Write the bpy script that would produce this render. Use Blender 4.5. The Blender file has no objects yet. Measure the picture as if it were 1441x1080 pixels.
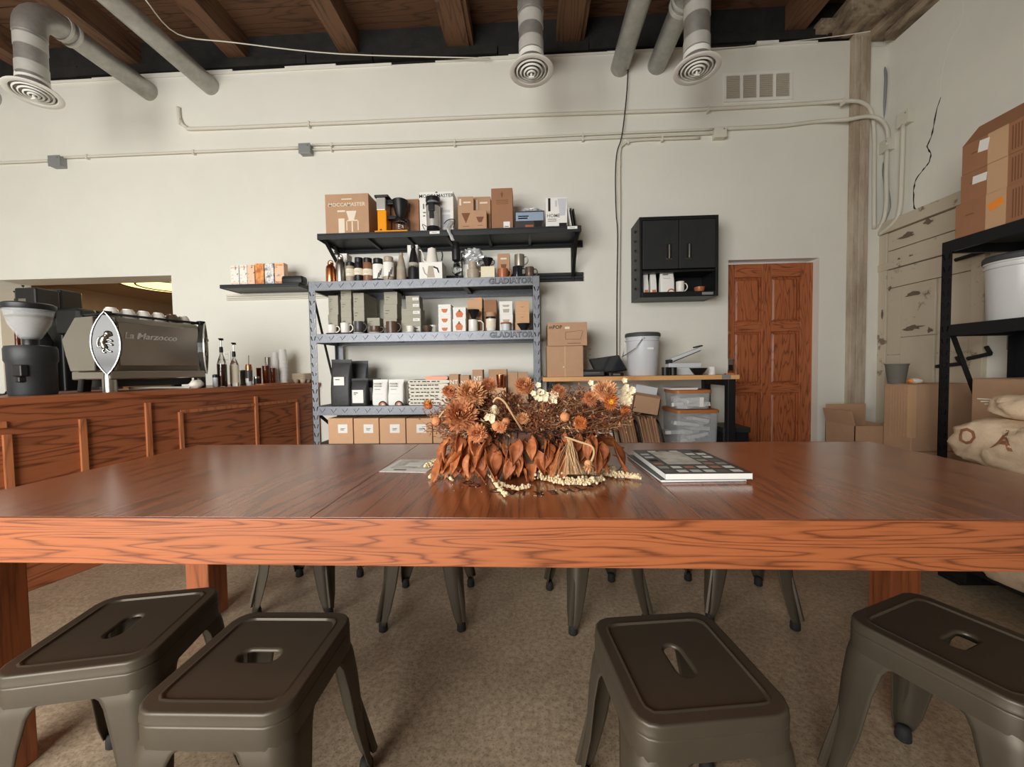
import bpy, bmesh, math, random
from mathutils import Vector, Matrix, noise
random.seed(7)
R_ = math.radians
# ------------------------------------------------------------------ camera
F_PX, IW, IH = 541.0, 1441.0, 1080.0
YAW, PITCH, ROLL, CAM_H = math.atan(.0470), math.atan(.0365), .015, 1.10
_fw = Vector((-math.sin(YAW)*math.cos(PITCH), math.cos(YAW)*math.cos(PITCH), -math.sin(PITCH)))
_rt = Vector((math.cos(YAW), math.sin(YAW), 0)); _up = _rt.cross(_fw)
CR = _rt*math.cos(ROLL) - _up*math.sin(ROLL)
CU = _up*math.cos(ROLL) + _rt*math.sin(ROLL)
EYE = Vector((0, 0, CAM_H))
cam = bpy.data.cameras.new('camera'); cam_o = bpy.data.objects.new('camera', cam)
bpy.context.scene.collection.objects.link(cam_o)
cam.sensor_fit = 'HORIZONTAL'; cam.sensor_width = 36.0; cam.lens = 36.0*F_PX/IW
cam.clip_start = .02; cam.clip_end = 60
M4 = Matrix((CR, CU, -_fw)).transposed().to_4x4(); M4.translation = EYE
cam_o.matrix_world = M4
bpy.context.scene.camera = cam_o
sc = bpy.context.scene
sc.view_settings.view_transform = 'Standard'; sc.view_settings.look = 'None'
sc.view_settings.gamma = 1; sc.view_settings.use_curve_mapping = False
sc.view_settings.exposure = 0.16
# ------------------------------------------------------------------ world and daylight
w = bpy.data.worlds.new('World'); sc.world = w; w.use_nodes = True
bg = w.node_tree.nodes['Background']; bg.inputs[0].default_value = (.80, .90, 1.0, 1); bg.inputs[1].default_value = 1.2
def area(name, loc, rot, sx, sy, power, col):
    l = bpy.data.lights.new(name, 'AREA'); l.shape = 'RECTANGLE'; l.size = sx; l.size_y = sy
    l.energy = power; l.color = col
    o = bpy.data.objects.new(name, l); o.location = loc; o.rotation_euler = rot
    sc.collection.objects.link(o); return o
# daylight coming in through the two shop-front windows behind the viewer; the lights stand outside the panes
for nm_, zc_ in (('low', .85), ('mid', 1.7), ('high', 2.55)):       # sky light slants down through the panes
    area('window_shopfront_%s_offscreen' % nm_, (-2.7, -2.62, zc_), (R_(62), 0, 0), 4.2, .8, 130, (1.0, .982, .945))

# ------------------------------------------------------------------ measuring helpers: where a sight line meets a plane of the room
def ray(x, y): return _fw + CR*((x-IW/2)/F_PX) + CU*((IH/2-y)/F_PX)
def atY(x, y, Y): d = ray(x, y); return EYE + d*(Y/d.y)
def atZ(x, y, Z): d = ray(x, y); return EYE + d*((Z-CAM_H)/d.z)
def atX(x, y, X): d = ray(x, y); return EYE + d*(X/d.x)
# ------------------------------------------------------------------ mesh helpers
class MB:
    def __init__(s): s.v = []; s.f = []; s.m = []; s.cm = 0
    def mat(s, i): s.cm = i; return s
    def add(s, vs, fs):
        b = len(s.v); s.v += [tuple(p) for p in vs]
        for f in fs: s.f.append(tuple(i+b for i in f)); s.m.append(s.cm)
        return s
    def box(s, x0, x1, y0, y1, z0, z1):
        return s.add([(x0,y0,z0),(x1,y0,z0),(x1,y1,z0),(x0,y1,z0),(x0,y0,z1),(x1,y0,z1),(x1,y1,z1),(x0,y1,z1)],
                     [(3,2,1,0),(4,5,6,7),(0,1,5,4),(1,2,6,5),(2,3,7,6),(3,0,4,7)])
    def bar(s, a, b, wx, wz, up=(0,0,1)):
        a, b = Vector(a), Vector(b); d = (b-a).normalized(); u = Vector(up)
        if abs(d.dot(u)) > .98: u = Vector((1,0,0))
        r = d.cross(u).normalized()*wx/2; t = r.cross(d).normalized()*wz/2
        vs = [p+i*r+j*t for p in (a, b) for i, j in ((-1,-1),(1,-1),(1,1),(-1,1))]
        return s.add(vs, [(0,1,2,3),(7,6,5,4),(0,4,5,1),(1,5,6,2),(2,6,7,3),(3,7,4,0)])
    def loft(s, rings, c0=True, c1=True, closed=True):
        n = len(rings[0]); vs = [p for r in rings for p in r]; fs = []
        for i in range(len(rings)-1):
            for j in range(n if closed else n-1):
                k = (j+1) % n; fs.append((i*n+j, i*n+k, (i+1)*n+k, (i+1)*n+j))
        if c0: fs.append(tuple(range(n))[::-1])
        if c1: fs.append(tuple((len(rings)-1)*n+j for j in range(n)))
        return s.add(vs, fs)
    def lathe(s, prof, n=20, c=(0,0,0), c0=True, c1=True):
        return s.loft([[(c[0]+r*math.cos(2*math.pi*j/n), c[1]+r*math.sin(2*math.pi*j/n), c[2]+z) for j in range(n)] for r, z in prof], c0, c1)
    def tube(s, pts, r, n=8, caps=True):
        pts = [Vector(p) for p in pts]; rings = []
        rr = r if isinstance(r, (list, tuple)) else [r]*len(pts)
        up = None
        for i, p in enumerate(pts):
            d = (pts[min(i+1, len(pts)-1)]-pts[max(i-1, 0)])
            if d.length < 1e-9: d = Vector((0,0,1))
            d.normalize()
            if up is None:
                up = Vector((0,0,1)) if abs(d.z) < .9 else Vector((1,0,0))
            a = d.cross(up)
            if a.length < 1e-6: a = d.orthogonal()
            a.normalize(); b = a.cross(d).normalized(); up = b
            rings.append([p+rr[i]*(math.cos(2*math.pi*j/n)*a+math.sin(2*math.pi*j/n)*b) for j in range(n)])
        return s.loft(rings, caps, caps)
    def prism(s, poly, y0, y1):           # polygon in xz, pushed along y
        return s.loft([[(x, y0, z) for x, z in poly], [(x, y1, z) for x, z in poly]])
    def ball(s, c, r, n=10, m=6, sz=1.0):
        pr = [(r*math.sin(math.pi*i/m), -r*sz*math.cos(math.pi*i/m)) for i in range(m+1)]
        pr[0] = (r*.02, pr[0][1]); pr[-1] = (r*.02, pr[-1][1])
        return s.lathe(pr, n, c)
    def xf(s, M): s.v = [tuple(M @ Vector(p)) for p in s.v]; return s
    def jitter(s, amp, freq, seed=0.0):
        o = Vector((seed, seed*1.7, -seed))
        s.v = [tuple(Vector(p)+amp*noise.noise_vector(Vector(p)*freq+o)) for p in s.v]; return s
    def mesh(s, name, mats=(), smooth=False, fix=True):
        me = bpy.data.meshes.new(name); me.from_pydata(s.v, [], s.f)
        for m in mats: me.materials.append(m)
        if len(mats) > 1: me.polygons.foreach_set('material_index', s.m)
        if fix:
            bm = bmesh.new(); bm.from_mesh(me); bmesh.ops.recalc_face_normals(bm, faces=bm.faces); bm.to_mesh(me); bm.free()
        if smooth: me.polygons.foreach_set('use_smooth', [True]*len(me.polygons))
        me.update(); return me
def rrect(w, d, r, n=6, z=0.0, cx=0, cy=0):
    out = []
    for k, (sx, sy) in enumerate(((1,1),(-1,1),(-1,-1),(1,-1))):
        for i in range(n+1):
            a = math.pi/2*(k+i/n)
            out.append((cx+sx*(w/2-r)+r*math.cos(a), cy+sy*(d/2-r)+r*math.sin(a), z))
    return out
def smooth_path(pts, k=6):
    P = [Vector(p) for p in pts]; out = []
    for i in range(len(P)-1):
        p0, p1, p2, p3 = P[max(i-1,0)], P[i], P[i+1], P[min(i+2, len(P)-1)]
        for j in range(k):
            t = j/k; out.append(.5*((2*p1)+(p2-p0)*t+(2*p0-5*p1+4*p2-p3)*t*t+(3*p1-p0-3*p2+p3)*t**3))
    out.append(P[-1]); return out
def link(o, parent=None):
    sc.collection.objects.link(o)
    if parent is not None: o.parent = parent
    return o
def obj(name, mb, mat, parent=None, smooth=False, bevel=0, loc=None, rz=0, sharp=None, seg=2):
    mats = mat if isinstance(mat, (list, tuple)) else [mat]
    me = mb if isinstance(mb, bpy.types.Mesh) else mb.mesh(name, mats, smooth)
    if not me.materials or me.materials[0] is None:
        me.materials.clear(); [me.materials.append(q) for q in mats]
    o = bpy.data.objects.new(name, me); link(o, parent)
    if loc is not None: o.location = loc
    if rz: o.rotation_euler = (0, 0, rz)
    if bevel:
        b = o.modifiers.new('bevel', 'BEVEL'); b.width = bevel; b.segments = seg; b.limit_method = 'ANGLE'; b.angle_limit = R_(40)
    if smooth and sharp is not None:
        try: me.set_sharp_from_angle(angle=R_(sharp))
        except Exception: pass
    return o
def tag(o, label=None, cat=None, group=None, kind=None):
    for k, v in (('label', label), ('category', cat), ('group', group), ('kind', kind)):
        if v: o[k] = v
    return o
def thing(name, label, cat, loc=(0,0,0), rz=0, group=None, kind=None):
    o = bpy.data.objects.new(name, None); link(o); o.location = loc; o.rotation_euler = (0,0,rz)
    o.empty_display_size = .05
    return tag(o, label, cat, group, kind)
def struct(name, mb, mat, parent=None, **kw):
    o = obj(name, mb, mat, parent, **kw)
    if parent is None: o['kind'] = 'structure'
    return o
def dup(o, parent=None):
    c = o.copy(); sc.collection.objects.link(c)
    if parent is not None: c.parent = parent
    for ch in list(o.children): dup(ch, c)
    return c
def text_mesh(body, size, ext=.0006, offset=0.0, align='CENTER', space=1.0, shear=0.0, chamfer=0.0):
    cu = bpy.data.curves.new('t', 'FONT'); cu.body = body; cu.size = size; cu.extrude = ext; cu.offset = offset
    cu.align_x = align; cu.align_y = 'CENTER'; cu.space_character = space; cu.resolution_u = 2; cu.shear = shear; cu.bevel_depth = chamfer; cu.bevel_resolution = 0
    to = bpy.data.objects.new('t', cu); sc.collection.objects.link(to)
    dg = bpy.context.evaluated_depsgraph_get()
    me = bpy.data.meshes.new_from_object(to.evaluated_get(dg)); bpy.data.objects.remove(to); bpy.data.curves.remove(cu)
    return me
def text(name, body, size, mat, parent, loc, rot=(R_(90),0,0), **kw):
    me = text_mesh(body, size, **kw); me.materials.clear(); me.materials.append(mat)
    o = bpy.data.objects.new(name, me); link(o, parent); o.location = loc; o.rotation_euler = rot; return o
# ------------------------------------------------------------------ materials
def lin(c):
    return tuple(((v/255)/12.92 if v/255 <= .04045 else ((v/255+.055)/1.055)**2.4) for v in c)+(1,)
def mat(name, col, rough=.6, metal=0.0, var=0.0, vscale=6.0, bump=0.0, bscale=40.0, spec=.5, trans=0.0, ior=1.45, emit=0, coat=0, alpha=1.0, col2=None):
    m = bpy.data.materials.new(name); m.use_nodes = True; N = m.node_tree.nodes; L = m.node_tree.links
    b = N['Principled BSDF']; b.inputs['Base Color'].default_value = lin(col)
    b.inputs['Roughness'].default_value = rough; b.inputs['Metallic'].default_value = metal
    b.inputs['Specular IOR Level'].default_value = spec; b.inputs['IOR'].default_value = ior
    b.inputs['Transmission Weight'].default_value = trans; b.inputs['Coat Weight'].default_value = coat
    b.inputs['Alpha'].default_value = alpha
    if emit: b.inputs['Emission Color'].default_value = lin(col); b.inputs['Emission Strength'].default_value = emit
    if var or bump or col2:
        tc = N.new('ShaderNodeTexCoord')
        if var or col2:
            nz = N.new('ShaderNodeTexNoise'); nz.inputs['Scale'].default_value = vscale; nz.inputs['Detail'].default_value = 6; nz.inputs['Roughness'].default_value = .65
            L.new(tc.outputs['Object'], nz.inputs['Vector'])
            rp = N.new('ShaderNodeValToRGB'); c = lin(col); c2 = lin(col2) if col2 else tuple(v*(1-var) for v in c[:3])+(1,)
            rp.color_ramp.elements[0].position = .35; rp.color_ramp.elements[1].position = .65
            rp.color_ramp.elements[0].color = c2; rp.color_ramp.elements[1].color = c if col2 else tuple(min(1, v*(1+var*.5)) for v in c[:3])+(1,)
            L.new(nz.outputs['Fac'], rp.inputs['Fac']); L.new(rp.outputs['Color'], b.inputs['Base Color'])
        if bump:
            n2 = N.new('ShaderNodeTexNoise'); n2.inputs['Scale'].default_value = bscale; n2.inputs['Detail'].default_value = 5
            L.new(tc.outputs['Object'], n2.inputs['Vector'])
            bp = N.new('ShaderNodeBump'); bp.inputs['Strength'].default_value = bump; bp.inputs['Distance'].default_value = .01
            L.new(n2.outputs['Fac'], bp.inputs['Height']); L.new(bp.outputs['Normal'], b.inputs['Normal'])
    return m
def wood(name, light, dark, axis='X', freq=16.0, amp=1.6, rough=.35, fine=.5, coat=0.0, stretch=.55, contrast=(.25,.75), pores=.35, bumpk=.15, off=0.0, along=.12):
    """oak: long wavy growth bands along an axis, plus fine pores"""
    m = bpy.data.materials.new(name); m.use_nodes = True; N = m.node_tree.nodes; L = m.node_tree.links
    b = N['Principled BSDF']; b.inputs['Roughness'].default_value = rough; b.inputs['Coat Weight'].default_value = coat; b.inputs['Coat Roughness'].default_value = .2
    tc = N.new('ShaderNodeTexCoord')
    mp = N.new('ShaderNodeMapping'); k = 'XYZ'.index(axis)
    s1 = [1.0, 1.0, 1.0]; s1[k] = along; mp.inputs['Scale'].default_value = s1; mp.inputs['Location'].default_value = (off, off*.7, off*1.3)
    L.new(tc.outputs['Object'], mp.inputs['Vector'])
    n1 = N.new('ShaderNodeTexNoise'); n1.inputs['Scale'].default_value = 9*stretch; n1.inputs['Detail'].default_value = 2.5; n1.inputs['Roughness'].default_value = .45
    L.new(mp.outputs['Vector'], n1.inputs['Vector'])
    mul = N.new('ShaderNodeMath'); mul.operation = 'MULTIPLY'; mul.inputs[1].default_value = freq*amp; L.new(n1.outputs['Fac'], mul.inputs[0])
    fr = N.new('ShaderNodeMath'); fr.operation = 'PINGPONG'; fr.inputs[1].default_value = 1.0; L.new(mul.outputs[0], fr.inputs[0])
    pw = N.new('ShaderNodeMath'); pw.operation = 'POWER'; pw.inputs[1].default_value = 3.2; L.new(fr.outputs[0], pw.inputs[0])
    mp2 = N.new('ShaderNodeMapping'); s2 = [170.0]*3; s2[k] = 6.0; mp2.inputs['Scale'].default_value = s2; L.new(tc.outputs['Object'], mp2.inputs['Vector'])
    n2 = N.new('ShaderNodeTexNoise'); n2.inputs['Scale'].default_value = 1.0; n2.inputs['Detail'].default_value = 3; L.new(mp2.outputs['Vector'], n2.inputs['Vector'])
    mr = N.new('ShaderNodeMapRange'); mr.inputs['From Min'].default_value = .5; mr.inputs['From Max'].default_value = .72; mr.inputs['To Max'].default_value = pores; L.new(n2.outputs['Fac'], mr.inputs['Value'])
    ad = N.new('ShaderNodeMath'); ad.operation = 'ADD'; ad.use_clamp = True; sm = N.new('ShaderNodeMath'); sm.operation = 'MULTIPLY'; sm.inputs[1].default_value = fine
    L.new(pw.outputs[0], sm.inputs[0]); L.new(sm.outputs[0], ad.inputs[0]); L.new(mr.outputs[0], ad.inputs[1])
    rp = N.new('ShaderNodeValToRGB'); rp.color_ramp.elements[0].color = lin(light); rp.color_ramp.elements[1].color = lin(dark)
    rp.color_ramp.elements[0].position = contrast[0]*.3; rp.color_ramp.elements[1].position = contrast[1]
    L.new(ad.outputs[0], rp.inputs['Fac']); L.new(rp.outputs['Color'], b.inputs['Base Color'])
    if bumpk:
        bp = N.new('ShaderNodeBump'); bp.inputs['Strength'].default_value = bumpk; bp.inputs['Distance'].default_value = .002; bp.invert = True
        L.new(ad.outputs[0], bp.inputs['Height']); L.new(bp.outputs['Normal'], b.inputs['Normal'])
    return m
def concrete(name):
    m = bpy.data.materials.new(name); m.use_nodes = True; N = m.node_tree.nodes; L = m.node_tree.links
    b = N['Principled BSDF']; b.inputs['Roughness'].default_value = .42
    tc = N.new('ShaderNodeTexCoord')
    def nz(s, d=6, r=.6):
        n = N.new('ShaderNodeTexNoise'); n.inputs['Scale'].default_value = s; n.inputs['Detail'].default_value = d; n.inputs['Roughness'].default_value = r
        L.new(tc.outputs['Object'], n.inputs['Vector']); return n
    a, c, e = nz(1.6), nz(55, 4, .7), nz(160, 2, .5)
    r1 = N.new('ShaderNodeValToRGB'); r1.color_ramp.elements[0].position = .32; r1.color_ramp.elements[1].position = .68
    r1.color_ramp.elements[0].color = lin((142, 125, 104)); r1.color_ramp.elements[1].color = lin((182, 164, 140)); L.new(a.outputs['Fac'], r1.inputs['Fac'])
    r2 = N.new('ShaderNodeValToRGB'); r2.color_ramp.elements[0].position = .36; r2.color_ramp.elements[1].position = .6
    r2.color_ramp.elements[0].color = (.55, .52, .48, 1); r2.color_ramp.elements[1].color = (1.06, 1.04, 1.0, 1); L.new(c.outputs['Fac'], r2.inputs['Fac'])
    r3 = N.new('ShaderNodeValToRGB'); r3.color_ramp.elements[0].position = .3; r3.color_ramp.elements[1].position = .45
    r3.color_ramp.elements[0].color = (.45, .42, .38, 1); r3.color_ramp.elements[1].color = (1, 1, 1, 1); L.new(e.outputs['Fac'], r3.inputs['Fac'])
    x1 = N.new('ShaderNodeMixRGB'); x1.blend_type = 'MULTIPLY'; x1.inputs['Fac'].default_value = .8; L.new(r1.outputs[0], x1.inputs[1]); L.new(r2.outputs[0], x1.inputs[2])
    x2 = N.new('ShaderNodeMixRGB'); x2.blend_type = 'MULTIPLY'; x2.inputs['Fac'].default_value = .8; L.new(x1.outputs[0], x2.inputs[1]); L.new(r3.outputs[0], x2.inputs[2])
    L.new(x2.outputs[0], b.inputs['Base Color'])
    bp = N.new('ShaderNodeBump'); bp.inputs['Strength'].default_value = .12; bp.inputs['Distance'].default_value = .004; L.new(c.outputs['Fac'], bp.inputs['Height']); L.new(bp.outputs['Normal'], b.inputs['Normal'])
    return m
def brushed(name, c1, c2, rough=.6, scale=3.0, stretch=(1,1,1), lo=.42, hi=.58):   # worn paint: two colours in patches
    m = bpy.data.materials.new(name); m.use_nodes = True; N = m.node_tree.nodes; L = m.node_tree.links
    b = N['Principled BSDF']; b.inputs['Roughness'].default_value = rough
    tc = N.new('ShaderNodeTexCoord'); mp = N.new('ShaderNodeMapping'); mp.inputs['Scale'].default_value = stretch; L.new(tc.outputs['Object'], mp.inputs['Vector'])
    n = N.new('ShaderNodeTexNoise'); n.inputs['Scale'].default_value = scale; n.inputs['Detail'].default_value = 8; n.inputs['Roughness'].default_value = .7; L.new(mp.outputs[0], n.inputs['Vector'])
    r = N.new('ShaderNodeValToRGB'); r.color_ramp.elements[0].position = lo; r.color_ramp.elements[1].position = hi
    r.color_ramp.elements[0].color = lin(c2); r.color_ramp.elements[1].color = lin(c1); L.new(n.outputs['Fac'], r.inputs['Fac']); L.new(r.outputs[0], b.inputs['Base Color'])
    bp = N.new('ShaderNodeBump'); bp.inputs['Strength'].default_value = .3; bp.inputs['Distance'].default_value = .004; L.new(n.outputs['Fac'], bp.inputs['Height']); L.new(bp.outputs[0], b.inputs['Normal'])
    return m
K = {}
K['wall'] = mat('painted_plaster', (229, 227, 216), .75, var=.035, vscale=1.2, bump=.05, bscale=25)
K['wallr'] = mat('painted_rough_plaster', (229, 227, 216), .8, var=.06, vscale=1.0, bump=.14, bscale=9)
K['floor'] = concrete('polished_concrete')
K['deck'] = wood('roof_boards', (104, 72, 48), (54, 37, 25), 'X', rough=.8, bumpk=.3)
K['joist'] = wood('joist_wood', (108, 75, 50), (56, 39, 26), 'Y', rough=.8, bumpk=.3)
K['tar'] = mat('black_painted_timber', (34, 32, 30), .85, var=.35, vscale=9, bump=.3, bscale=30)
K['oldpaint'] = brushed('flaking_paint', (200, 188, 166), (128, 110, 90), .7, 5.0, lo=.34, hi=.40)
K['post'] = brushed('worn_post', (190, 176, 156), (160, 143, 122), .8, 6.0, (1, 1, .25), lo=.4, hi=.6)
K['tabletop'] = wood('oak_table_top', (166, 95, 56), (110, 58, 32), 'Y', freq=13, amp=1.7, rough=.24, fine=.55, coat=.5, pores=.4, bumpk=.10)
K['apron'] = wood('oak_table_edge', (166, 95, 56), (110, 58, 32), 'X', freq=22, amp=1.3, rough=.4, fine=.72, pores=.4, stretch=1.9, along=.055)
K['leg'] = wood('oak_table_leg', (166, 95, 56), (110, 58, 32), 'Z', freq=14, rough=.4)
K['counter'] = wood('oak_counter_panel', (156, 90, 55), (100, 52, 30), 'Y', freq=12, amp=1.6, rough=.42, fine=.7, pores=.3, stretch=.9)
K['ctop'] = wood('oak_counter_top', (164, 96, 60), (112, 60, 36), 'Y', freq=12, rough=.35)
K['ctrim'] = wood('oak_trim', (182, 112, 70), (124, 68, 40), 'Z', freq=16, rough=.42)
K['door'] = wood('oak_door', (172, 98, 58), (112, 58, 33), 'Z', freq=16, amp=1.5, rough=.45, fine=.7, stretch=1.2)
K['doorx'] = wood('oak_door_rail', (174, 100, 60), (116, 60, 34), 'X', freq=16, amp=1.5, rough=.45, fine=.7, stretch=1.2)
K['stool'] = mat('gunmetal_paint', (76, 68, 56), .42, .35, var=.05, vscale=20)
K['rubber'] = mat('black_rubber', (28, 27, 26), .8)
K['duct'] = mat('galvanised_duct', (176, 174, 168), .42, .65, var=.22, vscale=7)
K['ductw'] = mat('duct_tape_band', (196, 194, 186), .5, .25, var=.1)
K['white'] = mat('white_paint', (234, 232, 224), .55)
K['offwhite'] = mat('offwhite_conduit', (216, 211, 196), .5)
K['greybox'] = mat('grey_steel_box', (150, 152, 152), .5, .4)
K['black'] = mat('black_plastic', (22, 22, 23), .42)
K['blackm'] = mat('black_metal', (30, 31, 33), .45, .3)
K['charcoal'] = mat('charcoal_steel', (46, 48, 50), .48, .25, var=.12, vscale=30)
K['grey'] = mat('hammered_grey_steel', (122, 125, 131), .42, .4, var=.16, vscale=60)
K['dgrey'] = mat('dark_grey_shelf', (70, 70, 70), .6)
K['chrome'] = mat('chrome', (225, 225, 225), .08, 1.0)
K['steel'] = mat('brushed_steel', (176, 172, 164), .28, 1.0)
K['kraft'] = mat('kraft_board', (188, 150, 118), .8, var=.07, vscale=5)
K['kraft2'] = mat('pale_kraft_board', (214, 170, 132), .8, var=.05, vscale=5)
K['kraft3'] = mat('brown_carton_board', (160, 116, 86), .8, var=.07, vscale=5)
K['taupe'] = mat('grey_card', (172, 168, 152), .8, var=.05)
K['taupe2'] = mat('dark_grey_card', (112, 108, 98), .8, var=.05)
K['paper'] = mat('white_paper', (240, 238, 232), .7)
K['cream'] = mat('cream_print', (232, 222, 200), .8)
K['ink'] = mat('black_ink', (24, 23, 22), .7)
K['greyink'] = mat('grey_ink', (120, 116, 108), .8)
K['brownink'] = mat('brown_ink', (126, 84, 56), .8)
K['oldtimber'] = brushed('weathered_timber', (166, 148, 124), (92, 76, 60), .8, 7.0, (1, .35, 1), lo=.38, hi=.58)
K['tape'] = mat('tan_packing_tape', (206, 166, 128), .35)
K['orange'] = mat('orange_gloss', (244, 158, 26), .25)
K['copper'] = mat('copper', (206, 130, 92), .22, 1.0)
K['copperc'] = mat('copper_ceramic', (176, 104, 68), .3, .1); K['cocoa'] = mat('cocoa_lacquer', (140, 94, 70), .4); K['satin'] = mat('satin_silver', (206, 204, 198), .3, .55)
K['ceramic'] = mat('white_ceramic', (236, 232, 222), .22)
K['tan'] = mat('tan_ceramic', (172, 158, 138), .35, var=.1, vscale=40)
K['brownc'] = mat('brown_ceramic', (92, 72, 58), .28, var=.15, vscale=30)
K['darkc'] = mat('slate_ceramic', (70, 68, 68), .35)
K['enamel'] = mat('black_enamel', (24, 26, 32), .12)
K['pewter'] = mat('pewter', (160, 154, 142), .3, .7)
K['amber'] = mat('amber_glass', (150, 70, 30), .06, trans=.75)
K['glass'] = mat('clear_glass', (245, 248, 248), .03, trans=1.0)
K['syrup'] = mat('dark_syrup', (66, 28, 14), .1, coat=.6)
K['clear'] = mat('clear_plastic', (226, 230, 232), .2, alpha=.26)
K['foil'] = mat('crinkled_plastic', (214, 216, 216), .2, .35, bump=.5, bscale=25)
K['bucket'] = mat('grey_pail_plastic', (206, 209, 213), .38)
K['pail'] = mat('white_pail_plastic', (222, 222, 220), .32)
K['bag'] = mat('matte_black_bag', (50, 50, 51), .5, bump=.3, bscale=14)
K['cloth'] = mat('offwhite_cotton', (228, 222, 206), .9, var=.05)
K['burlap'] = mat('burlap', (226, 200, 168), .95, var=.12, vscale=14, bump=.35, bscale=260)
K['burlapg'] = mat('grey_burlap', (160, 142, 116), .95, var=.15, vscale=12, bump=.35, bscale=240)
K['bench'] = wood('pine_bench_edge', (222, 170, 112), (192, 136, 82), 'X', freq=9, rough=.5)
K['lidor'] = mat('amber_lid', (188, 118, 66), .4)
K['cable'] = mat('black_cable', (20, 20, 20), .6)
# ================================================================== THE ROOM
WY, WX, LX, FY = 3.72, 3.22, -6.5, -2.2
WT = atY(745, 81, WY).z
def wall_holes(mb, x0, x1, z0, z1, y0, y1, holes):
    xs = sorted({x0, x1, *[h[0] for h in holes], *[h[1] for h in holes]})
    for a, b in zip(xs, xs[1:]):
        cuts = sorted((h[2], h[3]) for h in holes if h[0] <= a and h[1] >= b); z = z0
        for c0, c1 in cuts:
            if c0 > z: mb.box(a, b, y0, y1, z, c0)
            z = max(z, c1)
        if z < z1: mb.box(a, b, y0, y1, z, z1)
    return mb
OX0, OX1, OZ = atY(4, 500, WY).x, atY(241, 390, WY).x, atY(120, 391, WY).z
DX0, DX1, DZ = atY(1020, 500, 3.80).x, atY(1143, 500, 3.80).x, atY(1080, 371, 3.80).z
HX0, HX1 = DX0-.012, atY(1152, 450, WY).x
struct('floor', MB().box(LX-.2, WX+.2, FY-.3, 7.2, -.12, 0), K['floor'])
wb = struct('wall_back', wall_holes(MB(), LX, WX+.2, 0, WT, WY, WY+.26, [(OX0, OX1, .92, OZ), (HX0, HX1, -.01, DZ+.02)]), K['wall'])
mb = MB(); x = LX                                        # broken plaster lip where the white wall stops under the roof
while x < 3.0:
    L_ = random.uniform(.15, .7); h = random.choice([.012, .02, .03, .008])
    if random.random() < .72: mb.box(x, min(x+L_, 3.0), WY-.012, WY+.05, WT-.01, WT+h)
    x += L_
obj('plaster_lip', mb, K['wall'], wb)
obj('black_band', MB().box(LX, WX+.2, WY+.03, WY+.3, WT, WT+.75), K['tar'], wb)
ld = MB(); x = LX
while x < 2.9:
    L_ = random.uniform(.5, 1.4); ld.box(x, x+L_-.01, WY-.02+random.uniform(0, .03), WY+.05, WT+.045, WT+.13+random.uniform(-.015, .02)); x += L_
obj('ledger_timber', ld, K['tar'], wb)
struct('wall_left', MB().box(LX-.2, LX, FY, WY+.2, 0, 2.95+1.9).xf(Matrix.Identity(4)), K['wall'])
wr = struct('wall_right', MB().box(WX, WX+.2, FY, WY+.2, 0, WT+.9), K['wallr'])
struct('wall_front', wall_holes(MB(), LX, WX, 0, WT+.9, FY-.2, FY, [(-4.8, -2.75, .4, 3.0), (-2.65, -.6, .4, 3.0)]), K['wall'])
for i, (a, b) in enumerate(((-4.8, -2.75), (-2.65, -.6))):
    wn = struct('window_%d' % (i+1), MB().box(a, b, FY-.15, FY-.09, .4, .46).box(a, b, FY-.15, FY-.09, 2.94, 3.0).box(a, a+.05, FY-.15, FY-.09, .4, 3.0).box(b-.05, b, FY-.15, FY-.09, .4, 3.0), K['blackm'])
# ceiling: boards across, joists running away from the viewer
JZ = atY(640, 62, WY).z - .02
DZk = JZ+.22
ce = struct('ceiling', MB().box(LX, WX+.2, FY, WY+.3, DZk+.03, DZk+.1), K['deck'])
y = WY+.05
while y > 1.6:
    obj('plank', MB().box(LX, WX+.2, y-.142, y, DZk, DZk+.035), K['deck'], ce); y -= .15
for i, p in enumerate((-320, -150, 10, 165, 325, 487, 646, 803, 960, 1115)):
    X = atZ(p, 62-(p-640)*.03, JZ).x
    if X < LX: continue
    obj('joist', MB().box(X-.09, X+.09, FY, WY+.1, JZ, DZk), K['joist'], ce)
    if p in (646, 803): obj('joist_cleat', MB().box(X-.13, X+.13, WY-.42, WY+.05, JZ+.02, JZ+.14), K['joist'], ce)
# corner post, painted strip, worn timbers over the right wall
px0 = atY(1200, 300, 3.66).x; px1 = atY(1222, 300, 3.66).x
struct('trim_1', MB().box(px0, px1, 3.66, WY+.02, 0, WT+.02).box(px0+.045, px0+.095, 3.65, 3.66, 0, WT-.02), K['post'], bevel=.006)
struct('trim_2', MB().box(px1-.005, WX+.01, 3.69, WY, 0, WT-.08), K['wallr'], bevel=.012)
tm = MB()
tm.box(WX-.17, WX+.02, -1.5, WY-.02, WT-.03, WT+.24); tm.box(WX-.10, WX+.02, -1.5, WY-.1, WT-.10, WT-.03)
tm.box(px0-.16, WX, 3.50, WY+.02, WT+.03, WT+.22)
struct('trim_3', tm.jitter(.02, 6, 3), K['oldtimber'], bevel=.01)
struct('trim_4', MB().box(px0-.3, px0-.02, WY-.06, WY+.06, WT+.07, WT+.16).jitter(.02, 9, 2), K['oldtimber'])
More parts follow.
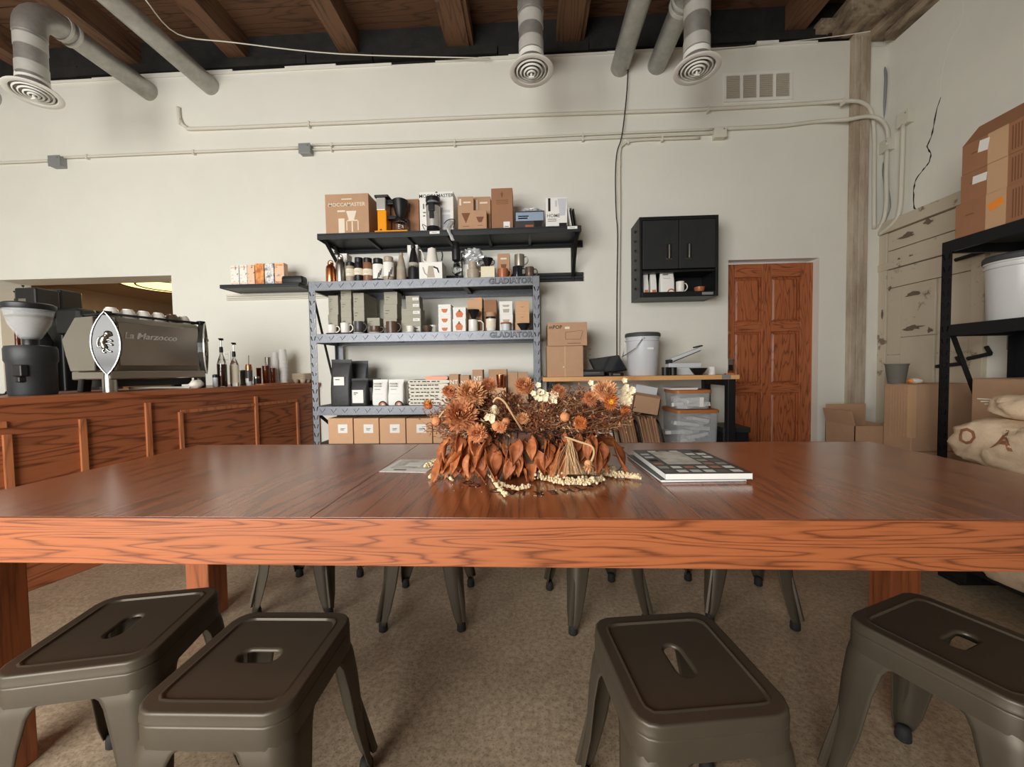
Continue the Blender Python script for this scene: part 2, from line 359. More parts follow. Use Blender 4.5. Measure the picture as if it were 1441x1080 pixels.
# the back room seen through the serving opening
br = struct('wall_back_room', MB().box(-5.75, -5.6, WY+.26, 7.2, 0, 2.25).box(-5.6, -2.6, 7.05, 7.2, 0, 2.25).box(-2.75, -2.6, WY+.26, 7.05, 0, 2.25), mat('tan_wall', (168, 140, 106), .8, var=.05))
struct('ceiling_back_room', MB().box(-5.75, -2.6, WY+.26, 7.2, 2.19, 2.28), bpy.data.materials['tan_wall'])
lp = atZ(240, 401, 2.15)
lt = thing('ceiling_lamp', 'round glowing amber ceiling lamp in the room behind the serving opening', 'lamp', (lp.x, lp.y, 2.13))
obj('shade', MB().lathe([(.44, .055), (.45, .03), (.43, .0), (.02, -.012)], 40), mat('lamp_glow', (255, 208, 140), .5, emit=2.2), lt, smooth=True)
for r in (.455, .30): obj('rim', MB().tube([(r*math.cos(a*.1571), r*math.sin(a*.1571), .002 if r > .4 else -.006) for a in range(41)], .009, 6, False), K['black'], lt)
ll = bpy.data.lights.new('ceiling_lamp_light', 'AREA'); ll.shape = 'DISK'; ll.size = .8; ll.energy = 9; ll.color = (1, .78, .5)
lo = bpy.data.objects.new('ceiling_lamp_light', ll); link(lo, lt); lo.location = (0, 0, -.02)
# ------------------------------------------------------------------ six-panel oak door
d1 = thing('door_1', None, None, (0, 0, 0), kind='structure')
DW = DX1-DX0; st = .115
def pxz(y): return atY(1080, y, 3.80).z
rows = [(pxz(390), pxz(454)), (pxz(467), pxz(541)), (pxz(553), pxz(640)-.06)]
xs = [DX0, atY(1034, 430, 3.8).x, atY(1072, 430, 3.8).x, atY(1086, 430, 3.8).x, atY(1126, 430, 3.8).x, DX1]
mb = MB()
for a, b in ((0, 1), (2, 3), (4, 5)): mb.box(xs[a], xs[b], 3.80, 3.84, 0, DZ)
obj('stile', mb, K['door'], d1, bevel=.004)
mb = MB(); zz = [DZ, rows[0][1], rows[0][0]]
rails = [(rows[0][0], DZ), (rows[1][0], rows[0][1]), (rows[2][0], rows[1][1]), (0, rows[2][1])]
for z0, z1 in rails:
    mb.box(xs[1], xs[2], 3.801, 3.84, z0, z1).box(xs[3], xs[4], 3.801, 3.84, z0, z1)
obj('rail', mb, K['doorx'], d1, bevel=.004)
for z1, z0 in rows:
    for a, b in ((1, 2), (3, 4)):
        obj('panel', MB().loft([[(x_, yy, z_) for x_, z_ in ((xs[a]+i, z0+i), (xs[b]-i, z0+i), (xs[b]-i, z1-i), (xs[a]+i, z1-i))] for i, yy in ((0, 3.825), (.012, 3.825), (.03, 3.812), (.034, 3.812))], False, True), K['door'], d1)
kx = atY(1024, 513, 3.78)
obj('lock_plate', MB().box(kx.x-.028, kx.x+.03, 3.735, 3.80, kx.z-.06, kx.z+.055), K['steel'], d1, bevel=.008)
obj('lock_keypad', MB().box(kx.x-.02, kx.x+.024, 3.728, 3.74, kx.z-.055, kx.z-.005), K['black'], d1, bevel=.004)
dp = atY(1024, 469, 3.795); obj('dead_bolt', MB().lathe([(.018, 0), (.018, .012), (.01, .016)], 16).xf(Matrix.Translation((dp.x+.008, 3.80, dp.z)) @ Matrix.Rotation(R_(90), 4, 'X')), mat('brass', (206, 160, 110), .35, .8), d1)
# ------------------------------------------------------------------ old plank door on the right wall
d2 = thing('door_2', None, None, (0, 0, 0), kind='structure')
yA = atX(1238, 400, WX).y; yB = atX(1392, 400, WX).y
zT = atX(1240, 333, WX).z
def slab(name, y0, y1, z0, z1, th=.03, m='oldpaint', j=.002):
    return obj(name, MB().box(WX-th, WX+.005, min(y0, y1), max(y0, y1), z0, z1), K[m], d2, bevel=.003)
W_ = yA-yB
slab('head_board', yA+.03, yB-.1, zT, zT+.10, .05)
slab('stile', yA, yA-.12*W_, 0, zT-.006, .035)
slab('stile', yB+.1*W_, yB, 0, zT-.006, .035)
for k in range(3):
    slab('board', yA-.125*W_, yB+.105*W_, zT-.165*(k+1), zT-.165*k-.008, .026 if k != 2 else .03)
zb = zT-.5
for c0, c1, n_, th in ((.125, .28, 3, .022), (.285, .62, 4, .03), (.625, .895, 3, .022)):
    for k in range(n_):
        h = zb/n_; slab('panel_board', yA-c0*W_, yA-c1*W_+.004, zb-h*(k+1)+.006, zb-h*k, th+.003*(k % 2))
sy0 = atX(1238, 380, WX); sy1 = atX(1352, 352, WX)
obj('strap_hinge', MB().box(WX-.045, WX-.03, sy1.y, sy0.y, sy0.z-.03, sy0.z+.03), K['oldpaint'], d2, bevel=.004)
obj('hinge_knuckle', MB().lathe([(.022, -.06), (.024, -.02), (.018, -.018), (.018, .018), (.024, .02), (.022, .06)], 12, (WX-.06, sy0.y+.01, sy0.z)), mat('worn_hinge', (150, 138, 120), .5, .5), d2)
for q, (a, b) in enumerate((((1345, 366), (1398, 350)), ((1318, 516), (1352, 512)), ((1362, 505), (1394, 498)))):
    p0, p1 = atX(*a, WX-.05), atX(*b, WX-.05)
    obj('bolt', MB().tube([p0, p1], .014, 8).tube([p1, p1+Vector((-.03, 0, .05))], .012, 8), K['tar'], d2)
for (a, b, c, d_) in ((1265, 340, 1290, 322), (1279, 358, 1285, 366), (1270, 418, 1300, 410), (1268, 464, 1300, 458), (1262, 372, 1268, 362), (1304, 470, 1312, 460), (1240, 450, 1243, 435), (1300, 318, 1312, 306), (1250, 410, 1254, 402)):   # bare patches where paint has come off
    p0, p1 = atX(a, b, WX-.036), atX(c, d_, WX-.036)
    n_ = 16; jt = [random.uniform(.45, 1.25) for _ in range(n_)]; cy, cz = (p0.y+p1.y)/2, (p0.z+p1.z)/2; ry, rz_ = abs(p0.y-p1.y)/2, max(.022, abs(p0.z-p1.z)/2*.9)
    obj('bare_patch', MB().loft([[(xx, cy+ry*math.cos(t*math.tau/n_)*jt[t], cz+rz_*math.sin(t*math.tau/n_)*jt[(t*3) % n_]) for t in range(n_)] for xx in (WX-.0385, WX-.034)], True, True), mat('bare_wood', (112, 98, 82), .85), d2)
# cracks in the plaster of the right wall
for pts in (((1323, 138), (1317, 160), (1312, 186), (1305, 206), (1309, 216), (1308, 228), (1300, 238), (1290, 252), (1286, 268), (1285, 288), (1292, 300)),
            ((1301, 296), (1309, 303), (1316, 306)), ((1356, 0), (1351, 34), (1335, 62), (1326, 100), (1322, 138))):
    P = [atX(a, b, WX-.001) for a, b in pts]
    P = [p+Vector((0, random.uniform(-.006, .006), random.uniform(-.004, .004))) for p in smooth_path(P, 3)]
    big = pts[0][0] != 1356
    obj('crack', MB().tube(P, [(.0015 if not big else (.002+.005*(math.sin(i*1.3)**2)*(1 if 2 < i < len(P)-2 else .3))) for i in range(len(P))], 4), K['tar'] if big else K['wallr'], wr)
# ------------------------------------------------------------------ ventilation pipes and ducts
def pipe(name, label, Xp, Zp, y0, y1, r, group=None):
    t = thing(name, label, 'pipe', (Xp, y1, Zp), group=group)
    n = 28
    obj('pipe', MB().loft([[(r*math.cos(2*math.pi*j/n), yy-y1, r*math.sin(2*math.pi*j/n)) for j in range(n)] for yy in (y0, y1)]), K['duct'], t, smooth=True, sharp=40)
    k = y1-1.1
    while k > y0: 
        obj('seam_band', MB().loft([[((r+.002)*math.cos(2*math.pi*j/n), yy-y1, (r+.002)*math.sin(2*math.pi*j/n)) for j in range(n)] for yy in (k, k+.05)]), K['ductw'], t, smooth=True, sharp=40); k -= 1.3
    return t
PR = .083
a = atY(297, 122, WY); pipe('round_duct_pipe', 'bare grey round pipe entering the wall above the amber-lit opening', a.x, a.z, FY+.3, WY+.02, PR)
a = atY(872, 96, WY); pipe('round_duct_pipe', 'bare grey round pipe entering the wall beside the hanging black cable', a.x, a.z, FY+.3, WY+.02, PR)
a = atY(-8, 140, WY); pipe('round_duct_pipe', 'bare grey pipe stub entering the wall beneath the tilted diffuser', a.x, a.z, FY+1.3, WY+.02, PR)
def drop(label, xw, yw, Ye, zd, r=.085, tilt=0.0, tiltx=0.0):
    a = atY(xw, yw, WY); n = 28; Xp, Zp = a.x, a.z
    t = thing('air_duct', label, 'duct', (Xp, Ye, Zp), group='ceiling air ducts with round diffusers')
    obj('duct_pipe', MB().tube([(0, .16, 0), (0, WY-Ye+.02, 0)], PR, n), K['duct'], t, smooth=True, sharp=40)
    el = [(0, .2-.2*math.sin(q*math.pi/16), -.0-.2*(1-math.cos(q*math.pi/16))) for q in range(9)]
    obj('elbow', MB().tube([(0, .24, 0)]+el+[(0, 0, -.24)], r+.006, n), K['duct'], t, smooth=True, sharp=40)
    for yy in (.2, .26): obj('collar', MB().tube([(0, yy, 0), (0, yy+.02, 0)], r+.012, n), K['ductw'], t, smooth=True, sharp=40)
    h = Zp-zd
    obj('drop_pipe', MB().lathe([(r, -.2), (r, -h+.1)], n), K['duct'], t, smooth=True, sharp=40)
    for z in (-.26, -h+.2): obj('seam_band', MB().lathe([(r+.003, z), (r+.003, z-.08)], n), K['ductw'], t, smooth=True, sharp=40)
    df = MB().lathe([(r+.004, .11), (r+.006, .06), (.10, .04), (.118, .02), (.155, .006), (.158, 0), (.15, -.006), (.122, -.002), (.118, .012)], 36, c0=False, c1=False)
    M = Matrix.Translation((0, 0, -h)) @ Matrix.Rotation(tilt, 4, 'X') @ Matrix.Rotation(tiltx, 4, 'Y')
    obj('diffuser', df.xf(M), K['white'], t, smooth=True, sharp=50)
    obj('diffuser_throat', MB().lathe([(.118, .012), (.10, .05), (r-.002, .09), (r-.004, .32), (.002, .325)], 30, c0=False).xf(M), K['duct'], t, smooth=True)
    for rr, z in ((.098, -.004), (.072, -.01), (.047, -.016), (.024, -.02)):
        obj('diffuser_ring', MB().lathe([(rr, z), (rr+.009, z+.004), (rr+.006, z+.012), (rr-.004, z+.02), (rr, z)], 30, c0=False, c1=False).xf(M), K['white'], t, smooth=True)
    obj('diffuser_pull', MB().lathe([(.008, .03), (.008, -.035)], 10).box(-.018, .018, -.004, .004, -.044, -.034).xf(M), K['white'], t)
    return t
z0 = 1.10
drop('galvanised duct with elbow and tilted round diffuser above the serving opening', 211, 130, 2.80, atY(45, 132, 2.80).z, tilt=R_(-4), tiltx=R_(-5))
drop('galvanised duct dropping to a round white diffuser over the cluttered shelves', 746, 108, 2.82, atY(744, 101, 2.82).z)
drop('galvanised duct dropping to a round white diffuser beside the wall vent grille', 924, 93, 2.86, atY(975, 98, 2.86).z)
# ------------------------------------------------------------------ conduits, boxes, cables
def conduit(label, pts, r, plane='Y', off=None, m='offwhite', name='conduit', cat='conduit', clips=0, group=None):
    P = []
    for p in pts:
        if len(p) == 3 and p[2] == 'R': P.append(atX(p[0], p[1], WX-(.013 if m == 'greybox' else .045)))
        elif len(p) == 3: P.append(atY(p[0], p[1], p[2]))
        else: P.append(atY(p[0], p[1], WY-(off or .02)))
    S = smooth_path(P, 5); b = S[0].copy(); t = thing(name, label, cat, b, group=group)
    obj('tube', MB().tube([p-b for p in S], r, 8), K[m], t, smooth=True)
    for k in range(clips):
        q = S[int((k+.5)*.72*len(S)/clips)]-b
        obj('clip', MB().box(q.x-.008, q.x+.008, q.y-r*1.3, q.y+min(r*1.9, (off or .02)+.001), q.z-r*2.2, q.z+r*1.35), K[m], t)
    return t
conduit('painted conduit with an upturned open end running past the vent grille to the corner', [(251, 151), (253, 168), (262, 179), (285, 181), (480, 173), (720, 163), (960, 155), (1100, 148), (1150, 145), (1193, 142, 3.634), (1214, 145, 3.632), (1226, 158, 3.655), (1230, 190, 3.672), (1230, 250, 3.672), (1230, 322, 3.672)], .016, clips=4)
conduit('painted conduit from the wall edge to the first grey junction box', [(-60, 231), (30, 228), (68, 226)], .012)
conduit('painted conduit between the two grey junction boxes', [(86, 222), (200, 217), (320, 212), (422, 208)], .012, clips=2)
conduit('upper of the paired conduits from the grey box to the white junction box', [(440, 204), (640, 198), (860, 188), (1006, 182)], .010, clips=3)
conduit('lower of the paired conduits from the grey box to the white junction box', [(440, 211), (640, 203), (860, 194), (1006, 188)], .010, clips=3)
conduit('painted conduit from the white junction box round the corner post to the wall box', [(1022, 181), (1100, 177), (1150, 171), (1193, 168, 3.634), (1222, 164, 3.62), (1240, 169, 3.60), (1249, 184, 'R'), (1249, 204, 'R')], .016)
conduit('painted conduit curving from the wall box back into the corner', [(1248, 212, 'R'), (1247, 250, 'R'), (1247, 288, 'R'), (1243, 310, 'R'), (1234, 326, 'R')], .016)
conduit('painted conduit dropping from the tall corner box above the old plank door', [(1271, 175, 'R'), (1269, 240, 'R'), (1266, 295, 'R'), (1256, 315, 'R'), (1238, 330, 'R')], .016)
conduit('slack grey cable hanging in the corner behind the conduits', [(1238, 86, 'R'), (1246, 102, 'R'), (1245, 140, 'R'), (1241, 190, 'R'), (1242, 236, 'R'), (1251, 280, 'R'), (1249, 300, 'R'), (1236, 322, 'R')], .011, m='greybox', name='cable', cat='cable')
conduit('painted conduit running down the wall behind the grey pail', [(985, 194), (920, 196), (890, 198), (878, 203), (872, 218), (872, 300), (871, 400), (870, 528)], .012, clips=3)
conduit('thin black cable hanging down the wall beside the conduit', [(884, 96), (882, 130), (878, 170), (874, 196), (868, 216), (866, 250), (867, 300), (869, 330), (868, 420), (868, 528)], .005, m='cable', name='cable', cat='cable', off=.0415)
conduit('pale wire sagging along the black roof timber', [(205, 0, 2.95), (250, 48, 3.25), (330, 60, 3.45), (480, 76, 3.62), (690, 82, 3.66)], .005, m='offwhite', name='wire', cat='wire')
conduit('pale wire stretched along the roof timber to the corner post', [(975, 72), (1080, 62), (1170, 52), (1225, 44, 3.5)], .004, m='offwhite', name='wire', cat='wire')
def jbox(label, x0, x1, y0, y1, dep, m, plane='Y'):
    if plane == 'Y': a, b = atY(x0, y1, WY-dep), atY(x1, y0, WY-dep); c = Vector(((a.x+b.x)/2, WY, (a.z+b.z)/2)); w_, h_ = b.x-a.x, b.z-a.z
    else: a, b = atX(x0, y1, WX-dep), atX(x1, y0, WX-dep); xm_ = (x0+x1)/2; hi_, lo_ = atX(xm_, y0, WX-dep), atX(xm_, y1, WX-dep); c = Vector((WX, hi_.y, (hi_.z+lo_.z)/2)); w_, h_ = abs(a.y-b.y)*.9, hi_.z-lo_.z
    t = thing('junction_box', label, 'box', c, 0 if plane == 'Y' else R_(90))
    if plane != 'Y': t.rotation_euler = (0, 0, R_(-90))
    obj('body', MB().box(-w_/2, w_/2, -dep, .005, -h_/2, h_/2), K[m], t, bevel=.004)
    obj('cover', MB().box(-w_/2-.004, w_/2+.004, -dep-.006, -dep, -h_/2-.004, h_/2+.004), K[m], t, bevel=.002)
    obj('screw', MB().lathe([(.006, 0), (.006, .003)], 8).xf(Matrix.Translation((w_*.3, -dep-.006, h_*.3)) @ Matrix.Rotation(R_(90), 4, 'X')), K['steel'], t)
jbox('grey steel junction box on the conduit above the serving opening', 69, 84, 219, 234, .06, 'greybox')
jbox('grey steel junction box on the conduit above the kraft coffee-maker box', 421, 436, 202, 216, .06, 'greybox')
jbox('white junction box on the conduit beneath the vent grille', 1006, 1022, 179, 193, .06, 'offwhite')
jbox('white box where the cable passes behind it in the corner', 1236, 1252, 198, 214, .05, 'offwhite', 'X')
jbox('tall white box at the top of the corner conduit', 1262, 1279, 158, 176, .05, 'offwhite', 'X')
# vent grille
a, b = atY(1018, 145, WY), atY(1114, 100, WY); t = thing('vent_grille', 'pale four-panel vent grille set in the wall', 'vent', ((a.x+b.x)/2, WY, (a.z+b.z)/2))
w_, h_ = (b.x-a.x), (b.z-a.z); mb = MB()
mb.box(-w_/2, w_/2, -.014, .01, h_/2-.025, h_/2).box(-w_/2, w_/2, -.014, .01, -h_/2, -h_/2+.025)
for k in range(5):
    xx = -w_/2+.01+(w_-.02)*k/4; mb.box(xx-(.012 if 0 < k < 4 else .01), xx+(.012 if 0 < k < 4 else .01), -.014, .01, -h_/2+.025, h_/2-.025)
obj('frame', mb, K['white'], t)
scr = mat('grille_mesh', (176, 168, 152), .8)
for k in range(4):
    x0 = -w_/2+.022+(w_-.02)*k/4; x1 = x0+(w_-.02)/4-.024
    m_ = MB().box(x0, x1, -.002, .004, -h_/2+.02, h_/2-.02)
    for q in range(12): zq = -h_/2+.03+(h_-.06)*q/11; m_.box(x0, x1, -.007, -.002, zq-.003, zq+.003)
    obj('screen', m_, scr, t)
def outlet(label, x, y, m='ceramic'):
    p = atY(x, y, WY); t = thing('wall_outlet', label, 'outlet', (p.x, WY, p.z))
    obj('plate', MB().box(-.038, .038, -.008, .003, -.06, .06), K[m], t, bevel=.004)
    for dz in (-.028, .028):
        s_ = obj('socket', MB().box(-.017, .017, -.011, -.008, dz-.02, dz+.02), K[m], t, bevel=.003)
        obj('slot', MB().box(-.008, -.005, -.0115, -.0105, dz-.004, dz+.008).box(.005, .008, -.0115, -.0105, dz-.004, dz+.008), K['ink'], s_)  # shade inside the socket holes put in as raised black strips
outlet('white wall outlet behind the syrup bottles on the counter', 320, 503)
outlet('white wall outlet beside the stacked cartons on the bench', 830, 496)
# ================================================================== COMMUNAL TABLE
TZ = .74; TX0, TX1, TY0, TY1 = -1.69, 1.575, .908, 1.862; TH = .117
tb = thing('communal_table', 'long communal oak table with thick front edge and lettered top', 'table', (-.06, 1.385, 0))
ox, oy = -.06, 1.385
seams = (TX0, -.55, .40, TX1)
for i in range(3):
    mm = K['tabletop'] if i == 1 else wood('oak_table_top_%d' % i, (166, 95, 56), (110, 58, 32), 'Y', freq=13, amp=1.7, rough=.24, fine=.55, coat=.5, pores=.4, bumpk=.10, off=3.1*(i+1))
    obj('top_board', MB().box(seams[i]-ox+(.0012 if i else .0), seams[i+1]-ox, TY0+.012-oy, TY1-.012-oy, TZ-.03, TZ), mm, tb, bevel=.0015)
obj('front_apron', MB().box(TX0-ox, TX1-ox, TY0-oy, TY0+.0115-oy, TZ-TH, TZ).box(TX0-ox, TX1-ox, TY0+.0115-oy, TY0+.0315-oy, TZ-TH, TZ-.0305), K['apron'], tb, bevel=.002)
obj('rear_apron', MB().box(TX0-ox, TX1-ox, TY1-.0315-oy, TY1-oy, TZ-TH, TZ-.0305).box(TX0-ox, TX1-ox, TY1-.0115-oy, TY1-oy, TZ-.031, TZ), K['apron'], tb, bevel=.002)
for x_ in (TX0, TX1-.03): obj('side_apron', MB().box(x_-ox, x_+.03-ox, TY0+.032-oy, TY1-.032-oy, TZ-TH, TZ-.0305), K['leg'], tb)
obj('core', MB().box(TX0+.03-ox, TX1-.03-ox, TY0+.0325-oy, TY1-.0325-oy, TZ-.06, TZ-.031), K['leg'], tb)
for x0, x1 in ((-1.535, -1.43), (1.455, 1.57)):
    for y0, y1 in ((.925, 1.005), (1.60, 1.705)):
        obj('leg', MB().box(x0-ox, x1-ox, y0-oy, y1-oy, 0, TZ-.06), K['leg'], tb, bevel=.004)
# burned-in ring lettering; it reads from the far side of the table
cc = Vector((-.0+.0, 1.345, 0)); rad = .24
brand = mat('burned_letters', (44, 22, 12), .5)
word = 'GATHERING CO'
for i, ch in enumerate(word):
    if ch == ' ': continue
    ang = R_(-90) + R_(56) - R_(112)*i/(len(word)-1)
    text('burned_letter', ch, .052, brand, tb, (cc.x+rad*math.cos(ang)-ox, cc.y+rad*math.sin(ang)-oy, TZ+.0003), (0, 0, ang-R_(90)), ext=.0003, offset=.0009)
# ================================================================== STOOLS
SH, SW, BF = .46, .305, .182
NS = 64
def sq_ring(w, r, z):        # rounded square sampled evenly by angle
    out = []
    for j in range(NS):
        a = 2*math.pi*(j+.5)/NS; c, s = math.cos(a), math.sin(a); h = w/2
        t = h/max(abs(c), abs(s)); x, y = c*t, s*t; k = h-r
        if abs(x) > k and abs(y) > k:
            sx, sy = math.copysign(1, x), math.copysign(1, y)
            # ray against corner arc
            cx, cy = sx*k, sy*k; B = c*cx+s*cy; D = B*B-(cx*cx+cy*cy-r*r); tt = B+math.sqrt(max(D, 0)); x, y = c*tt, s*tt
        out.append((x, y, z))
    return out
def slot_ring(L, w_, z):
    out = []
    for j in range(NS):
        a = 2*math.pi*(j+.5)/NS; c, s = math.cos(a), math.sin(a); r = w_/2; k = L/2-r
        if abs(s) > 1e-6 and abs(c*(r/abs(s))) <= k: t = r/abs(s)
        else:
            cx = math.copysign(k, c); B = c*cx; D = B*B-(cx*cx-r*r); t = B+math.sqrt(max(D, 0))
        out.append((c*t, s*t, z))
    return out
def leg_mb(sx, sy):
    rows_ = []
    for z, half, ext, rr in ((SH-.045, SW/2-.003, .110, .043), (SH-.070, SW/2+.0005, .104, .043), (SH-.077, SW/2+.003, .094, .043), (SH-.095, SW/2+.0058, .087, .042), (.30, SW/2+.011, .077, .038), (.18, BF-.013, .061, .032), (.085, BF-.004, .047, .027), (.05, BF-.003, .036, .022), (.03, BF, .030, .019)):
        pts = []
        k = half-rr
        n1 = 5
        for i in range(n1): pts.append((half, half-ext+(ext-rr)*i/n1))
        for i in range(7):
            a = math.pi/2*i/6; pts.append((k+rr*math.cos(a), k+rr*math.sin(a)))
        for i in range(1, n1+1): pts.append((half-rr-(ext-rr)*i/n1, half))
        rows_.append([(sx*x, sy*y, z) for x, y in pts])
    return MB().loft(rows_, False, False, closed=False)
def make_stool():
    t = thing('metal_stool', 'gunmetal metal stool', 'stool')
    g = SW
    rings = [sq_ring(g-.004, .044, SH-.072), sq_ring(g+.005, .046, SH-.072), sq_ring(g+.005, .046, SH-.066), sq_ring(g+.004, .046, SH-.030), sq_ring(g+.003, .046, SH-.0275), sq_ring(g-.001, .046, SH-.026), sq_ring(g+.005, .046, SH-.024), sq_ring(g+.005, .045, SH-.0215), sq_ring(g+.0035, .045, SH-.019), sq_ring(g+.002, .045, SH-.006), sq_ring(g+.0015, .045, SH-.004), sq_ring(g-.002, .044, SH-.001), sq_ring(g-.007, .043, SH), sq_ring(g-.010, .042, SH), sq_ring(g-.046, .027, SH), sq_ring(g-.049, .026, SH),
             sq_ring(g-.052, .025, SH+.0014), sq_ring(g-.058, .023, SH+.0014), sq_ring(g-.064, .022, SH-.003), sq_ring(g-.068, .021, SH-.003), sq_ring(g-.11, .02, SH-.003), slot_ring(.106, .052, SH-.003), slot_ring(.10, .046, SH-.003), slot_ring(.092, .038, SH-.006), slot_ring(.091, .037, SH-.010)]
    obj('seat', MB().loft(rings, False, False), K['stool'], t, smooth=True, sharp=50)
    for sx, sy in ((1,1),(-1,1),(-1,-1),(1,-1)):
        l = obj('leg', leg_mb(sx, sy), K['stool'], t, smooth=True)
        so = l.modifiers.new('sheet', 'SOLIDIFY'); so.thickness = .003; so.offset = 0
        q = BF-.016
        ri = [(sx*(SW/2-.035+(q+.004-SW/2+.035)*k_), sy*(SW/2-.035+(q+.004-SW/2+.035)*k_), SH-.09-(SH-.09-.05)*k_) for k_ in (0, .4, .75, 1)]
        obj('rib', MB().tube([(p[0]+sx*.012, p[1]+sy*.012, p[2]) for p in ri], [.006, .007, .009, .010], 6), K['stool'], l)
        obj('rubber_foot', MB().lathe([(.015, 0), (.019, .004), (.018, .03), (.014, .042)], 12, (sx*q, sy*q, 0)), K['rubber'], l, smooth=True)
    return t
spots = [(-1.052, .918, 12, 1, 'gunmetal metal stool at the table corner nearest the coffee grinder'),
         (-.625, .826, 1, 0, 'gunmetal metal stool with its seat slot parallel to the table edge'),
         (.318, .838, 7, 1, 'gunmetal metal stool turned slightly, with a bright dent beside its seat slot'),
         (.992, .918, 24, 0, 'gunmetal metal stool angled towards the burlap sacks with scuffed paint on its leg'),
         (-1.09, 1.82, 1, 1, 'gunmetal metal stool on the shelving side of the table, nearest the wood-panelled counter'),
         (-.475, 1.735, 2, 0, 'gunmetal metal stool on the shelving side of the table, second from the panelled counter'),
         (.285, 1.765, 14, 1, 'gunmetal metal stool on the shelving side of the table, twisted away from the edge'),
         (.945, 1.80, -7, 0, 'gunmetal metal stool on the shelving side of the table, nearest the oak door')]
st0 = make_stool()
for i, (x, y, rz, sl, lab) in enumerate(spots):
    o = st0 if i == 0 else dup(st0)
    o.location = (x, y, 0); o.rotation_euler = (0, 0, R_(rz+90*sl)); o['label'] = lab; o['group'] = 'metal stools around the communal table'
# ================================================================== COUNTER
CA, CB = Vector((-2.60, 1.72, 0)), Vector((-2.085, 3.70, 0)); CZ = 1.0
cdir = (CB-CA).normalized(); cang = math.atan2(cdir.x, cdir.y)     # turn from +y towards +x
CE = CA - cdir*1.5
ct = thing('service_counter', 'oak service counter with framed panel front', 'counter', CE, -cang)
# local frame: y along the counter, x to the public side (front face at x=0)
CL = (CB-CE).length
obj('front_panel', MB().box(-.03, 0, 0, CL, 0, CZ-.04), K['counter'], ct)
obj('carcass', MB().box(-.62, -.03, 0, CL-.32, .08, CZ-.04), K['counter'], ct)
def cl_at(px_, z):    # distance along the counter where a sight line meets the front face
    d = ray(px_, 560); n_ = Vector((cdir.y, -cdir.x, 0)); t = (CA-EYE).dot(n_)/d.dot(n_); p = EYE+d*t; return (p-CE).dot(cdir)
def cz_at(px_, py_):
    d = ray(px_, py_); n_ = Vector((cdir.y, -cdir.x, 0)); t = (CA-EYE).dot(n_)/d.dot(n_); return (EYE+d*t).z
for p, yt, wd in ((5, 612, .03), (113, 590, .03), (206, 567, .03), (252, 580, .025), (359, 558, .025), (417, 566, .022)):
    L_ = cl_at(p, 0); obj('vertical_trim', MB().box(0, .016, L_-wd/2, L_+wd/2, .1, min(cz_at(p, yt), CZ-.04)), K['ctrim'], ct, bevel=.002)
za = cz_at(330, 572); obj('horizontal_trim', MB().box(0, .012, cl_at(252, 0), cl_at(417, 0), za-.014, za+.010), K['ctrim'], ct, bevel=.002)
za = cz_at(60, 592); obj('horizontal_trim', MB().box(0, .012, cl_at(-60, 0), cl_at(6, 0), za-.02, za+.012), K['ctrim'], ct, bevel=.002)
wt = thing('counter_worktop', 'oak worktop along the service counter with bullnose edge', 'worktop', CE+Vector((0, 0, CZ-.04)), -cang)
obj('top_board', MB().loft([[(-.66, 0, z_), (.02, 0, z_), (.02, CL, z_), (-.66, CL-.68*math.tan(cang)-.01, z_)] for z_ in (0, .04)]), K['ctop'], wt, bevel=.008, seg=3)
# ================================================================== SHELVING
RY0, RY1 = 3.20, 3.66
def angle_post(h, w_=.058, d=.05, th=.004, sx=1, sy=1):     # steel angle, corner at the origin
    return MB().box(min(0, sx*w_), max(0, sx*w_), min(0, sy*th), max(0, sy*th), 0, h).box(min(0, sx*th), max(0, sx*th), min(0, sy*d), max(0, sy*d), 0, h)
def slotted_post(h, w_=.058, d=.05, th=.004, sx=1, step=.075):     # angle whose front flange is punched with two columns of slots
    m = MB(); n_ = int((h-.02)/step)
    for i in range(n_):
        za, zb = i*step, (i+1)*step; zc = (za+zb)/2
        for k, s_ in ((0, 1), (1, -1)):
            xa, xb = w_*k/2, w_*(k+1)/2; c = (xa+xb)/2
            R4 = [(xa, za), (xb, za), (xb, zb), (xa, zb)]
            S4 = [(c+.005*s_-.004, zc-.017), (c+.005*s_+.004, zc-.017), (c-.005*s_+.005, zc+.019), (c-.005*s_-.005, zc+.019)]
            vs = [(sx*x, y, z) for y in (0, th) for x, z in R4+S4]; fs = []
            for j in range(4):
                q = (j+1) % 4; fs += [(j, q, 4+q, 4+j), (8+j, 8+q, 12+q, 12+j), (4+j, 4+q, 12+q, 12+j), (j, q, 8+q, 8+j)]
            m.add(vs, fs)
    m.box(min(0, sx*w_), max(0, sx*w_), 0, th, n_*step, h)
    return m.box(min(0, sx*th), max(0, sx*th), 0, d, 0, h)
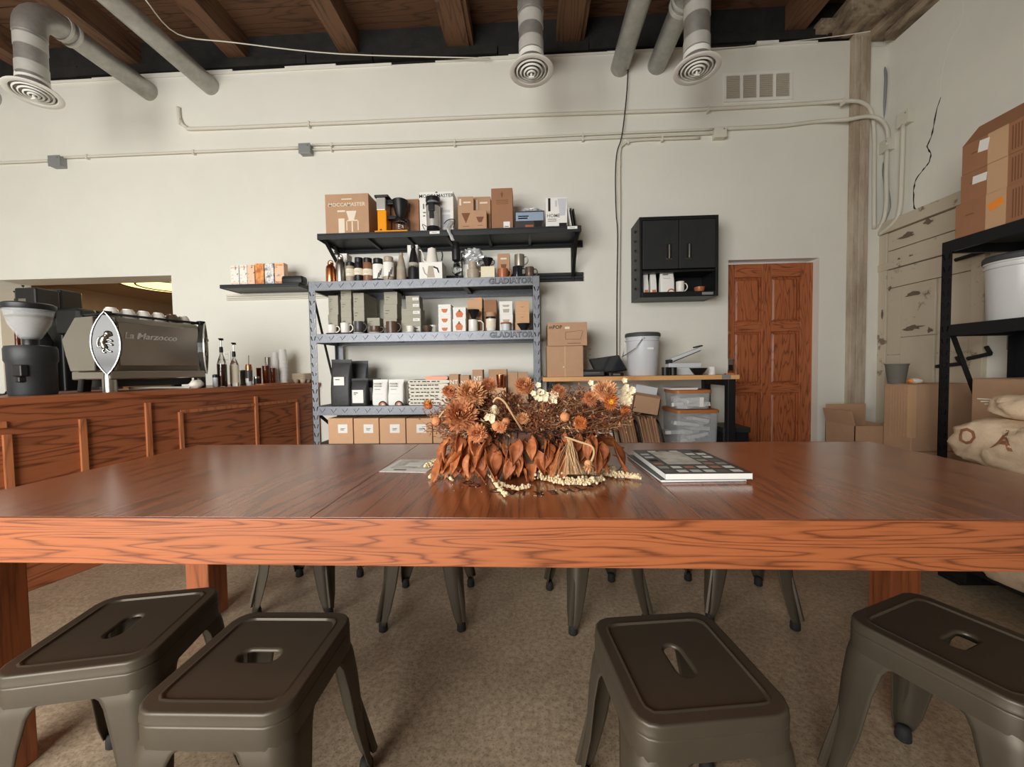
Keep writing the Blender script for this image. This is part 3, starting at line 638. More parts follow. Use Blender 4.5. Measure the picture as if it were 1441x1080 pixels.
def shelf_rack(name, label, base, W, D, H, levels, mats, rz=0, bh=.075, deckm='dgrey', lettering=True, marks=True, braces=True, deck_skip=()):
    """steel shelving unit; local frame: x along the front, y to the back, front-left foot at the origin"""
    post, beam = mats
    t = thing(name, label, 'shelving', base, rz, None)
    for sx, x in ((1, 0), (-1, W)):
        for sy, y in ((1, 0), (-1, D)):
            obj('upright', (slotted_post(H, sx=sx) if sy == 1 else angle_post(H, sx=sx, sy=sy)).xf(Matrix.Translation((x, y, 0))), K[post], t)
        if braces:
            for z0, z1 in (((levels[-1]+.05, levels[-2]-.06), (levels[-2]+.05, levels[0]-.1)) if lettering else ((levels[-1]+.25, levels[-2]-.02),)):
                obj('end_brace', MB().bar((x+sx*.012, .05, z1), (x+sx*.012, D-.05, z0), .03, .006, (1, 0, 0)), K['blackm'], t)
    for k, z in enumerate(levels):
        b = obj('front_beam', MB().box(.058 if bh < .09 else .058, W-.058, -.004, .022, z-bh, z), K[beam], t, bevel=.002)
        obj('rear_beam', MB().box(.058, W-.058, D-.022, D, z-bh, z), K[beam], t)
        for x in (.004, W-.026): obj('side_beam', MB().box(x, x+.022, .05, D-.05, z-bh, z), K[beam], t)
        if k not in deck_skip:
            obj('shelf_board', MB().box(.03, W-.03, .022, D-.022, z-.016, z), K[deckm], t)
            for q in (.33, .67): obj('cross_bar', MB().box(W*q-.02, W*q+.02, .022, D-.022, z-.05, z-.016), K['blackm'], t)
        if marks:
            m = MB(); n_ = 15; xe = W*.755 if lettering else W-.08
            for i in range(n_):
                x = .085+(xe-.1)*i/(n_-1); zc = z-bh/2
                m.prism([(x-.022, zc+.014), (x-.015, zc+.012), (x+.004, zc-.014), (x-.002, zc-.018)], -.0105, -.003)
                m.prism([(x+.004, zc-.002), (x+.026, zc+.022), (x+.029, zc+.018), (x+.008, zc-.008)], -.0105, -.003)
            obj('tread_mark', m, K[beam], b)['kind'] = 'stuff'
        if lettering: text('lettering', 'GLADIATOR', .062, K[beam], b, (W*.875, -.006, z-bh/2), ext=.0015, offset=-.0012, space=1.04, chamfer=.0042)
    return t
RX0, RX1 = atY(437, 500, RY0).x, atY(761, 500, RY0).x
RL = [atY(600, 392.5, RY0).z, atY(600, 467.5, RY0).z, atY(600, 571, RY0).z, atY(600, 625, RY0).z]
rack = shelf_rack('shelving_rack', 'grey hammered-steel shelving rack with lettered beams, stocked with coffee goods', (RX0, RY0, 0), RX1-RX0, RY1-RY0, RL[0], RL, ('grey', 'grey'))
# black wall shelf on slotted tracks
SF = 3.30
sx0, sx1 = atY(446, 335, SF).x, atY(818, 322, SF).x; SZ = atY(632, 323, SF).z
ws = thing('wall_shelf', 'long black steel wall shelf on slotted tracks above the grey rack', 'shelf', ((sx0+sx1)/2, WY, SZ))
hw = (sx1-sx0)/2; dS = WY-SF
obj('tray', MB().box(-hw, hw, -dS, 0, -.012, 0).box(-hw, hw, -dS, -dS+.01, -.052, -.012).box(-hw, -hw+.01, -dS, -.03, -.052, -.012).box(hw-.01, hw, -dS, -.03, -.052, -.012), K['charcoal'], ws, bevel=.003)
for q in (-.64, -.33, -.02, .3, .62): obj('under_rib', MB().box(q*hw-.012, q*hw+.012, -dS+.02, -.03, -.034, -.012), K['charcoal'], ws)
for xx in (-hw+.035, hw-.03):
    obj('bracket', MB().bar((xx, -.04, -.33 if xx > 0 else -.25), (xx, -dS+.06, -.03), .012, .03, (1, 0, 0)).box(xx-.014, xx+.014, -.03, 0, -.37 if xx > 0 else -.3, -.012).bar((xx, -.035, -.14), (xx, -.2, -.03), .01, .02, (1, 0, 0)), K['blackm'], ws)
def track(label, x0, x1, y0, y1, m):
    a, b = atY(x0, y1, WY-.02), atY(x1, y0, WY-.02); h = b.z-a.z
    t = thing('wall_track', label, 'rail', ((a.x+b.x)/2, WY, a.z))
    w2 = (b.x-a.x)/2
    obj('back_strip', MB().box(-w2, w2, -.006, 0, 0, h), K[m], t)
    for z0, z1 in ((0, .22), (.30, .60), (.68, 1)): obj('rail_lip', MB().box(-w2, w2, -.02, -.006, z0*h, z1*h), K[m], t, bevel=.003)
track('upper black slotted wall track behind the coffee bottles', 470, 820, 338, 358, 'charcoal')
track('lower black slotted wall track showing past the end of the grey rack', 560, 821, 383, 402, 'charcoal')
track('pale slotted wall track beneath the small packet shelf', 318, 470, 411, 423, 'offwhite')
# small shelf
S2 = 3.44; a, b = atY(309, 404, S2), atY(421, 399, S2); S2Z = atY(365, 399.5, S2).z
s2 = thing('wall_shelf', 'small black wall shelf holding a row of printed packets', 'shelf', ((a.x+b.x)/2, WY, S2Z)); hw2 = (b.x-a.x)/2
obj('tray', MB().box(-hw2, hw2, S2-WY, 0, -.012, 0).box(-hw2, hw2, S2-WY, S2-WY+.008, -.034, -.012).box(-hw2, -hw2+.008, S2-WY, -.02, -.034, -.012).box(hw2-.008, hw2, S2-WY, -.02, -.034, -.012), K['charcoal'], s2, bevel=.002)
obj('under_panel', MB().box(-hw2+.01, hw2-.01, S2-WY+.01, -.022, -.03, -.013), K['black'], s2)
# black wall cabinet
CY_ = 3.44
a, b = atY(900, 419, CY_), atY(1011.5, 302, CY_); cw, chh = b.x-a.x, b.z-a.z
cb = thing('wall_cabinet', 'black steel wall cabinet with two doors above an open cubby', 'cabinet', ((a.x+b.x)/2, WY, a.z))
dC = WY-CY_; hw3 = cw/2; zc = chh*.345
obj('body', MB().box(-hw3, -hw3+.022, -dC, 0, 0, chh).box(hw3-.022, hw3, -dC, 0, 0, chh).box(-hw3+.022, hw3-.022, -dC, 0, chh-.03, chh).box(-hw3+.022, hw3-.022, -dC, 0, 0, .045).box(-hw3+.022, hw3-.022, -.012, 0, .045, chh-.03).box(-hw3+.022, hw3-.022, -dC+.02, -.012, zc-.02, zc), K['blackm'], cb, bevel=.003)
for s_ in (-1, 1):
    dr = obj('cabinet_door', MB().box(min(s_*.003, s_*(hw3-.028)), max(s_*.003, s_*(hw3-.028)), -dC-.004, -dC+.014, zc+.004, chh-.034), K['charcoal'], cb, bevel=.003)
    obj('handle', MB().box(s_*.085-.024, s_*.085+.024, -dC-.008, -dC-.003, zc+.085, zc+.09).box(s_*.085-.004, s_*.085+.006, -dC-.016, -dC-.006, zc+.09, zc+.21), K['steel'], dr, bevel=.002)
    obj('handle_cup', MB().box(s_*.085-.024, s_*.085+.024, -dC-.007, -dC-.003, zc+.085, zc+.215), K['blackm'], dr, bevel=.002)
for q in range(7): obj('vent_dimple', MB().ball((-hw3-.001, -dC*.55, .1+q*.085), .012, 8, 4), K['blackm'], cb)
obj('badge', MB().box(hw3-.14, hw3-.045, -dC-.003, -dC+.001, .012, .034), K['greybox'], cb)
CUB = (cb.location.x, a.z+.045)
# bench
BYF = 3.16; a, b = atY(764, 534.5, BYF), atY(1041, 527.5, BYF); BZ = atY(900, 529.5, BYF).z
bn = thing('workbench', 'pine-topped workbench on black steel legs beside the grey rack', 'bench', ((a.x+b.x)/2, (BYF+3.70)/2, 0))
bw = (b.x-a.x)/2; bd = (3.70-BYF)/2
obj('bench_top', MB().box(-bw, bw, -bd, bd, BZ-.036, BZ), K['bench'], bn, bevel=.003)
lx = atY(1028, 580, 3.2).x-bn.location.x
for x_ in (-bw+.08, lx):
    for y_ in (-bd+.05, bd-.06): obj('leg', MB().box(x_-.03, x_+.03, y_-.03, y_+.03, 0, BZ-.036), K['blackm'], bn, bevel=.003)
    obj('end_rail', MB().box(x_-.02, x_+.02, -bd+.08, bd-.09, BZ-.09, BZ-.04), K['blackm'], bn)
LSZ = .30
lsx = atY(1014.5, 600, 3.26).x-bn.location.x
obj('lower_shelf', MB().box(-bw+.05, lsx, -bd+.02, bd-.03, LSZ-.03, LSZ), K['bench'], bn)
for y_ in (-bd+.05, bd-.06): obj('shelf_support', MB().box(lsx-.05, lsx-.01, y_-.02, y_+.02, 0, LSZ-.03), K['blackm'], bn)
obj('metal_tag', MB().box(bw-.14, bw-.07, -bd-.002, -bd+.01, BZ-.032, BZ+.001), K['greybox'], bn)
# black rack along the right wall; its long front faces into the room
QX = 2.62
a = atX(1323, 460, QX)
QL = [atX(1340, 338, QX).z+.0, atX(1340, 457, QX).z, .12]
QYf = atX(1323, 460, QX).y
rk2 = shelf_rack('shelving_rack', 'black steel shelving rack along the cracked wall, cartons on top', (QX, QYf, 0), 1.95, .46, QL[0], QL, ('blackm', 'blackm'), rz=R_(-90), lettering=False, marks=False, bh=.07, deckm='dgrey')
# ================================================================== GOODS: builders
def geo(x0, x1, yt, Y, Zb):
    xm = (x0+x1)/2; A = atY(x0, yt, Y); B = atY(x1, yt, Y)
    return (A.x+B.x)/2, B.x-A.x, atY(xm, yt, Y).z-Zb
def front_decal(t, w_, h_, kind, *a):
    """flat print or paper on a box front; fractions of the front face, origin lower left"""
    if kind == 'lab':
        u0, u1, v0, v1, m = a
        return obj('label_print', MB().box((u0-.5)*w_, (u1-.5)*w_, -.0012, .001, v0*h_, v1*h_), K[m], t)
    if kind == 'poly':
        pts, m = a
        return obj('print', MB().prism([((u-.5)*w_, v*h_) for u, v in pts], -.0011, .001), K[m], t)
    if kind == 'txt':
        s_, u, v, sz, m = a
        return text('lettering', s_, sz, K[m], t, ((u-.5)*w_, -.0013, v*h_), ext=.0002, offset=.0004)
    if kind == 'vtxt':
        s_, u, v, sz, m = a
        return text('lettering', s_, sz, K[m], t, ((u-.5)*w_, -.0013, v*h_), (R_(90), R_(-90), 0), ext=.0002, offset=.0004)
def carton(label, x0, x1, yt, Y, Zb, dep, m, name='cardboard_box', cat='box', dec=(), rz=0, group=None, flap=True, h=None):
    X, w_, hh = geo(x0, x1, yt, Y, Zb); hh = h or hh
    t = thing(name, label, cat, (X, Y, Zb), rz, group)
    obj('body', MB().box(-w_/2, w_/2, 0, dep, 0, hh-.0015), K[m], t, bevel=.0018)
    if flap:
        obj('top_flap', MB().box(-w_/2+.001, w_/2-.001, .0005, dep*.495, hh-.003, hh), K[m], t)
        obj('top_flap', MB().box(-w_/2+.001, w_/2-.001, dep*.505, dep-.0005, hh-.003, hh), K[m], t)
    for d in dec: front_decal(t, w_, hh, *d)
    return t
def stack(label_fn, x0, x1, ys, Y, Zb, dep, m, dec=(), group=None, jit=.003, name='cardboard_box'):
    """boxes piled on each other, tops at the given heights, lowest first"""
    z = Zb; out = []
    for i, yt in enumerate(ys):
        X, w_, top = geo(x0, x1, yt, Y, 0); hh = top-z
        t = thing(name, label_fn(i), 'box', (X+random.uniform(-jit, jit), Y+random.uniform(0, jit), z), 0, group)
        obj('body', MB().box(-w_/2, w_/2, 0, dep, 0, hh*.72), K[m], t, bevel=.0012)
        obj('lid', MB().box(-w_/2-.0008, w_/2+.0008, -.0008, dep+.0008, hh*.72, hh-.0004), K[m], t, bevel=.0012)
        for d in dec: front_decal(t, w_, hh, *d)
        z = top; out.append(t)
    return out
def lathe_thing(name, label, cat, xc, wpx, yt, Y, Zb, parts, group=None, n=24, extra=None):
    """parts: (part name, profile as (radius fraction, height fraction), material)"""
    X, w_, hh = geo(xc-wpx/2, xc+wpx/2, yt, Y, Zb); r = w_/2
    t = thing(name, label, cat, (X, Y+r, Zb), 0, group)
    for nm, prof, m in parts:
        obj(nm, MB().lathe([(max(.0004, p*r), q*hh) for p, q in prof], n), K[m], t, smooth=True, sharp=35)
    if extra: extra(t, r, hh)
    return t
def wrap(t, r, h, z0, z1, a0, a1, m, name='label_wrap', r1=None):
    n_ = 12; r1 = r1 or r
    A = [R_(-90)+R_(a0+(a1-a0)*i/n_) for i in range(n_+1)]
    return obj(name, MB().loft([[(rr*math.cos(q), rr*math.sin(q), z*h) for q in A] for rr, z in ((r*1.012+.0003, z0), (r1*1.012+.0003, z1))], False, False, closed=False), K[m], t, smooth=True)
def mug(label, x0, x1, yt, Y, Zb, m, side=1, taper=1.0, name='mug', cat='mug', saucer=None, group=None, handle=True, inner=None, flare=1.0):
    X, w_, hh = geo(x0, x1, yt, Y, Zb); r = w_/2
    t = thing(name, label, cat, (X, Y+r, Zb), 0, group); b = .0
    if saucer:
        obj('saucer', MB().lathe([(r*.7, 0), (r*1.05, .003), (r*1.26, .010), (r*1.28, .012), (r*1.22, .013), (r*.8, .006), (.001, .006)], 26), K[saucer], t, smooth=True, sharp=40); b = .006
    obj('body', MB().lathe([(r*.86*taper, b), (r*.95*taper, b+.004), (r*(.5+.5*taper), b+(hh-b)*.5), (r*flare, hh), (r*flare-.0035, hh), (r*.9*taper, b+.012), (.001, b+.009)], 26, c1=False), K[m], t, smooth=True, sharp=40)
    if handle:
        P = [(side*r*.92, 0, b+(hh-b)*.82), (side*(r+.014), 0, b+(hh-b)*.84), (side*(r+.027), 0, b+(hh-b)*.62), (side*(r+.024), 0, b+(hh-b)*.38), (side*(r+.006), 0, b+(hh-b)*.20), (side*r*.9, 0, b+(hh-b)*.2)]
        obj('handle', MB().tube(smooth_path(P, 4), .0052, 8), K[m], t, smooth=True)
    return t
def dripper(label, x0, x1, yt, Y, Zb, m='black'):
    X, w_, hh = geo(x0, x1, yt, Y, Zb); r = w_/2
    t = thing('coffee_dripper', label, 'dripper', (X, Y+r, Zb))
    obj('cone', MB().lathe([(r*.34, hh*.1), (r*.95, hh*.92), (r, hh*.95), (r, hh), (r*.93, hh), (r*.3, hh*.16), (.001, hh*.14)], 26, c0=False, c1=False), K[m], t, smooth=True, sharp=40)
    obj('base_plate', MB().lathe([(r*.62, 0), (r*.66, hh*.04), (r*.64, hh*.10), (.001, hh*.12)], 26), K[m], t, smooth=True, sharp=40)
    obj('handle', MB().tube(smooth_path([(r*.9, 0, hh*.85), (r*1.2, 0, hh*.75), (r*1.15, 0, hh*.4), (r*.6, 0, hh*.3)], 4), .004, 6), K[m], t, smooth=True)
    return t
def crumple(name, label, cat, X, Y, Z, rx, ry, rz_, m, seed, amp=.35, group=None):
    t = thing(name, label, cat, (X, Y, Z))
    mb = MB().ball((0, 0, 0), 1, 26, 16)
    vs = []
    for p in mb.v:
        v = Vector(p); d = 1+amp*noise.noise(v*2.1+Vector((seed, 0, 0)))+amp*.6*noise.noise(v*5+Vector((0, seed, 0)))+amp*.3*noise.noise(v*11)
        vs.append((v.x*rx*d, v.y*ry*d, max(-rz_, v.z*rz_*d)+rz_))
    mb.v = vs
    obj('crumpled_film', mb, K[m], t, smooth=False); return t
def pouch(name, label, x0, x1, yt, Y, Zb, dep, m, dec=(), group=None, taper=.8, top_roll=False, cat='bag'):
    """stand-up bag: full at the foot, flat and pinched at the top seam"""
    X, w_, hh = geo(x0, x1, yt, Y, Zb); t = thing(name, label, cat, (X, Y, Zb), 0, group)
    rings = []; n_ = 16
    for z, d, wv in ((0, .92, .96), (.04, 1, 1), (.35, .97, .99), (.6, .75, .97), (.8, .42, .98), (.92, .12, 1), (.94, .05, 1), (1, .04, 1)):
        ring = []
        for (x, y, _) in rrect(w_*wv, max(dep*d, .003), min(dep*d*.45, w_*.12), 4):
            ring.append((x, dep/2+y+(.0 if z < .9 else 0), z*hh))
        rings.append(ring)
    obj('bag_body', MB().loft(rings).jitter(.004, 22, x0*.1), K[m], t, smooth=True, sharp=60)
    obj('top_seal', MB().box(-w_/2, w_/2, dep/2-.0025, dep/2+.0025, hh*.93, hh*.955), K[m], t)
    for d in dec:
        kind = d[0]
        if kind == 'lab':
            u0, u1, v0, v1, mm = d[1:]
            obj('label_print', MB().box((u0-.5)*w_, (u1-.5)*w_, -.0045, .012, v0*hh, v1*hh), K[mm], t)
        elif kind == 'txt':
            s_, u, v, sz, mm = d[1:]
            text('lettering', s_, sz, K[mm], t, ((u-.5)*w_, -.0052, v*hh), ext=.0003, offset=.0003)
        elif kind == 'arc':
            u, v, r0, mm = d[1:]
            obj('print', MB().loft([[((u-.5)*w_+rr*math.cos(math.pi*q/10), yy, v*hh+rr*math.sin(math.pi*q/10)) for q in range(11)]+[((u-.5)*w_+(rr-r0*.28)*math.cos(math.pi*(10-q)/10), yy, v*hh+(rr-r0*.28)*math.sin(math.pi*(10-q)/10)) for q in range(11)] for rr, yy in ((r0, -.0048), (r0, .01))]), K[mm], t)
    return t
KB = ('lab', .56, .86, .72, .92, 'paper')
# ================================================================== ON THE LONG WALL SHELF
Y1 = SF+.045; Z1 = SZ
carton('large kraft box printed with a cream coffee-maker picture', 457, 518, 273, Y1, Z1, .30, 'kraft', dec=[
    ('txt', 'MOCCAMASTER', .5, .735, .045, 'cream'), ('lab', .38, .62, .86, .885, 'cream'),
    ('lab', .30, .44, .03, .40, 'cream'), ('lab', .26, .75, .005, .035, 'cream'), ('lab', .28, .46, .56, .60, 'cream'),
    ('poly', [(.48, .58), (.72, .58), (.66, .36), (.54, .36)], 'cream'), ('lab', .50, .74, .33, .36, 'cream'), ('lab', .48, .50, .1, .33, 'cream'), ('lab', .74, .76, .1, .33, 'cream'), ('lab', .60, .63, .06, .32, 'cream')])
carton('kraft box standing behind the orange coffee maker', 541, 589, 281, Y1+.175, Z1, .2, 'kraft3')
# orange drip coffee maker
X, w_, hh = geo(525, 573, 272, Y1, Z1); t = thing('coffee_maker', 'orange and chrome drip coffee maker with black filter basket', 'coffee maker', (X, Y1+.07, Z1))
L = -w_/2; u = w_
obj('base', MB().box(L, L+.97*u, -.06, .09, .004, .030).box(L+.02, L+.95*u, -.05, .08, 0, .004), K['orange'], t, bevel=.006)
obj('tower', MB().box(L+.07*u, L+.34*u, -.045, .075, .03, hh*.62), K['orange'], t, bevel=.008)
obj('water_tank', MB().box(L+.05*u, L+.32*u, -.045, .075, hh*.62, hh*.94), K['satin'], t, bevel=.006)
obj('tank_lid', MB().box(L, L+.42*u, -.055, .085, hh*.94, hh), K['black'], t, bevel=.008)
obj('outlet_arm', MB().box(L+.3*u, L+.56*u, -.012, .03, hh*.80, hh*.93), K['black'], t, bevel=.006)
obj('basket_bracket', MB().box(L+.32*u, L+.62*u, -.02, .04, hh*.42, hh*.5), K['black'], t, bevel=.004)
cx_ = L+.70*u
obj('filter_basket', MB().lathe([(.028, hh*.46), (.045, hh*.55), (.066, hh*.86), (.068, hh*.9), (.05, hh*.93), (.001, hh*.94)], 26, (cx_, .01, 0)), K['black'], t, smooth=True, sharp=40)
obj('basket_handle', MB().tube(smooth_path([(cx_+.062, .01, hh*.84), (cx_+.085, .01, hh*.80), (cx_+.08, .01, hh*.6)], 4), .006, 8), K['black'], t)
obj('carafe_lid', MB().lathe([(.05, hh*.36), (.054, hh*.38), (.05, hh*.44), (.02, hh*.46)], 24, (cx_, .01, 0)), K['black'], t, smooth=True, sharp=40)
obj('carafe', MB().lathe([(.045, .031), (.056, .045), (.057, hh*.3), (.048, hh*.36), (.046, hh*.36), (.053, hh*.3), (.052, .047), (.001, .036)], 26, (cx_, .01, 0), c1=False), K['glass'], t, smooth=True)
obj('carafe_handle', MB().tube(smooth_path([(cx_+.05, -.01, hh*.37), (cx_+.085, -.02, hh*.36), (cx_+.088, -.02, hh*.12), (cx_+.08, -.02, .036)], 4), .0065, 8), K['black'], t)
obj('hot_plate', MB().lathe([(.05, .030), (.05, .033)], 20, (cx_, .01, 0)), K['black'], t)
for q in (.30, .5): obj('switch', MB().box(L+.14*u, L+.20*u, -.048, -.044, hh*.09+q*.02, hh*.09+q*.02+.006), K['black'], t)
carton('tall white box with black coffee-maker lettering', 590, 637.5, 270, Y1+.05, Z1, .26, 'paper', dec=[
    ('txt', 'MOCCAMASTER', .5, .90, .042, 'ink'), ('lab', .48, .54, .975, .998, 'ink'), ('lab', .1, .14, .60, .72, 'greyink'), ('lab', .1, .18, .50, .53, 'greyink'), ('lab', .1, .16, .42, .45, 'greyink'), ('lab', .64, .90, .5, .56, 'bucket'), ('lab', .64, .90, .15, .45, 'bucket')])
X, w_, hh = geo(600, 620, 280, Y1, Z1); t = thing('coffee_grinder', 'chrome electric grinder with black cap in front of the white box', 'grinder', (X, Y1+.04-.06, Z1)); r = w_/2
obj('base', MB().lathe([(r*.85, 0), (r*.95, .006), (r*.9, .028)], 22), K['black'], t, smooth=True, sharp=40)
obj('chrome_body', MB().lathe([(r*.92, .028), (r*.96, hh*.6), (r*.96, hh*.74)], 24), K['satin'], t, smooth=True, sharp=40)
obj('front_spout', MB().box(-r*.42, r*.42, -r*1.12, -r*.5, hh*.52, hh*.72).box(-r*.3, r*.3, -r*1.1, -r*.6, hh*.3, hh*.52), K['black'], t, bevel=.004)
obj('collar', MB().lathe([(r, hh*.72), (r, hh*.79)], 24), K['black'], t, smooth=True, sharp=40)
obj('hopper', MB().lathe([(r*.72, hh*.79), (r*.85, hh*.86)], 24), K['clear'], t, smooth=True, sharp=40)
obj('cap', MB().lathe([(r*.98, hh*.86), (r, hh*.9), (r*.98, hh*.985), (r*.7, hh)], 24), K['black'], t, smooth=True, sharp=40)
obj('power_cord', MB().tube(smooth_path([(-r*.7, .02, .03), (-r*1.5, .0, .06), (-r*1.3, -.02, .02), (-r*1.1, -.03, .004)], 5), .003, 6), K['cable'], t)
# clear film hanging over the shelf edge
p = atY(632, 316, SF-.012); t = thing('plastic_strip', 'crumpled translucent plastic strip draped over the black shelf edge', 'plastic strip', (p.x, SF, SZ))
P = [(-.045, .078, .012), (-.01, .055, .09), (.01, .02, .06), (-.005, -.012, .012), (.01, -.03, -.05), (.035, -.028, -.10)]
mb = MB(); S = smooth_path(P, 5); mb.loft([[(q.x-.02*(1-.4*i/len(S)), q.y, q.z), (q.x-.004, q.y-.008, q.z+.004), (q.x+.02*(1-.4*i/len(S)), q.y, q.z), (q.x, q.y+.006, q.z-.002)] for i, q in enumerate(S)])
obj('film', mb.jitter(.006, 30, 2), K['foil'], t)
obj('dark_tie', MB().tube(smooth_path([(-.06, .06, .07), (-.02, .05, .10), (.04, .03, .09), (.03, .02, .02)], 4), .004, 6), K['black'], t)
def v60dec(m='brownink'): return [('poly', [(.22, .52), (.78, .52), (.5, .22)], m), ('lab', .35, .82, .81, .855, 'cream'), ('lab', .3, .7, .12, .135, m)]
carton('kraft box with a printed cone, beside the white coffee-maker box', 644, 666, 277, Y1, Z1, .13, 'kraft', dec=v60dec()+[('lab', .10, .22, .75, .94, 'cream')])
carton('kraft box behind the small cone-printed box', 667, 690, 277, Y1+.07, Z1, .13, 'kraft', dec=[('lab', .35, .82, .81, .855, 'cream'), ('lab', .10, .22, .64, .92, 'cream')])
carton('small kraft box with a printed cone in front of a taller kraft box', 666, 684.5, 296, Y1-.02, Z1, .085, 'kraft', dec=[('poly', [(.2, .66), (.8, .66), (.62, .38), (.38, .38)], 'brownink'), ('lab', .3, .7, .2, .22, 'brownink')])
carton('tallest kraft box with a small white barcode label', 691, 721, 265, Y1, Z1, .16, 'kraft3', dec=[('lab', .56, .86, .03, .19, 'paper'), ('lab', .6, .8, .06, .08, 'ink'), ('lab', .22, .8, .70, .715, 'brownink'), ('lab', .22, .8, .66, .672, 'brownink'), ('lab', .22, .8, .62, .63, 'brownink'), ('poly', [(.5, .76), (.56, .86), (.5, .92), (.44, .86)], 'brownink')])
K['blueprint'] = mat('blue_grey_print', (150, 168, 188), .4); K['darkbox'] = mat('dark_print', (62, 60, 60), .4)
t = carton('dark box with blue-grey picture print under clear plastic', 725, 766, 297, Y1, Z1, .15, 'darkbox', dec=[('lab', .02, .97, .45, .93, 'blueprint'), ('lab', .1, .46, .68, .74, 'paper'), ('lab', .1, .42, .56, .63, 'paper'), ('poly', [(.60, .86), (.97, .86), (.90, .08), (.66, .08)], 'ink'), ('lab', .34, .62, .05, .22, 'copperc'), ('lab', .03, .28, .01, .09, 'cream')])
p = atY(746, 295, Y1+.06); crumple('plastic_bag', 'crumpled clear plastic bag lying on the dark picture box', 'bag', p.x, Y1+.075, Z1+geo(725, 766, 297, Y1, Z1)[2], .10, .06, .022, 'foil', 3.3)
carton('white box with a glass-carafe picture and black strip', 767.5, 798, 278, Y1, Z1, .15, 'paper', dec=[('lab', .12, .23, .55, .98, 'ink'), ('txt', 'HOME', .36, .40, .04, 'greyink'), ('poly', [(.56, .96), (.98, .96), (.9, .4), (.66, .4)], 'bucket'), ('lab', .62, .98, .03, .16, 'ink'), ('lab', .1, .5, .28, .30, 'greyink'), ('lab', .1, .5, .22, .24, 'greyink'), ('lab', .1, .4, .05, .07, 'bucket'), ('lab', .44, .54, .70, .9, 'bucket')])
for k, (xx, m, lab) in enumerate(((804, 'paper', 'thin white booklet leaning next to the carafe-picture box'), (807.4, 'darkbox', 'dark slim booklet leaning between two others on the black shelf'), (810.8, 'charcoal', 'charcoal slim booklet leaning outermost on the black shelf end'))):
    p = atY(xx, 300, Y1); t = thing('booklet', lab, 'booklet', (p.x, Y1, Z1)); t.rotation_euler = (0, R_(-9), 0)
    obj('cover', MB().box(-.006, -.004, 0, .14, 0, .17-.006*k).box(.004, .006, 0, .14, 0, .17-.006*k).box(-.006, .006, 0, .002, 0, .17-.006*k), K[m], t)
    obj('pages', MB().box(-.004, .004, .002, .136, .003, .165-.006*k), K['paper'], t)
for lab, x0, x1, y0 in (('white price strip on the shelf edge beneath the chrome grinder', 604.5, 618.5, 327.5), ('white price strip at the end of the black shelf edge', 798.5, 812.5, 320.5)):
    a, b = atY(x0, y0, SF-.004), atY(x1, y0, SF-.004)
    t = thing('price_tag', lab, 'tag', ((a.x+b.x)/2, SF-.0005, a.z)); obj('card', MB().box(-(b.x-a.x)/2, (b.x-a.x)/2, -.003, .0005, -.011, .011), K['paper'], t); obj('print_line', MB().box(-.025, .02, -.0034, -.0028, -.002, .001), K['greyink'], t)
# ================================================================== PACKETS ON THE SMALL SHELF
Y2 = S2+.03
K['pk1'] = brushed('printed_packet_white', (240, 236, 226), (60, 56, 54), .5, 28, (1, 1, 1.6), lo=.38, hi=.44)
K['pk2'] = brushed('printed_packet_peach', (238, 200, 168), (70, 50, 40), .5, 26, (1, 1, 1.6), lo=.38, hi=.43)
K['pk3'] = brushed('printed_packet_orange', (238, 172, 96), (196, 96, 50), .5, 16, (1, 1, .7), lo=.42, hi=.56)
K['pk4'] = brushed('printed_packet_grey', (232, 230, 224), (118, 122, 128), .5, 20, lo=.42, hi=.52)
K['pk5'] = brushed('printed_packet_floral', (236, 196, 162), (140, 120, 108), .5, 18, lo=.38, hi=.46)
for lab, x0, x1, yt, m, cap in (('white packet with black brush print and peach corners, end of the row', 324, 335.5, 374, 'pk1', 'pk2'), ('white packet with sparse dark print, second in the row', 336.5, 347, 373, 'pk1', 'pk2'), ('peach packet with dense dark print in the packet row', 347.5, 357.5, 373, 'pk2', 'pk2'),
                                ('orange sunset-coloured packet in the packet row', 358.5, 370.5, 371, 'pk3', 'pk3'), ('grey and white packet in the packet row', 372, 384.5, 370.5, 'pk4', 'pk4'), ('pale floral packet at the end beside the black case', 386, 399, 370, 'pk5', 'pk3')):
    t = carton(lab, x0, x1, yt, Y2, S2Z, .06, m, 'tea_packet', 'packet', dec=[('lab', .1, .9, .86, .93, cap), ('lab', .1, .9, .05, .12, cap)], group='printed packets on the small wall shelf')
X, w_, hh = geo(397.5, 427, 389, Y2-.01, S2Z); t = thing('black_case', 'flat black zip case lying at the end of the packet row', 'case', (X-.005, Y2+.02, S2Z))
obj('shell', MB().loft([rrect(w_*k, .09*k, .014, 5, z) for k, z in ((.94, 0), (1, .006), (1, hh*.75), (.94, hh))]), K['black'], t, smooth=True, sharp=45)
obj('zip', MB().loft([rrect(w_*1.004, .0904, .014, 5, z) for z in (hh*.45, hh*.52)]), K['charcoal'], t)
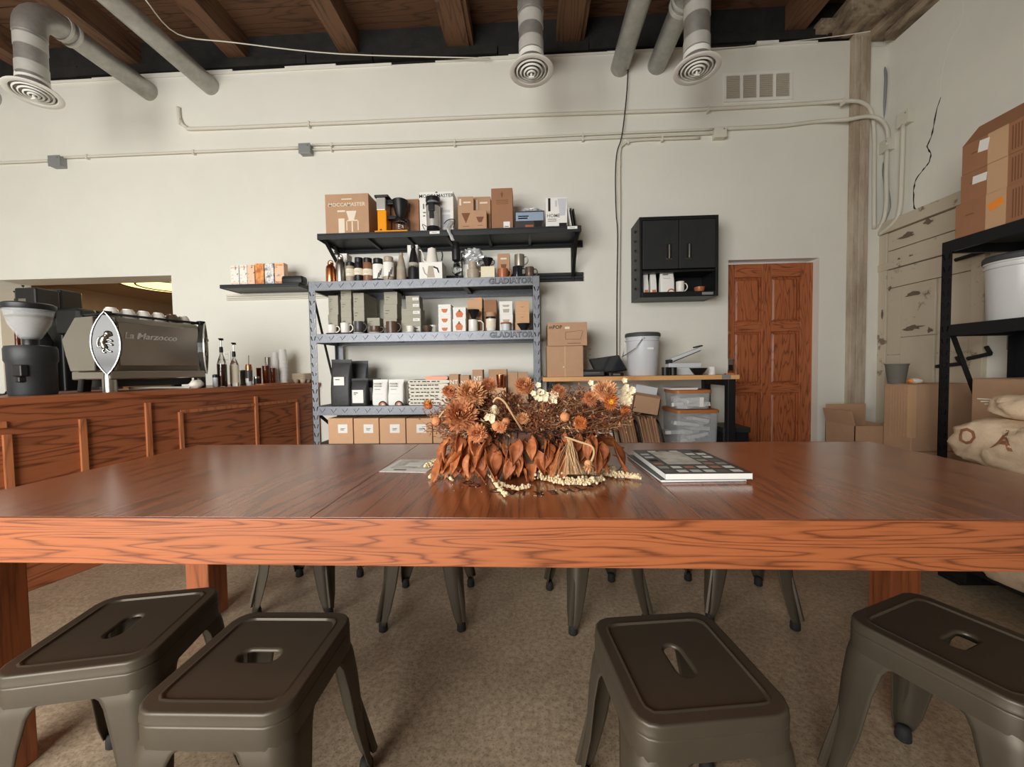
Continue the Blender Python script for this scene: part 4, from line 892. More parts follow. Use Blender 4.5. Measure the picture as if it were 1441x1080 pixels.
# ================================================================== TOP OF THE GREY RACK
Y3 = RY0+.035; Z3 = RL[0]
def loop_cap(m, mc):
    def f(t, r, h):
        obj('cap', MB().lathe([(r*.62, h*.80), (r*.64, h*.86), (r*.5, h*.875)], 20), K[m], t, smooth=True, sharp=40)
        obj('carry_loop', MB().tube([(r*.52*math.cos(q*math.pi/10), 0, h*.87+h*.11*math.sin(q*math.pi/10)) for q in range(11)], .0035, 6), K[mc], t)
    return f
BP = [(.9, 0), (.97, .02), (1, .06), (1, .58), (.9, .70), (.62, .76), (.6, .80)]
lathe_thing('water_bottle', 'copper-coloured steel bottle with a carry loop at the rack end', 'bottle', 461.5, 13, 364, Y3, Z3, [('bottle_body', BP, 'copper')], extra=loop_cap('copper', 'copper'))
lathe_thing('water_bottle', 'tall polished steel bottle with a carry loop', 'bottle', 475.5, 13, 355.5, Y3+.01, Z3, [('bottle_body', BP, 'steel')], extra=loop_cap('steel', 'charcoal'))
carton('plain white box standing behind the bottles', 478, 488, 357, Y3+.13, Z3, .1, 'paper')
def canister(label, xc, w_, yt, m, lid='black', lab=(.30, .66), lm='cream', stripes=False, dots=None):
    def ex(t, r, h):
        wrap(t, r, h, lab[0], lab[1], -85, 85, lm)
        if stripes:
            for k in range(3):
                a = 5+k*17
                obj('brush_stroke', MB().loft([[(rr*math.cos(R_(-90+q)), rr*math.sin(R_(-90+q)), z*h) for q, z in ((a, .06+.10*k), (a+9, .06+.10*k), (a+24, .36+.10*k), (a+15, .36+.10*k))] for rr in (r*1.016+.0006, r*1.02+.0008)]), K['ink'], t)
        else:
            zc = (lab[0]+lab[1])/2*h
            for k in range(2): wrap(t, r*1.006, h, lab[0]+(lab[1]-lab[0])*(.4+.2*k), lab[0]+(lab[1]-lab[0])*(.44+.2*k), -30, 25-12*k, 'greyink', 'print_line')
    return lathe_thing('coffee_canister', label, 'canister', xc, w_, yt, Y3, Z3, [('body', [(.96, 0), (1, .012), (1, .78), (.97, .80)], m), ('lid', [(.86, .80), (.9, .82), (.9, .985), (.84, 1)], lid)], extra=ex)
canister('short taupe canister with black lid and white label', 490, 12, 368, 'tan')
canister('black canister with black lid and white label', 502, 12.5, 361.5, 'black', lab=(.28, .55))
canister('copper-brown canister with black lid and white label', 514.5, 13, 362, 'cocoa', lab=(.27, .53))
canister('black-capped white flask with black brush strokes', 529, 14.5, 362.5, 'black', lab=(.12, .74), lm='paper', stripes=True)
canister('taupe-capped white flask with black brush strokes', 544, 14.5, 360, 'tan', lid='tan', lab=(.2, .76), lm='paper', stripes=True)
def cone_bottle(label, xc, w_, yt, m, lm):
    def ex(t, r, h): wrap(t, r*.95, h, .07, .50, -80, 80, lm, r1=r*.88)
    return lathe_thing('carafe_bottle', label, 'bottle', xc, w_, yt, Y3+.01, Z3, [('body', [(.92, 0), (1, .015), (.96, .25), (.90, .45), (.5, .80), (.34, .9)], m), ('stopper', [(.36, .9), (.42, .92), (.4, .985), (.3, 1)], m)], extra=ex)
cone_bottle('taupe tapered carafe bottle between flask and black carafe', 562, 14, 354, 'tan', 'taupe')
cone_bottle('tall matte black tapered carafe with grey label', 579, 16, 342.5, 'black', 'taupe')
carton('tall white box behind the black tapered carafe', 573, 588, 345, Y3+.14, Z3, .1, 'paper')
carton('low white box behind the taupe carafe bottle', 548, 561, 361, Y3+.15, Z3, .09, 'paper')
tk = carton('white kettle box with a printed kettle, under the white kettle', 589.5, 622, 369, Y3, Z3, .16, 'paper', dec=[('poly', [(.40, .78), (.60, .78), (.68, .12), (.34, .12)], 'tan'), ('poly', [(.14, .72), (.20, .72), (.26, .42), (.36, .28), (.36, .2), (.22, .36)], 'tan'), ('poly', [(.62, .78), (.82, .66), (.88, .36), (.82, .40), (.77, .6), (.62, .68)], 'ink')])
# gooseneck kettle
kz = Z3+geo(589.5, 622, 369, Y3, Z3)[2]; X, w_, hh = geo(597, 614, 346, Y3+.02, kz)
t = thing('gooseneck_kettle', 'white gooseneck kettle standing on its box', 'kettle', (X, Y3+.075, kz)); r = w_/2
obj('body', MB().lathe([(r*1.0, 0), (r*1.06, .004), (r*1.02, hh*.18), (r*.82, hh*.6), (r*.72, hh*.82), (r*.70, hh*.86)], 26), K['ceramic'], t, smooth=True, sharp=40)
obj('lid', MB().lathe([(r*.72, hh*.86), (r*.7, hh*.92), (r*.3, hh*.97), (r*.26, hh)], 22), K['ceramic'], t, smooth=True, sharp=40)
obj('spout', MB().tube(smooth_path([(-r*.9, 0, hh*.14), (-r*1.45, 0, hh*.25), (-r*1.5, 0, hh*.55), (-r*1.85, 0, hh*.85), (-r*2.15, 0, hh*.88)], 6), [.0075]*8+[.006]*8+[.005]*9, 10), K['ceramic'], t, smooth=True)
obj('handle', MB().tube(smooth_path([(r*.72, 0, hh*.82), (r*1.5, 0, hh*.80), (r*1.75, 0, hh*.55), (r*1.6, 0, hh*.22)], 6), .0055, 10), K['charcoal'], t, smooth=True)
# black siphon brewer hung under the shelf edge
X, w_, hh = geo(633, 648, 336, Y3+.02, Z3); t = thing('siphon_brewer', 'black stand siphon brewer with glass bulb between kettle box and plastic bag', 'brewer', (X, Y3+.06, Z3)); r = w_/2
obj('foot', MB().lathe([(r*1.0, 0), (r*1.05, .006), (r*.6, .014)], 22), K['black'], t, smooth=True, sharp=40)
obj('post', MB().tube([(r*.95, .02, .006), (r*.95, .02, hh*.70)], .006, 8).tube([(r*.95, .02, hh*.5), (0, 0, hh*.5)], .005, 8), K['black'], t)
obj('bulb', MB().lathe([(r*.2, hh*.12), (r*.85, hh*.2), (r*.95, hh*.30), (r*.6, hh*.42), (r*.4, hh*.46)], 22), K['glass'], t, smooth=True)
obj('upper_chamber', MB().lathe([(r*.45, hh*.46), (r*.8, hh*.5), (r*.85, hh*.58), (r*.85, hh*.76), (r*.7, hh*.78)], 22), K['black'], t, smooth=True, sharp=40)
obj('lid', MB().lathe([(r*.62, hh*.78), (r*.62, hh*.93), (r*.5, hh*.95)], 20), K['black'], t, smooth=True, sharp=40)
obj('burner', MB().lathe([(r*.5, .014), (r*.55, hh*.05), (r*.3, hh*.10)], 16), K['steel'], t, smooth=True, sharp=40)
mug('tan stoneware mug at the bottom of the mug pair', 656, 673, 378, Y3, Z3, 'tan', 1)
mz = Z3+geo(656, 673, 378, Y3, Z3)[2]
mug('tan stoneware cup without handle on top of the mug pair', 658, 670.5, 368, Y3+.005, mz, 'tan', 1, handle=False, name='cup', cat='cup')
p = atY(671, 369, Y3+.16); carton('white box holding up the crumpled film bag', 652, 675, 372, Y3+.13, Z3, .13, 'paper')
bz = Z3+geo(652, 675, 372, Y3+.13, Z3)[2]
crumple('plastic_bag', 'crumpled clear plastic film heaped above the tan mugs', 'bag', p.x-.03, Y3+.18, bz, .10, .06, .07, 'foil', 9.1, .6)
K['speck'] = mat('speckled_cream_box', (234, 226, 196), .6, var=.1, vscale=90)
carton('small speckled cream box under the black dripper', 676.5, 696, 375, Y3, Z3, .10, 'speck')
zb_ = Z3+geo(675.5, 696, 375, Y3, Z3)[2]
dripper('black ribbed dripper standing on the speckled cream box', 677.5, 693, 362, Y3+.012, zb_)
carton('white box behind the black dripper', 677, 700, 361, Y3+.30, Z3, .08, 'paper')
carton('small kraft box with a faint printed dripper behind the orange mug', 700, 717, 357, Y3+.095, Z3, .08, 'kraft', dec=[('lab', .25, .75, .78, .84, 'cream'), ('poly', [(.25, .6), (.75, .6), (.62, .36), (.38, .36)], 'brownink')])
mug('glossy copper-orange mug before the small kraft box', 700, 714.5, 377, Y3, Z3, 'copperc', 1)
mug('black enamel mug carrying a pewter mug', 721, 735, 374, Y3, Z3, 'enamel', 1)
mug('pewter mug stacked on the black enamel mug', 723.5, 738, 357, Y3+.002, Z3+geo(721, 735, 374, Y3, Z3)[2], 'pewter', 1)
mug('brown stoneware mug at the lettered end of the rack top', 739, 751.5, 375, Y3+.012, Z3, 'brownc', 1)
# ================================================================== SECOND SHELF OF THE RACK
Y4 = RY0+.04; Z4 = RL[1]
gdec = [('lab', .12, .42, .55, .60, 'taupe2'), ('lab', .12, .30, .35, .40, 'taupe2')]
stack(lambda i: 'grey card gift box, %s of the stack behind the white cups' % ('bottom', 'middle', 'top')[i], 462, 475.5, [443, 429.5, 416], Y4+.10, Z4, .13, 'taupe', dec=gdec, group='grey card gift boxes on the second shelf')
stack(lambda i: 'grey card gift box, %s of the tall stack beside the shelf support' % ('bottom', 'second', 'third')[i], 479.5, 494, [438, 421.5, 407], Y4+.09, Z4, .13, 'taupe', dec=gdec, group='grey card gift boxes on the second shelf')
stack(lambda i: 'wide grey card box, %s of the deep stack behind the dark mug' % ('bottom', 'middle', 'top')[i], 497, 512, [452, 432, 412.5], Y4+.10, Z4, .28, 'taupe', dec=gdec, group='grey card gift boxes on the second shelf')
stack(lambda i: 'grey card box, %s of the pair behind the flat brown cup' % ('bottom', 'top')[i], 517, 534.5, [459, 447.5], Y4+.11, Z4, .1, 'taupe', dec=gdec, group='grey card gift boxes on the second shelf')
stack(lambda i: 'large grey card box, %s of the stack behind the big brown mug' % ('bottom', 'middle', 'top')[i], 540, 558.5, [449, 428.5, 411], Y4+.11, Z4, .12, 'taupe', dec=gdec, group='grey card gift boxes on the second shelf')
stack(lambda i: 'wide flat grey box with white end label, %s of three' % ('bottom', 'middle', 'top')[i], 565.5, 592, [455, 445, 434.5], Y4+.09, Z4, .13, 'taupe', dec=[('lab', .6, .95, .28, .68, 'paper'), ('lab', .66, .85, .45, .5, 'ink')], group='flat grey boxes with white labels')
zz_ = geo(565.5, 592, 434.5, Y4+.09, 0)[2]
stack(lambda i: 'narrow flat grey box with white end label, %s of the upper pair' % ('lower', 'upper')[i], 571, 590, [425.5, 416.5], Y4+.095, zz_, .11, 'taupe', dec=[('lab', .5, .95, .28, .72, 'paper'), ('lab', .58, .85, .45, .5, 'ink')], group='flat grey boxes with white labels')
def coaster(label, x0, x1, yb, m):
    X, w_, _ = geo(x0, x1, yb, Y4, Z4)
mug('small white cup on a dark saucer at the end of the second shelf', 457.5, 470, 457, Y4, Z4, 'ceramic', 1, .9, 'cup', 'cup', 'darkc')
mug('white cup on a dark saucer beside the tall grey stack', 476.5, 489, 454.5, Y4, Z4, 'ceramic', 1, .95, 'cup', 'cup', 'darkc')
mug('slate mug on a cream saucer', 496, 508.5, 452, Y4, Z4, 'darkc', 1, 1, 'mug', 'mug', 'ceramic')
mug('low wide brown cup on a cream saucer', 518, 532.5, 458.5, Y4, Z4, 'brownc', 1, .95, 'cup', 'cup', 'ceramic')
mug('big brown stoneware mug with a large handle', 540.5, 556.5, 452, Y4, Z4, 'brownc', 1)
mug('white handleless cup on a wide cream saucer', 570, 581.5, 458.5, Y4, Z4, 'ceramic', 1, .8, 'cup', 'cup', 'ceramic', handle=False)
mug('small round brown bowl on the second shelf', 594, 605.5, 458, Y4, Z4, 'brownc', 1, .62, 'bowl', 'bowl', handle=False, flare=1.02)
mug('white cup half behind the brown bowl', 603.5, 613, 457.5, Y4+.075, Z4, 'ceramic', 1, .85, 'cup', 'cup', handle=False)
bowl = [('lab', .18, .42, .82, .85, 'bucket'), ('poly', [(.24, .55), (.76, .55), (.70, .28), (.60, .16), (.40, .16), (.30, .28)], 'copperc')]
K['opr'] = mat('orange_bowl_print', (208, 120, 72), .6)
bowl = [(d[0], *d[1:-1], 'opr') if d[0] == 'poly' else d for d in bowl]
stack(lambda i: 'white box printed with an orange bowl, %s of three' % ('bottom', 'middle', 'top')[i], 616.5, 634, [456, 442.5, 428.5], Y4+.01, Z4, .11, 'paper', dec=bowl, group='white bowl boxes on the second shelf')
pot = [('poly', [(.2, .45), (.34, .62), (.66, .62), (.8, .45), (.72, .14), (.28, .14)], 'opr'), ('poly', [(.42, .64), (.58, .64), (.55, .8), (.45, .8)], 'brownink'), ('lab', .34, .66, .60, .65, 'brownink')]
stack(lambda i: 'white box printed with an orange glass pot, %s of two' % ('lower', 'upper')[i], 637, 655, [449, 432.5], Y4+.01, Z4, .11, 'paper', dec=pot, group='white pot boxes on the second shelf')
stack(lambda i: 'kraft box behind the black-topped carafe, %s of two' % ('lower', 'upper')[i], 657.5, 678, [434, 419], Y4+.13, Z4, .13, 'kraft2', dec=[('lab', .0, .45, .78, .98, 'taupe')])
# carafe with dripper on it
X, w_, hh = geo(658, 671.5, 449.5, Y4, Z4); r = w_/2
t = thing('coffee_server', 'white coffee server with a square handle carrying a black dripper', 'carafe', (X, Y4+r, Z4))
obj('body', MB().lathe([(r*.95, 0), (r, .004), (r*.96, hh), (r*.9, hh), (r*.92, .01), (.001, .008)], 24, c1=False), K['ceramic'], t, smooth=True, sharp=40)
obj('handle', MB().tube([(r*.9, 0, hh*.92), (r*1.7, 0, hh*.90), (r*2.1, 0, hh*.72), (r*2.1, 0, hh*.12), (r*1.8, 0, hh*.05), (r*.95, 0, hh*.05)], .0055, 8), K['ceramic'], t, smooth=True)
dripper('black cone dripper set on the white coffee server', 657, 673.5, 435, Y4-.002, Z4+hh)
carton('brown kraft box behind the white tumbler', 681.5, 698.5, 422, Y4+.13, Z4, .13, 'kraft3')
def sl(t, r, h): wrap(t, r, h, .2, .55, -60, 60, 'cream')
lathe_thing('travel_tumbler', 'white travel tumbler with a black rim band and kraft sleeve', 'tumbler', 690, 15, 439, Y4, Z4, [('body', [(.8, 0), (.84, .02), (.97, .60), (.98, .66)], 'ceramic'), ('rim_band', [(1.0, .66), (1.02, .68), (1.02, .75), (1.0, .77)], 'black'), ('sleeve', [(.86, .77), (.9, .78), (.9, .99), (.86, 1)], 'kraft')], extra=sl)
jar = [('poly', [(.22, .72), (.78, .72), (.70, .58), (.30, .58)], 'tan'), ('poly', [(.26, .42), (.76, .42), (.72, .16), (.30, .16)], 'tan')]
stack(lambda i: 'white box printed with stacked glass bowls, %s of two' % ('lower', 'upper')[i], 703, 721.5, [443, 424], Y4+.09, Z4, .12, 'paper', dec=jar)
lathe_thing('storage_jar', 'small glass jar with a brown lid in front of the white boxes', 'jar', 711.5, 15, 453, Y4, Z4, [('glass_body', [(.8, 0), (.85, .03), (.85, .80)], 'bucket'), ('lid', [(1, .80), (1.05, .84), (1.0, .97), (.8, 1)], 'copperc')])
stack(lambda i: 'kraft box with an embossed bird mark, %s of the shelf-end stack' % ('bottom', 'middle', 'top')[i], 725.5, 745, [453, 438.5, 424], Y4+.09, Z4, .12, 'kraft2', dec=[('poly', [(.3, .5), (.5, .35), (.7, .55), (.5, .48)], 'kraft')], group='kraft boxes at the shelf end')
dripper('wide dark metal cone dripper in front of the shelf-end boxes', 727, 746, 454.5, Y4-.01, Z4, 'charcoal')
# ================================================================== THIRD SHELF
Y5 = RY0+.05; Z5 = RL[2]
pouch('coffee_bag', 'tall black coffee bag with a small white label', 462.5, 491, 506, Y5+.02, Z5, .10, 'bag', [('lab', .22, .74, .44, .62, 'paper'), ('lab', .30, .52, .555, .57, 'bucket')])
pouch('coffee_bag', 'plain black coffee bag with flat top behind the labelled pouch', 490.5, 515, 508, Y5+.16, Z5, .09, 'bag')
pouch('coffee_bag', 'short charcoal pouch with a large white label', 491.5, 515, 533, Y5, Z5, .09, 'bag', [('lab', .16, .82, .10, .58, 'paper'), ('lab', .24, .50, .46, .49, 'greyink'), ('lab', .24, .40, .40, .42, 'greyink')])
pouch('coffee_bag', 'charcoal pouch half hidden behind the white bags', 513, 534, 533, Y5+.115, Z5, .07, 'bag', [('lab', .05, .45, .15, .65, 'paper')])
for x0, x1, lab in ((522.5, 543.5, 'white coffee bag with a rainbow arc, beside the charcoal pouch'), (545, 566.5, 'white coffee bag with a rainbow arc, beside the folded cloths')):
    pouch('coffee_bag', lab, x0, x1, 534.5, Y5+.01, Z5, .075, 'paper', [('lab', .16, .58, .82, .865, 'taupe'), ('lab', .16, .60, .73, .765, 'taupe'), ('lab', .2, .55, .62, .63, 'greyink'), ('lab', .2, .7, .44, .45, 'bucket'), ('arc', .72, .01, .036, 'ink'), ('arc', .72, .01, .026, 'opr'), ('arc', .72, .01, .016, 'tape')], group='white coffee bags with rainbow arcs')
pouch('coffee_bag', 'plain white bag edge-on behind the rainbow bags', 560, 573, 534, Y5+.12, Z5, .07, 'paper')
# folded cloth pile
X, w_, hh = geo(573, 632, 530, Y5, Z5); z = Z5
for k in range(8):
    hk = hh/8; t = thing('folded_cloth', 'folded off-white cotton cloth with dark printed hem, %s in the pile' % ('lowest', 'second up', 'third up', 'fourth up', 'fifth up', 'sixth up', 'just under the russet one')[k] if k < 7 else 'russet folded cloth lying on top of the pile', 'cloth', (X+random.uniform(-.008, .008)+(.06 if k == 7 else 0), Y5+.11+random.uniform(0, .012), z), R_(random.uniform(-3, 3)), 'folded cloths on the third shelf' if k < 7 else None)
    ww = w_*(1-.03*(k % 3)) if k < 7 else w_*.55
    prof = [(-ww/2, hk*.5), (-ww/2+.004, hk*.15), (-ww/2+.015, 0), (ww/2-.015, 0), (ww/2-.004, hk*.2), (ww/2, hk*.5), (ww/2-.004, hk*.8), (ww/2-.02, hk), (-ww/2+.02, hk), (-ww/2+.004, hk*.85)]
    rings = [[(x_, -.11+.22*i/8, z_) for x_, z_ in prof] for i in range(9)]
    obj('fold', MB().loft(rings).jitter(.006, 16, k*3.1), K['cloth'] if k < 7 else K['copperc'], t, smooth=True, sharp=50)
    if k < 7:
        mb = MB(); x = -ww/2+.02
        while x < ww/2-.1: L_ = random.uniform(.012, .035); mb.box(x, x+L_, -.119, -.108, hk*.45, hk*.7); x += L_+random.uniform(.008, .02)
        obj('printed_hem', mb, K['ink'], t)
    z += hk
for x0, x1, yt, dy, lab, dc in ((632, 645, 527, 0, 'small kraft box with white letters next to the cloth pile', 1), (647.5, 660, 528.5, 0, 'small kraft box with white letters, second from the cloth pile', 1), (664.5, 679, 520.5, .05, 'taller kraft box with white letters behind the flowers', 1),
                                (687.5, 713, 520, .13, 'wide kraft box behind the copper tumbler', 0), (714.5, 728.5, 524, .1, 'narrow kraft box paired beside the rack upright, inner one', 0), (729, 743, 524, .1, 'narrow kraft box paired beside the rack upright, outer one', 0)):
    carton(lab, x0, x1, yt, Y5+dy, Z5, .12, 'kraft', dec=[('txt', 'NT', .5, .74, .05, 'paper')] if dc else [])
t = carton('low kraft box carrying the copper tumbler', 697, 712, 546, Y5, Z5, .1, 'kraft2')
cz_ = Z5+geo(697, 712, 546, Y5, Z5)[2]
lathe_thing('copper_tumbler', 'copper tumbler on the low kraft box', 'tumbler', 703.5, 11.5, 527.5, Y5+.01, cz_, [('body', [(.8, 0), (.84, .02), (1, 1), (.94, 1), (.8, .06), (.01, .05)], 'copper')])
lathe_thing('copper_tumbler', 'copper tumbler standing on the shelf beside the rack upright', 'tumbler', 721, 11.5, 556, Y5-.02, Z5, [('body', [(.8, 0), (.84, .02), (1, 1), (.94, 1), (.8, .06), (.01, .05)], 'copper')])
# ================================================================== FOURTH SHELF
Z6 = RL[3]
for x0, x1, lab in ((461.5, 496, 'end one'), (497.5, 532.5, 'second'), (534, 570, 'third'), (571.5, 607.5, 'fourth'), (609, 644, 'fifth'), (645.5, 681, 'sixth'), (682, 717, 'seventh')):
    carton('pale kraft carton with square label on the low shelf, %s from the counter' % lab, x0, x1, 589, RY0+.03, Z6, .3, 'kraft2', dec=[('lab', .40, .78, .42, .76, 'paper'), ('lab', .5, .68, .58, .60, 'greyink'), ('lab', .5, .64, .53, .55, 'greyink')], group='pale kraft cartons on the low shelf')
# ================================================================== IN THE WALL CABINET
cy = CY_+.05; cz0 = CUB[1]
for x0, x1, lab in ((906, 913, 'narrow white bag at the cubby side'), (916, 924.5, 'narrow white bag second in the cubby')):
    pouch('coffee_bag', lab, x0, x1, 380.5, cy+.02, cz0, .07, 'paper', [('lab', .2, .8, .05, .16, 'opr')])
pouch('coffee_bag', 'wide white coffee bag with a dark arc inside the cubby', 930, 950, 379.5, cy, cz0, .07, 'paper', [('lab', .15, .6, .84, .87, 'greyink'), ('lab', .15, .5, .78, .80, 'greyink'), ('lab', .2, .6, .62, .64, 'bucket'), ('arc', .72, .01, .034, 'copperc')])
mug('white mug inside the black cabinet cubby', 953.5, 965, 395.5, cy, cz0, 'ceramic', 1)
mug('shallow terracotta dish inside the black cabinet cubby', 980, 995, 403, cy, cz0, 'copperc', 1, .8, 'dish', 'dish', handle=False)
# ================================================================== ON THE COUNTER
CN = Vector((cdir.y, -cdir.x, 0))           # towards the public side
def cpos(px_, off):
    d = ray(px_, 545); P0 = CA-CN*off; t = (P0-EYE).dot(CN)/d.dot(CN); p = EYE+d*t; return Vector((p.x, p.y, CZ))
def zat(px_, py_, P):
    d = ray(px_, py_); t = math.hypot(P.x, P.y)/math.hypot(d.x, d.y); return CAM_H+d.z*t
def rpx(w_, P, px_):
    dep = (P-EYE).dot(_fw); th = math.atan(abs(px_-IW/2)/F_PX); return w_/2*dep/F_PX*math.cos(th)
# --- espresso machine
n0, n1 = cpos(148, .05), cpos(297, .05); ML = (n1-n0).length
MH = zat(152, 440, n0)-CZ
em = thing('espresso_machine', 'polished steel espresso machine with oval end emblems, back to the room', 'espresso machine', n0, -cang)
K['emh'] = K['steel']; K['emb'] = mat('polished_steel', (176, 172, 164), .2, 1.0); K['emv'] = mat('dark_gloss_plate', (52, 50, 47), .12)  # end plates: one plain dark gloss colour, not mirrored metal
b0 = MH*.27; b1 = MH*.96
pf = [(-.02, b0), (0, b0+.05), (0, b1-.05), (-.015, b1), (-.26, b1), (-.40, b0+(b1-b0)*.60), (-.37, b0+(b1-b0)*.30), (-.33, b0)]
obj('housing', MB().loft([[(x_, yy, z_) for x_, z_ in pf] for yy in (.07, ML-.07)]).loft([[(x_, yy, z_) for x_, z_ in [(min(-.085, q), w2) for q, w2 in pf]] for yy in (0, .07)]).loft([[(x_, yy, z_) for x_, z_ in [(min(-.085, q), w2) for q, w2 in pf]] for yy in (ML-.07, ML)]), K['emh'], em, bevel=.004)
obj('back_panel', MB().box(-.01, .004, .075, ML-.075, b0+.03, b1-.03), K['emb'], em, bevel=.003)
obj('name_script', text_mesh('La Marzocco', .056, ext=.003, shear=.25, offset=.0006), K['satin'], em).matrix_local = Matrix.Translation((.006, ML*.40, b0+(b1-b0)*.66)) @ Matrix.Rotation(R_(90), 4, 'Z') @ Matrix.Rotation(R_(90), 4, 'X')
obj('drip_tray', MB().box(-.39, -.005, .03, ML-.03, b0-.055, b0), K['steel'], em, bevel=.008)
obj('under_frame', MB().box(-.32, -.06, .09, ML-.09, b0-.10, b0-.055), K['black'], em)
for yy in (.045, ML-.045):
    obj('front_leg', MB().lathe([(.034, 0), (.034, b0-.03), (.03, b0-.01)], 20, (-.045, yy, 0)), K['steel'] if yy < .1 else K['black'], em, smooth=True, sharp=40)
    obj('rear_leg', MB().loft([rrect(.05, .05, .012, 3, z, -.27-.03*(1-z/b0), yy) for z in (0, b0*.5, b0-.05)]), K['black'], em, bevel=.003)
def vesica(w_, h, n_=12):
    R0 = (w_*w_+h*h/4)/(2*w_)*1.0; R0 = ((h/2)**2+w_**2)/(2*w_); out = []
    a = math.asin(min(1, h/2/R0))
    for i in range(n_+1): q = -a+2*a*i/n_; out.append((R0*math.cos(q)-(R0-w_), R0*math.sin(q)))
    for i in range(1, n_): q = a-2*a*i/n_; out.append((-(R0*math.cos(q)-(R0-w_)), R0*math.sin(q)))
    return out
vz = (b0-.01+b1+.01)/2; vh = b1-b0+.05
for yy, rot in ((.035, -45), (ML-.035, 45)):
    M = Matrix.Translation((-.028, yy, vz)) @ Matrix.Rotation(R_(90+rot), 4, 'Z')
    v = obj('end_emblem_plate', MB().prism(vesica(.064, vh), -.020, .012).xf(M), K['emv'], em, bevel=.002)
    vo, vi = vesica(.067, vh+.006), vesica(.0625, vh-.004)
    obj('bright_rim', MB().loft([[(x_, yv, z_) for x_, z_ in q] for q, yv in ((vo, -.02), (vo, -.028), (vi, -.028), (vi, -.02), (vo, -.02))], False, False).xf(M), K['satin'], v)
    lm = MB()       # heraldic beast in relief: body, head, paws and tail as smooth strokes
    lm.tube(smooth_path([(-.004, -.024, -.03), (-.012, -.024, .0), (-.006, -.024, .03), (.006, -.024, .05)], 4), [.014]*5+[.017]*5+[.013]*3, 8)
    lm.ball((.012, -.024, .058), .019, 10, 6); lm.ball((.024, -.024, .052), .009, 8, 5)
    for P in ([(-.002, -.024, .018), (.018, -.026, .022), (.03, -.026, .012)], [(0, -.024, .0), (.02, -.026, -.002), (.03, -.026, -.012)], [(-.006, -.024, -.03), (-.016, -.024, -.05), (-.002, -.024, -.055)], [(.0, -.024, -.03), (.012, -.024, -.046), (.026, -.024, -.05)], [(-.012, -.024, -.02), (-.034, -.024, -.02), (-.034, -.024, .02), (-.024, -.024, .036)]):
        lm.tube(smooth_path(P, 4), .0055, 6)
    obj('beast_relief', lm.xf(M), K['steel'], v, smooth=True)
    obj('rail_post', MB().box(-.045, -.005, yy-.02, yy+.02, b1+.005, MH+.012), K['black'], em, bevel=.004)
for yy in (.04, ML-.04): obj('rear_rail_post', MB().box(-.265, -.245, yy-.01, yy+.01, b1, MH), K['black'], em)
for z in (b1+.018, MH-.004):
    obj('cup_rail', MB().tube([(-.025, .03, z), (-.025, ML-.03, z)], .006, 8).tube([(-.255, .03, z), (-.255, ML-.03, z)], .006, 8).tube([(-.025, .035, z), (-.255, .04, z)], .006, 8).tube([(-.025, ML-.035, z), (-.255, ML-.04, z)], .006, 8), K['blackm'], em, smooth=True)
for k in (.3, .7): obj('group_head', MB().lathe([(.04, b0-.02), (.045, b0+.06), (.03, b0+.1)], 16, (-.37, ML*k, 0)), K['steel'], em, smooth=True)
cup_lab = ['white', 'cream', 'white', 'pale', 'white', 'pale', 'cream', 'brown', 'brown', 'white', 'white']
for k in range(11):
    fx = -.087-.09*(k % 2)-(.02 if k > 8 else 0); fy = .09+(ML-.19)*(k/10)
    m_ = 'brownc' if cup_lab[k] == 'brown' else ('ceramic' if cup_lab[k] != 'pale' else 'taupe'); r = .042
    P = em.matrix_basis @ Vector((fx, fy, b1))
    t = thing('cup', 'upturned %s cup on the espresso machine' % cup_lab[k], 'cup', P, group='cups warming on the espresso machine')
    obj('body', MB().lathe([(r, 0), (r*1.02, .004), (r*.96, .03), (r*.70, .056), (r*.62, .058)], 22), K[m_], t, smooth=True, sharp=40)
    obj('foot_ring', MB().lathe([(r*.58, .057), (r*.58, .064), (r*.50, .064), (r*.48, .058)], 20), K[m_], t, smooth=True, sharp=40)
# clutter under the machine
P = cpos(276, .022); t = thing('bar_towel', 'bunched white bar towel under the espresso machine', 'towel', P)
obj('folds', MB().ball((0, 0, .030), .042, 18, 10, .75).jitter(.010, 30, 4), K['cloth'], t, smooth=True)
P = cpos(240, .10); t = thing('drain_hose', 'pale drain hose looping under the espresso machine', 'hose', P, -cang)
obj('hose', MB().tube(smooth_path([(-.06, -.20, .016), (-.03, -.1, .014), (0, .0, .010), (.02, .06, .008), (.05, .09, .008)], 6), .008, 8), K['offwhite'], t, smooth=True)
# --- grinder
P = cpos(47, .16); gd = thing('coffee_grinder', 'large black coffee grinder with clear conical hopper on the counter', 'grinder', P); r = rpx(80, P, 47)
zz = lambda y_: zat(47, y_, P)-CZ
obj('motor_body', MB().lathe([(r*.88, 0), (r*.92, .012), (r*.93, zz(512)), (r*1.0, zz(508)), (r*1.0, zz(492)), (r*.94, zz(488)), (r*.4, zz(486))], 36), K['charcoal'], gd, smooth=True, sharp=30)
obj('chute', MB().box(r*.2, r*.75, -r*1.02, -r*.7, zz(530), zz(514)).box(r*.32, r*.6, -r*1.0, -r*.7, zz(538), zz(530)), K['black'], gd, bevel=.006)
obj('switch', MB().ball((r*.45, -r*.86, zz(534)), .008, 10, 6), K['steel'], gd)
obj('neck', MB().lathe([(r*.32, zz(488)), (r*.32, zz(478)), (r*.36, zz(476))], 24), K['black'], gd, smooth=True, sharp=40)
obj('hopper', MB().lathe([(r*.34, zz(478)), (r*.42, zz(476)), (r*.78, zz(458)), (r*.96, zz(438)), (r*.98, zz(432)), (r*.95, zz(432)), (r*.75, zz(458)), (r*.38, zz(475))], 36, c0=False, c1=False), K['clear'], gd, smooth=True)
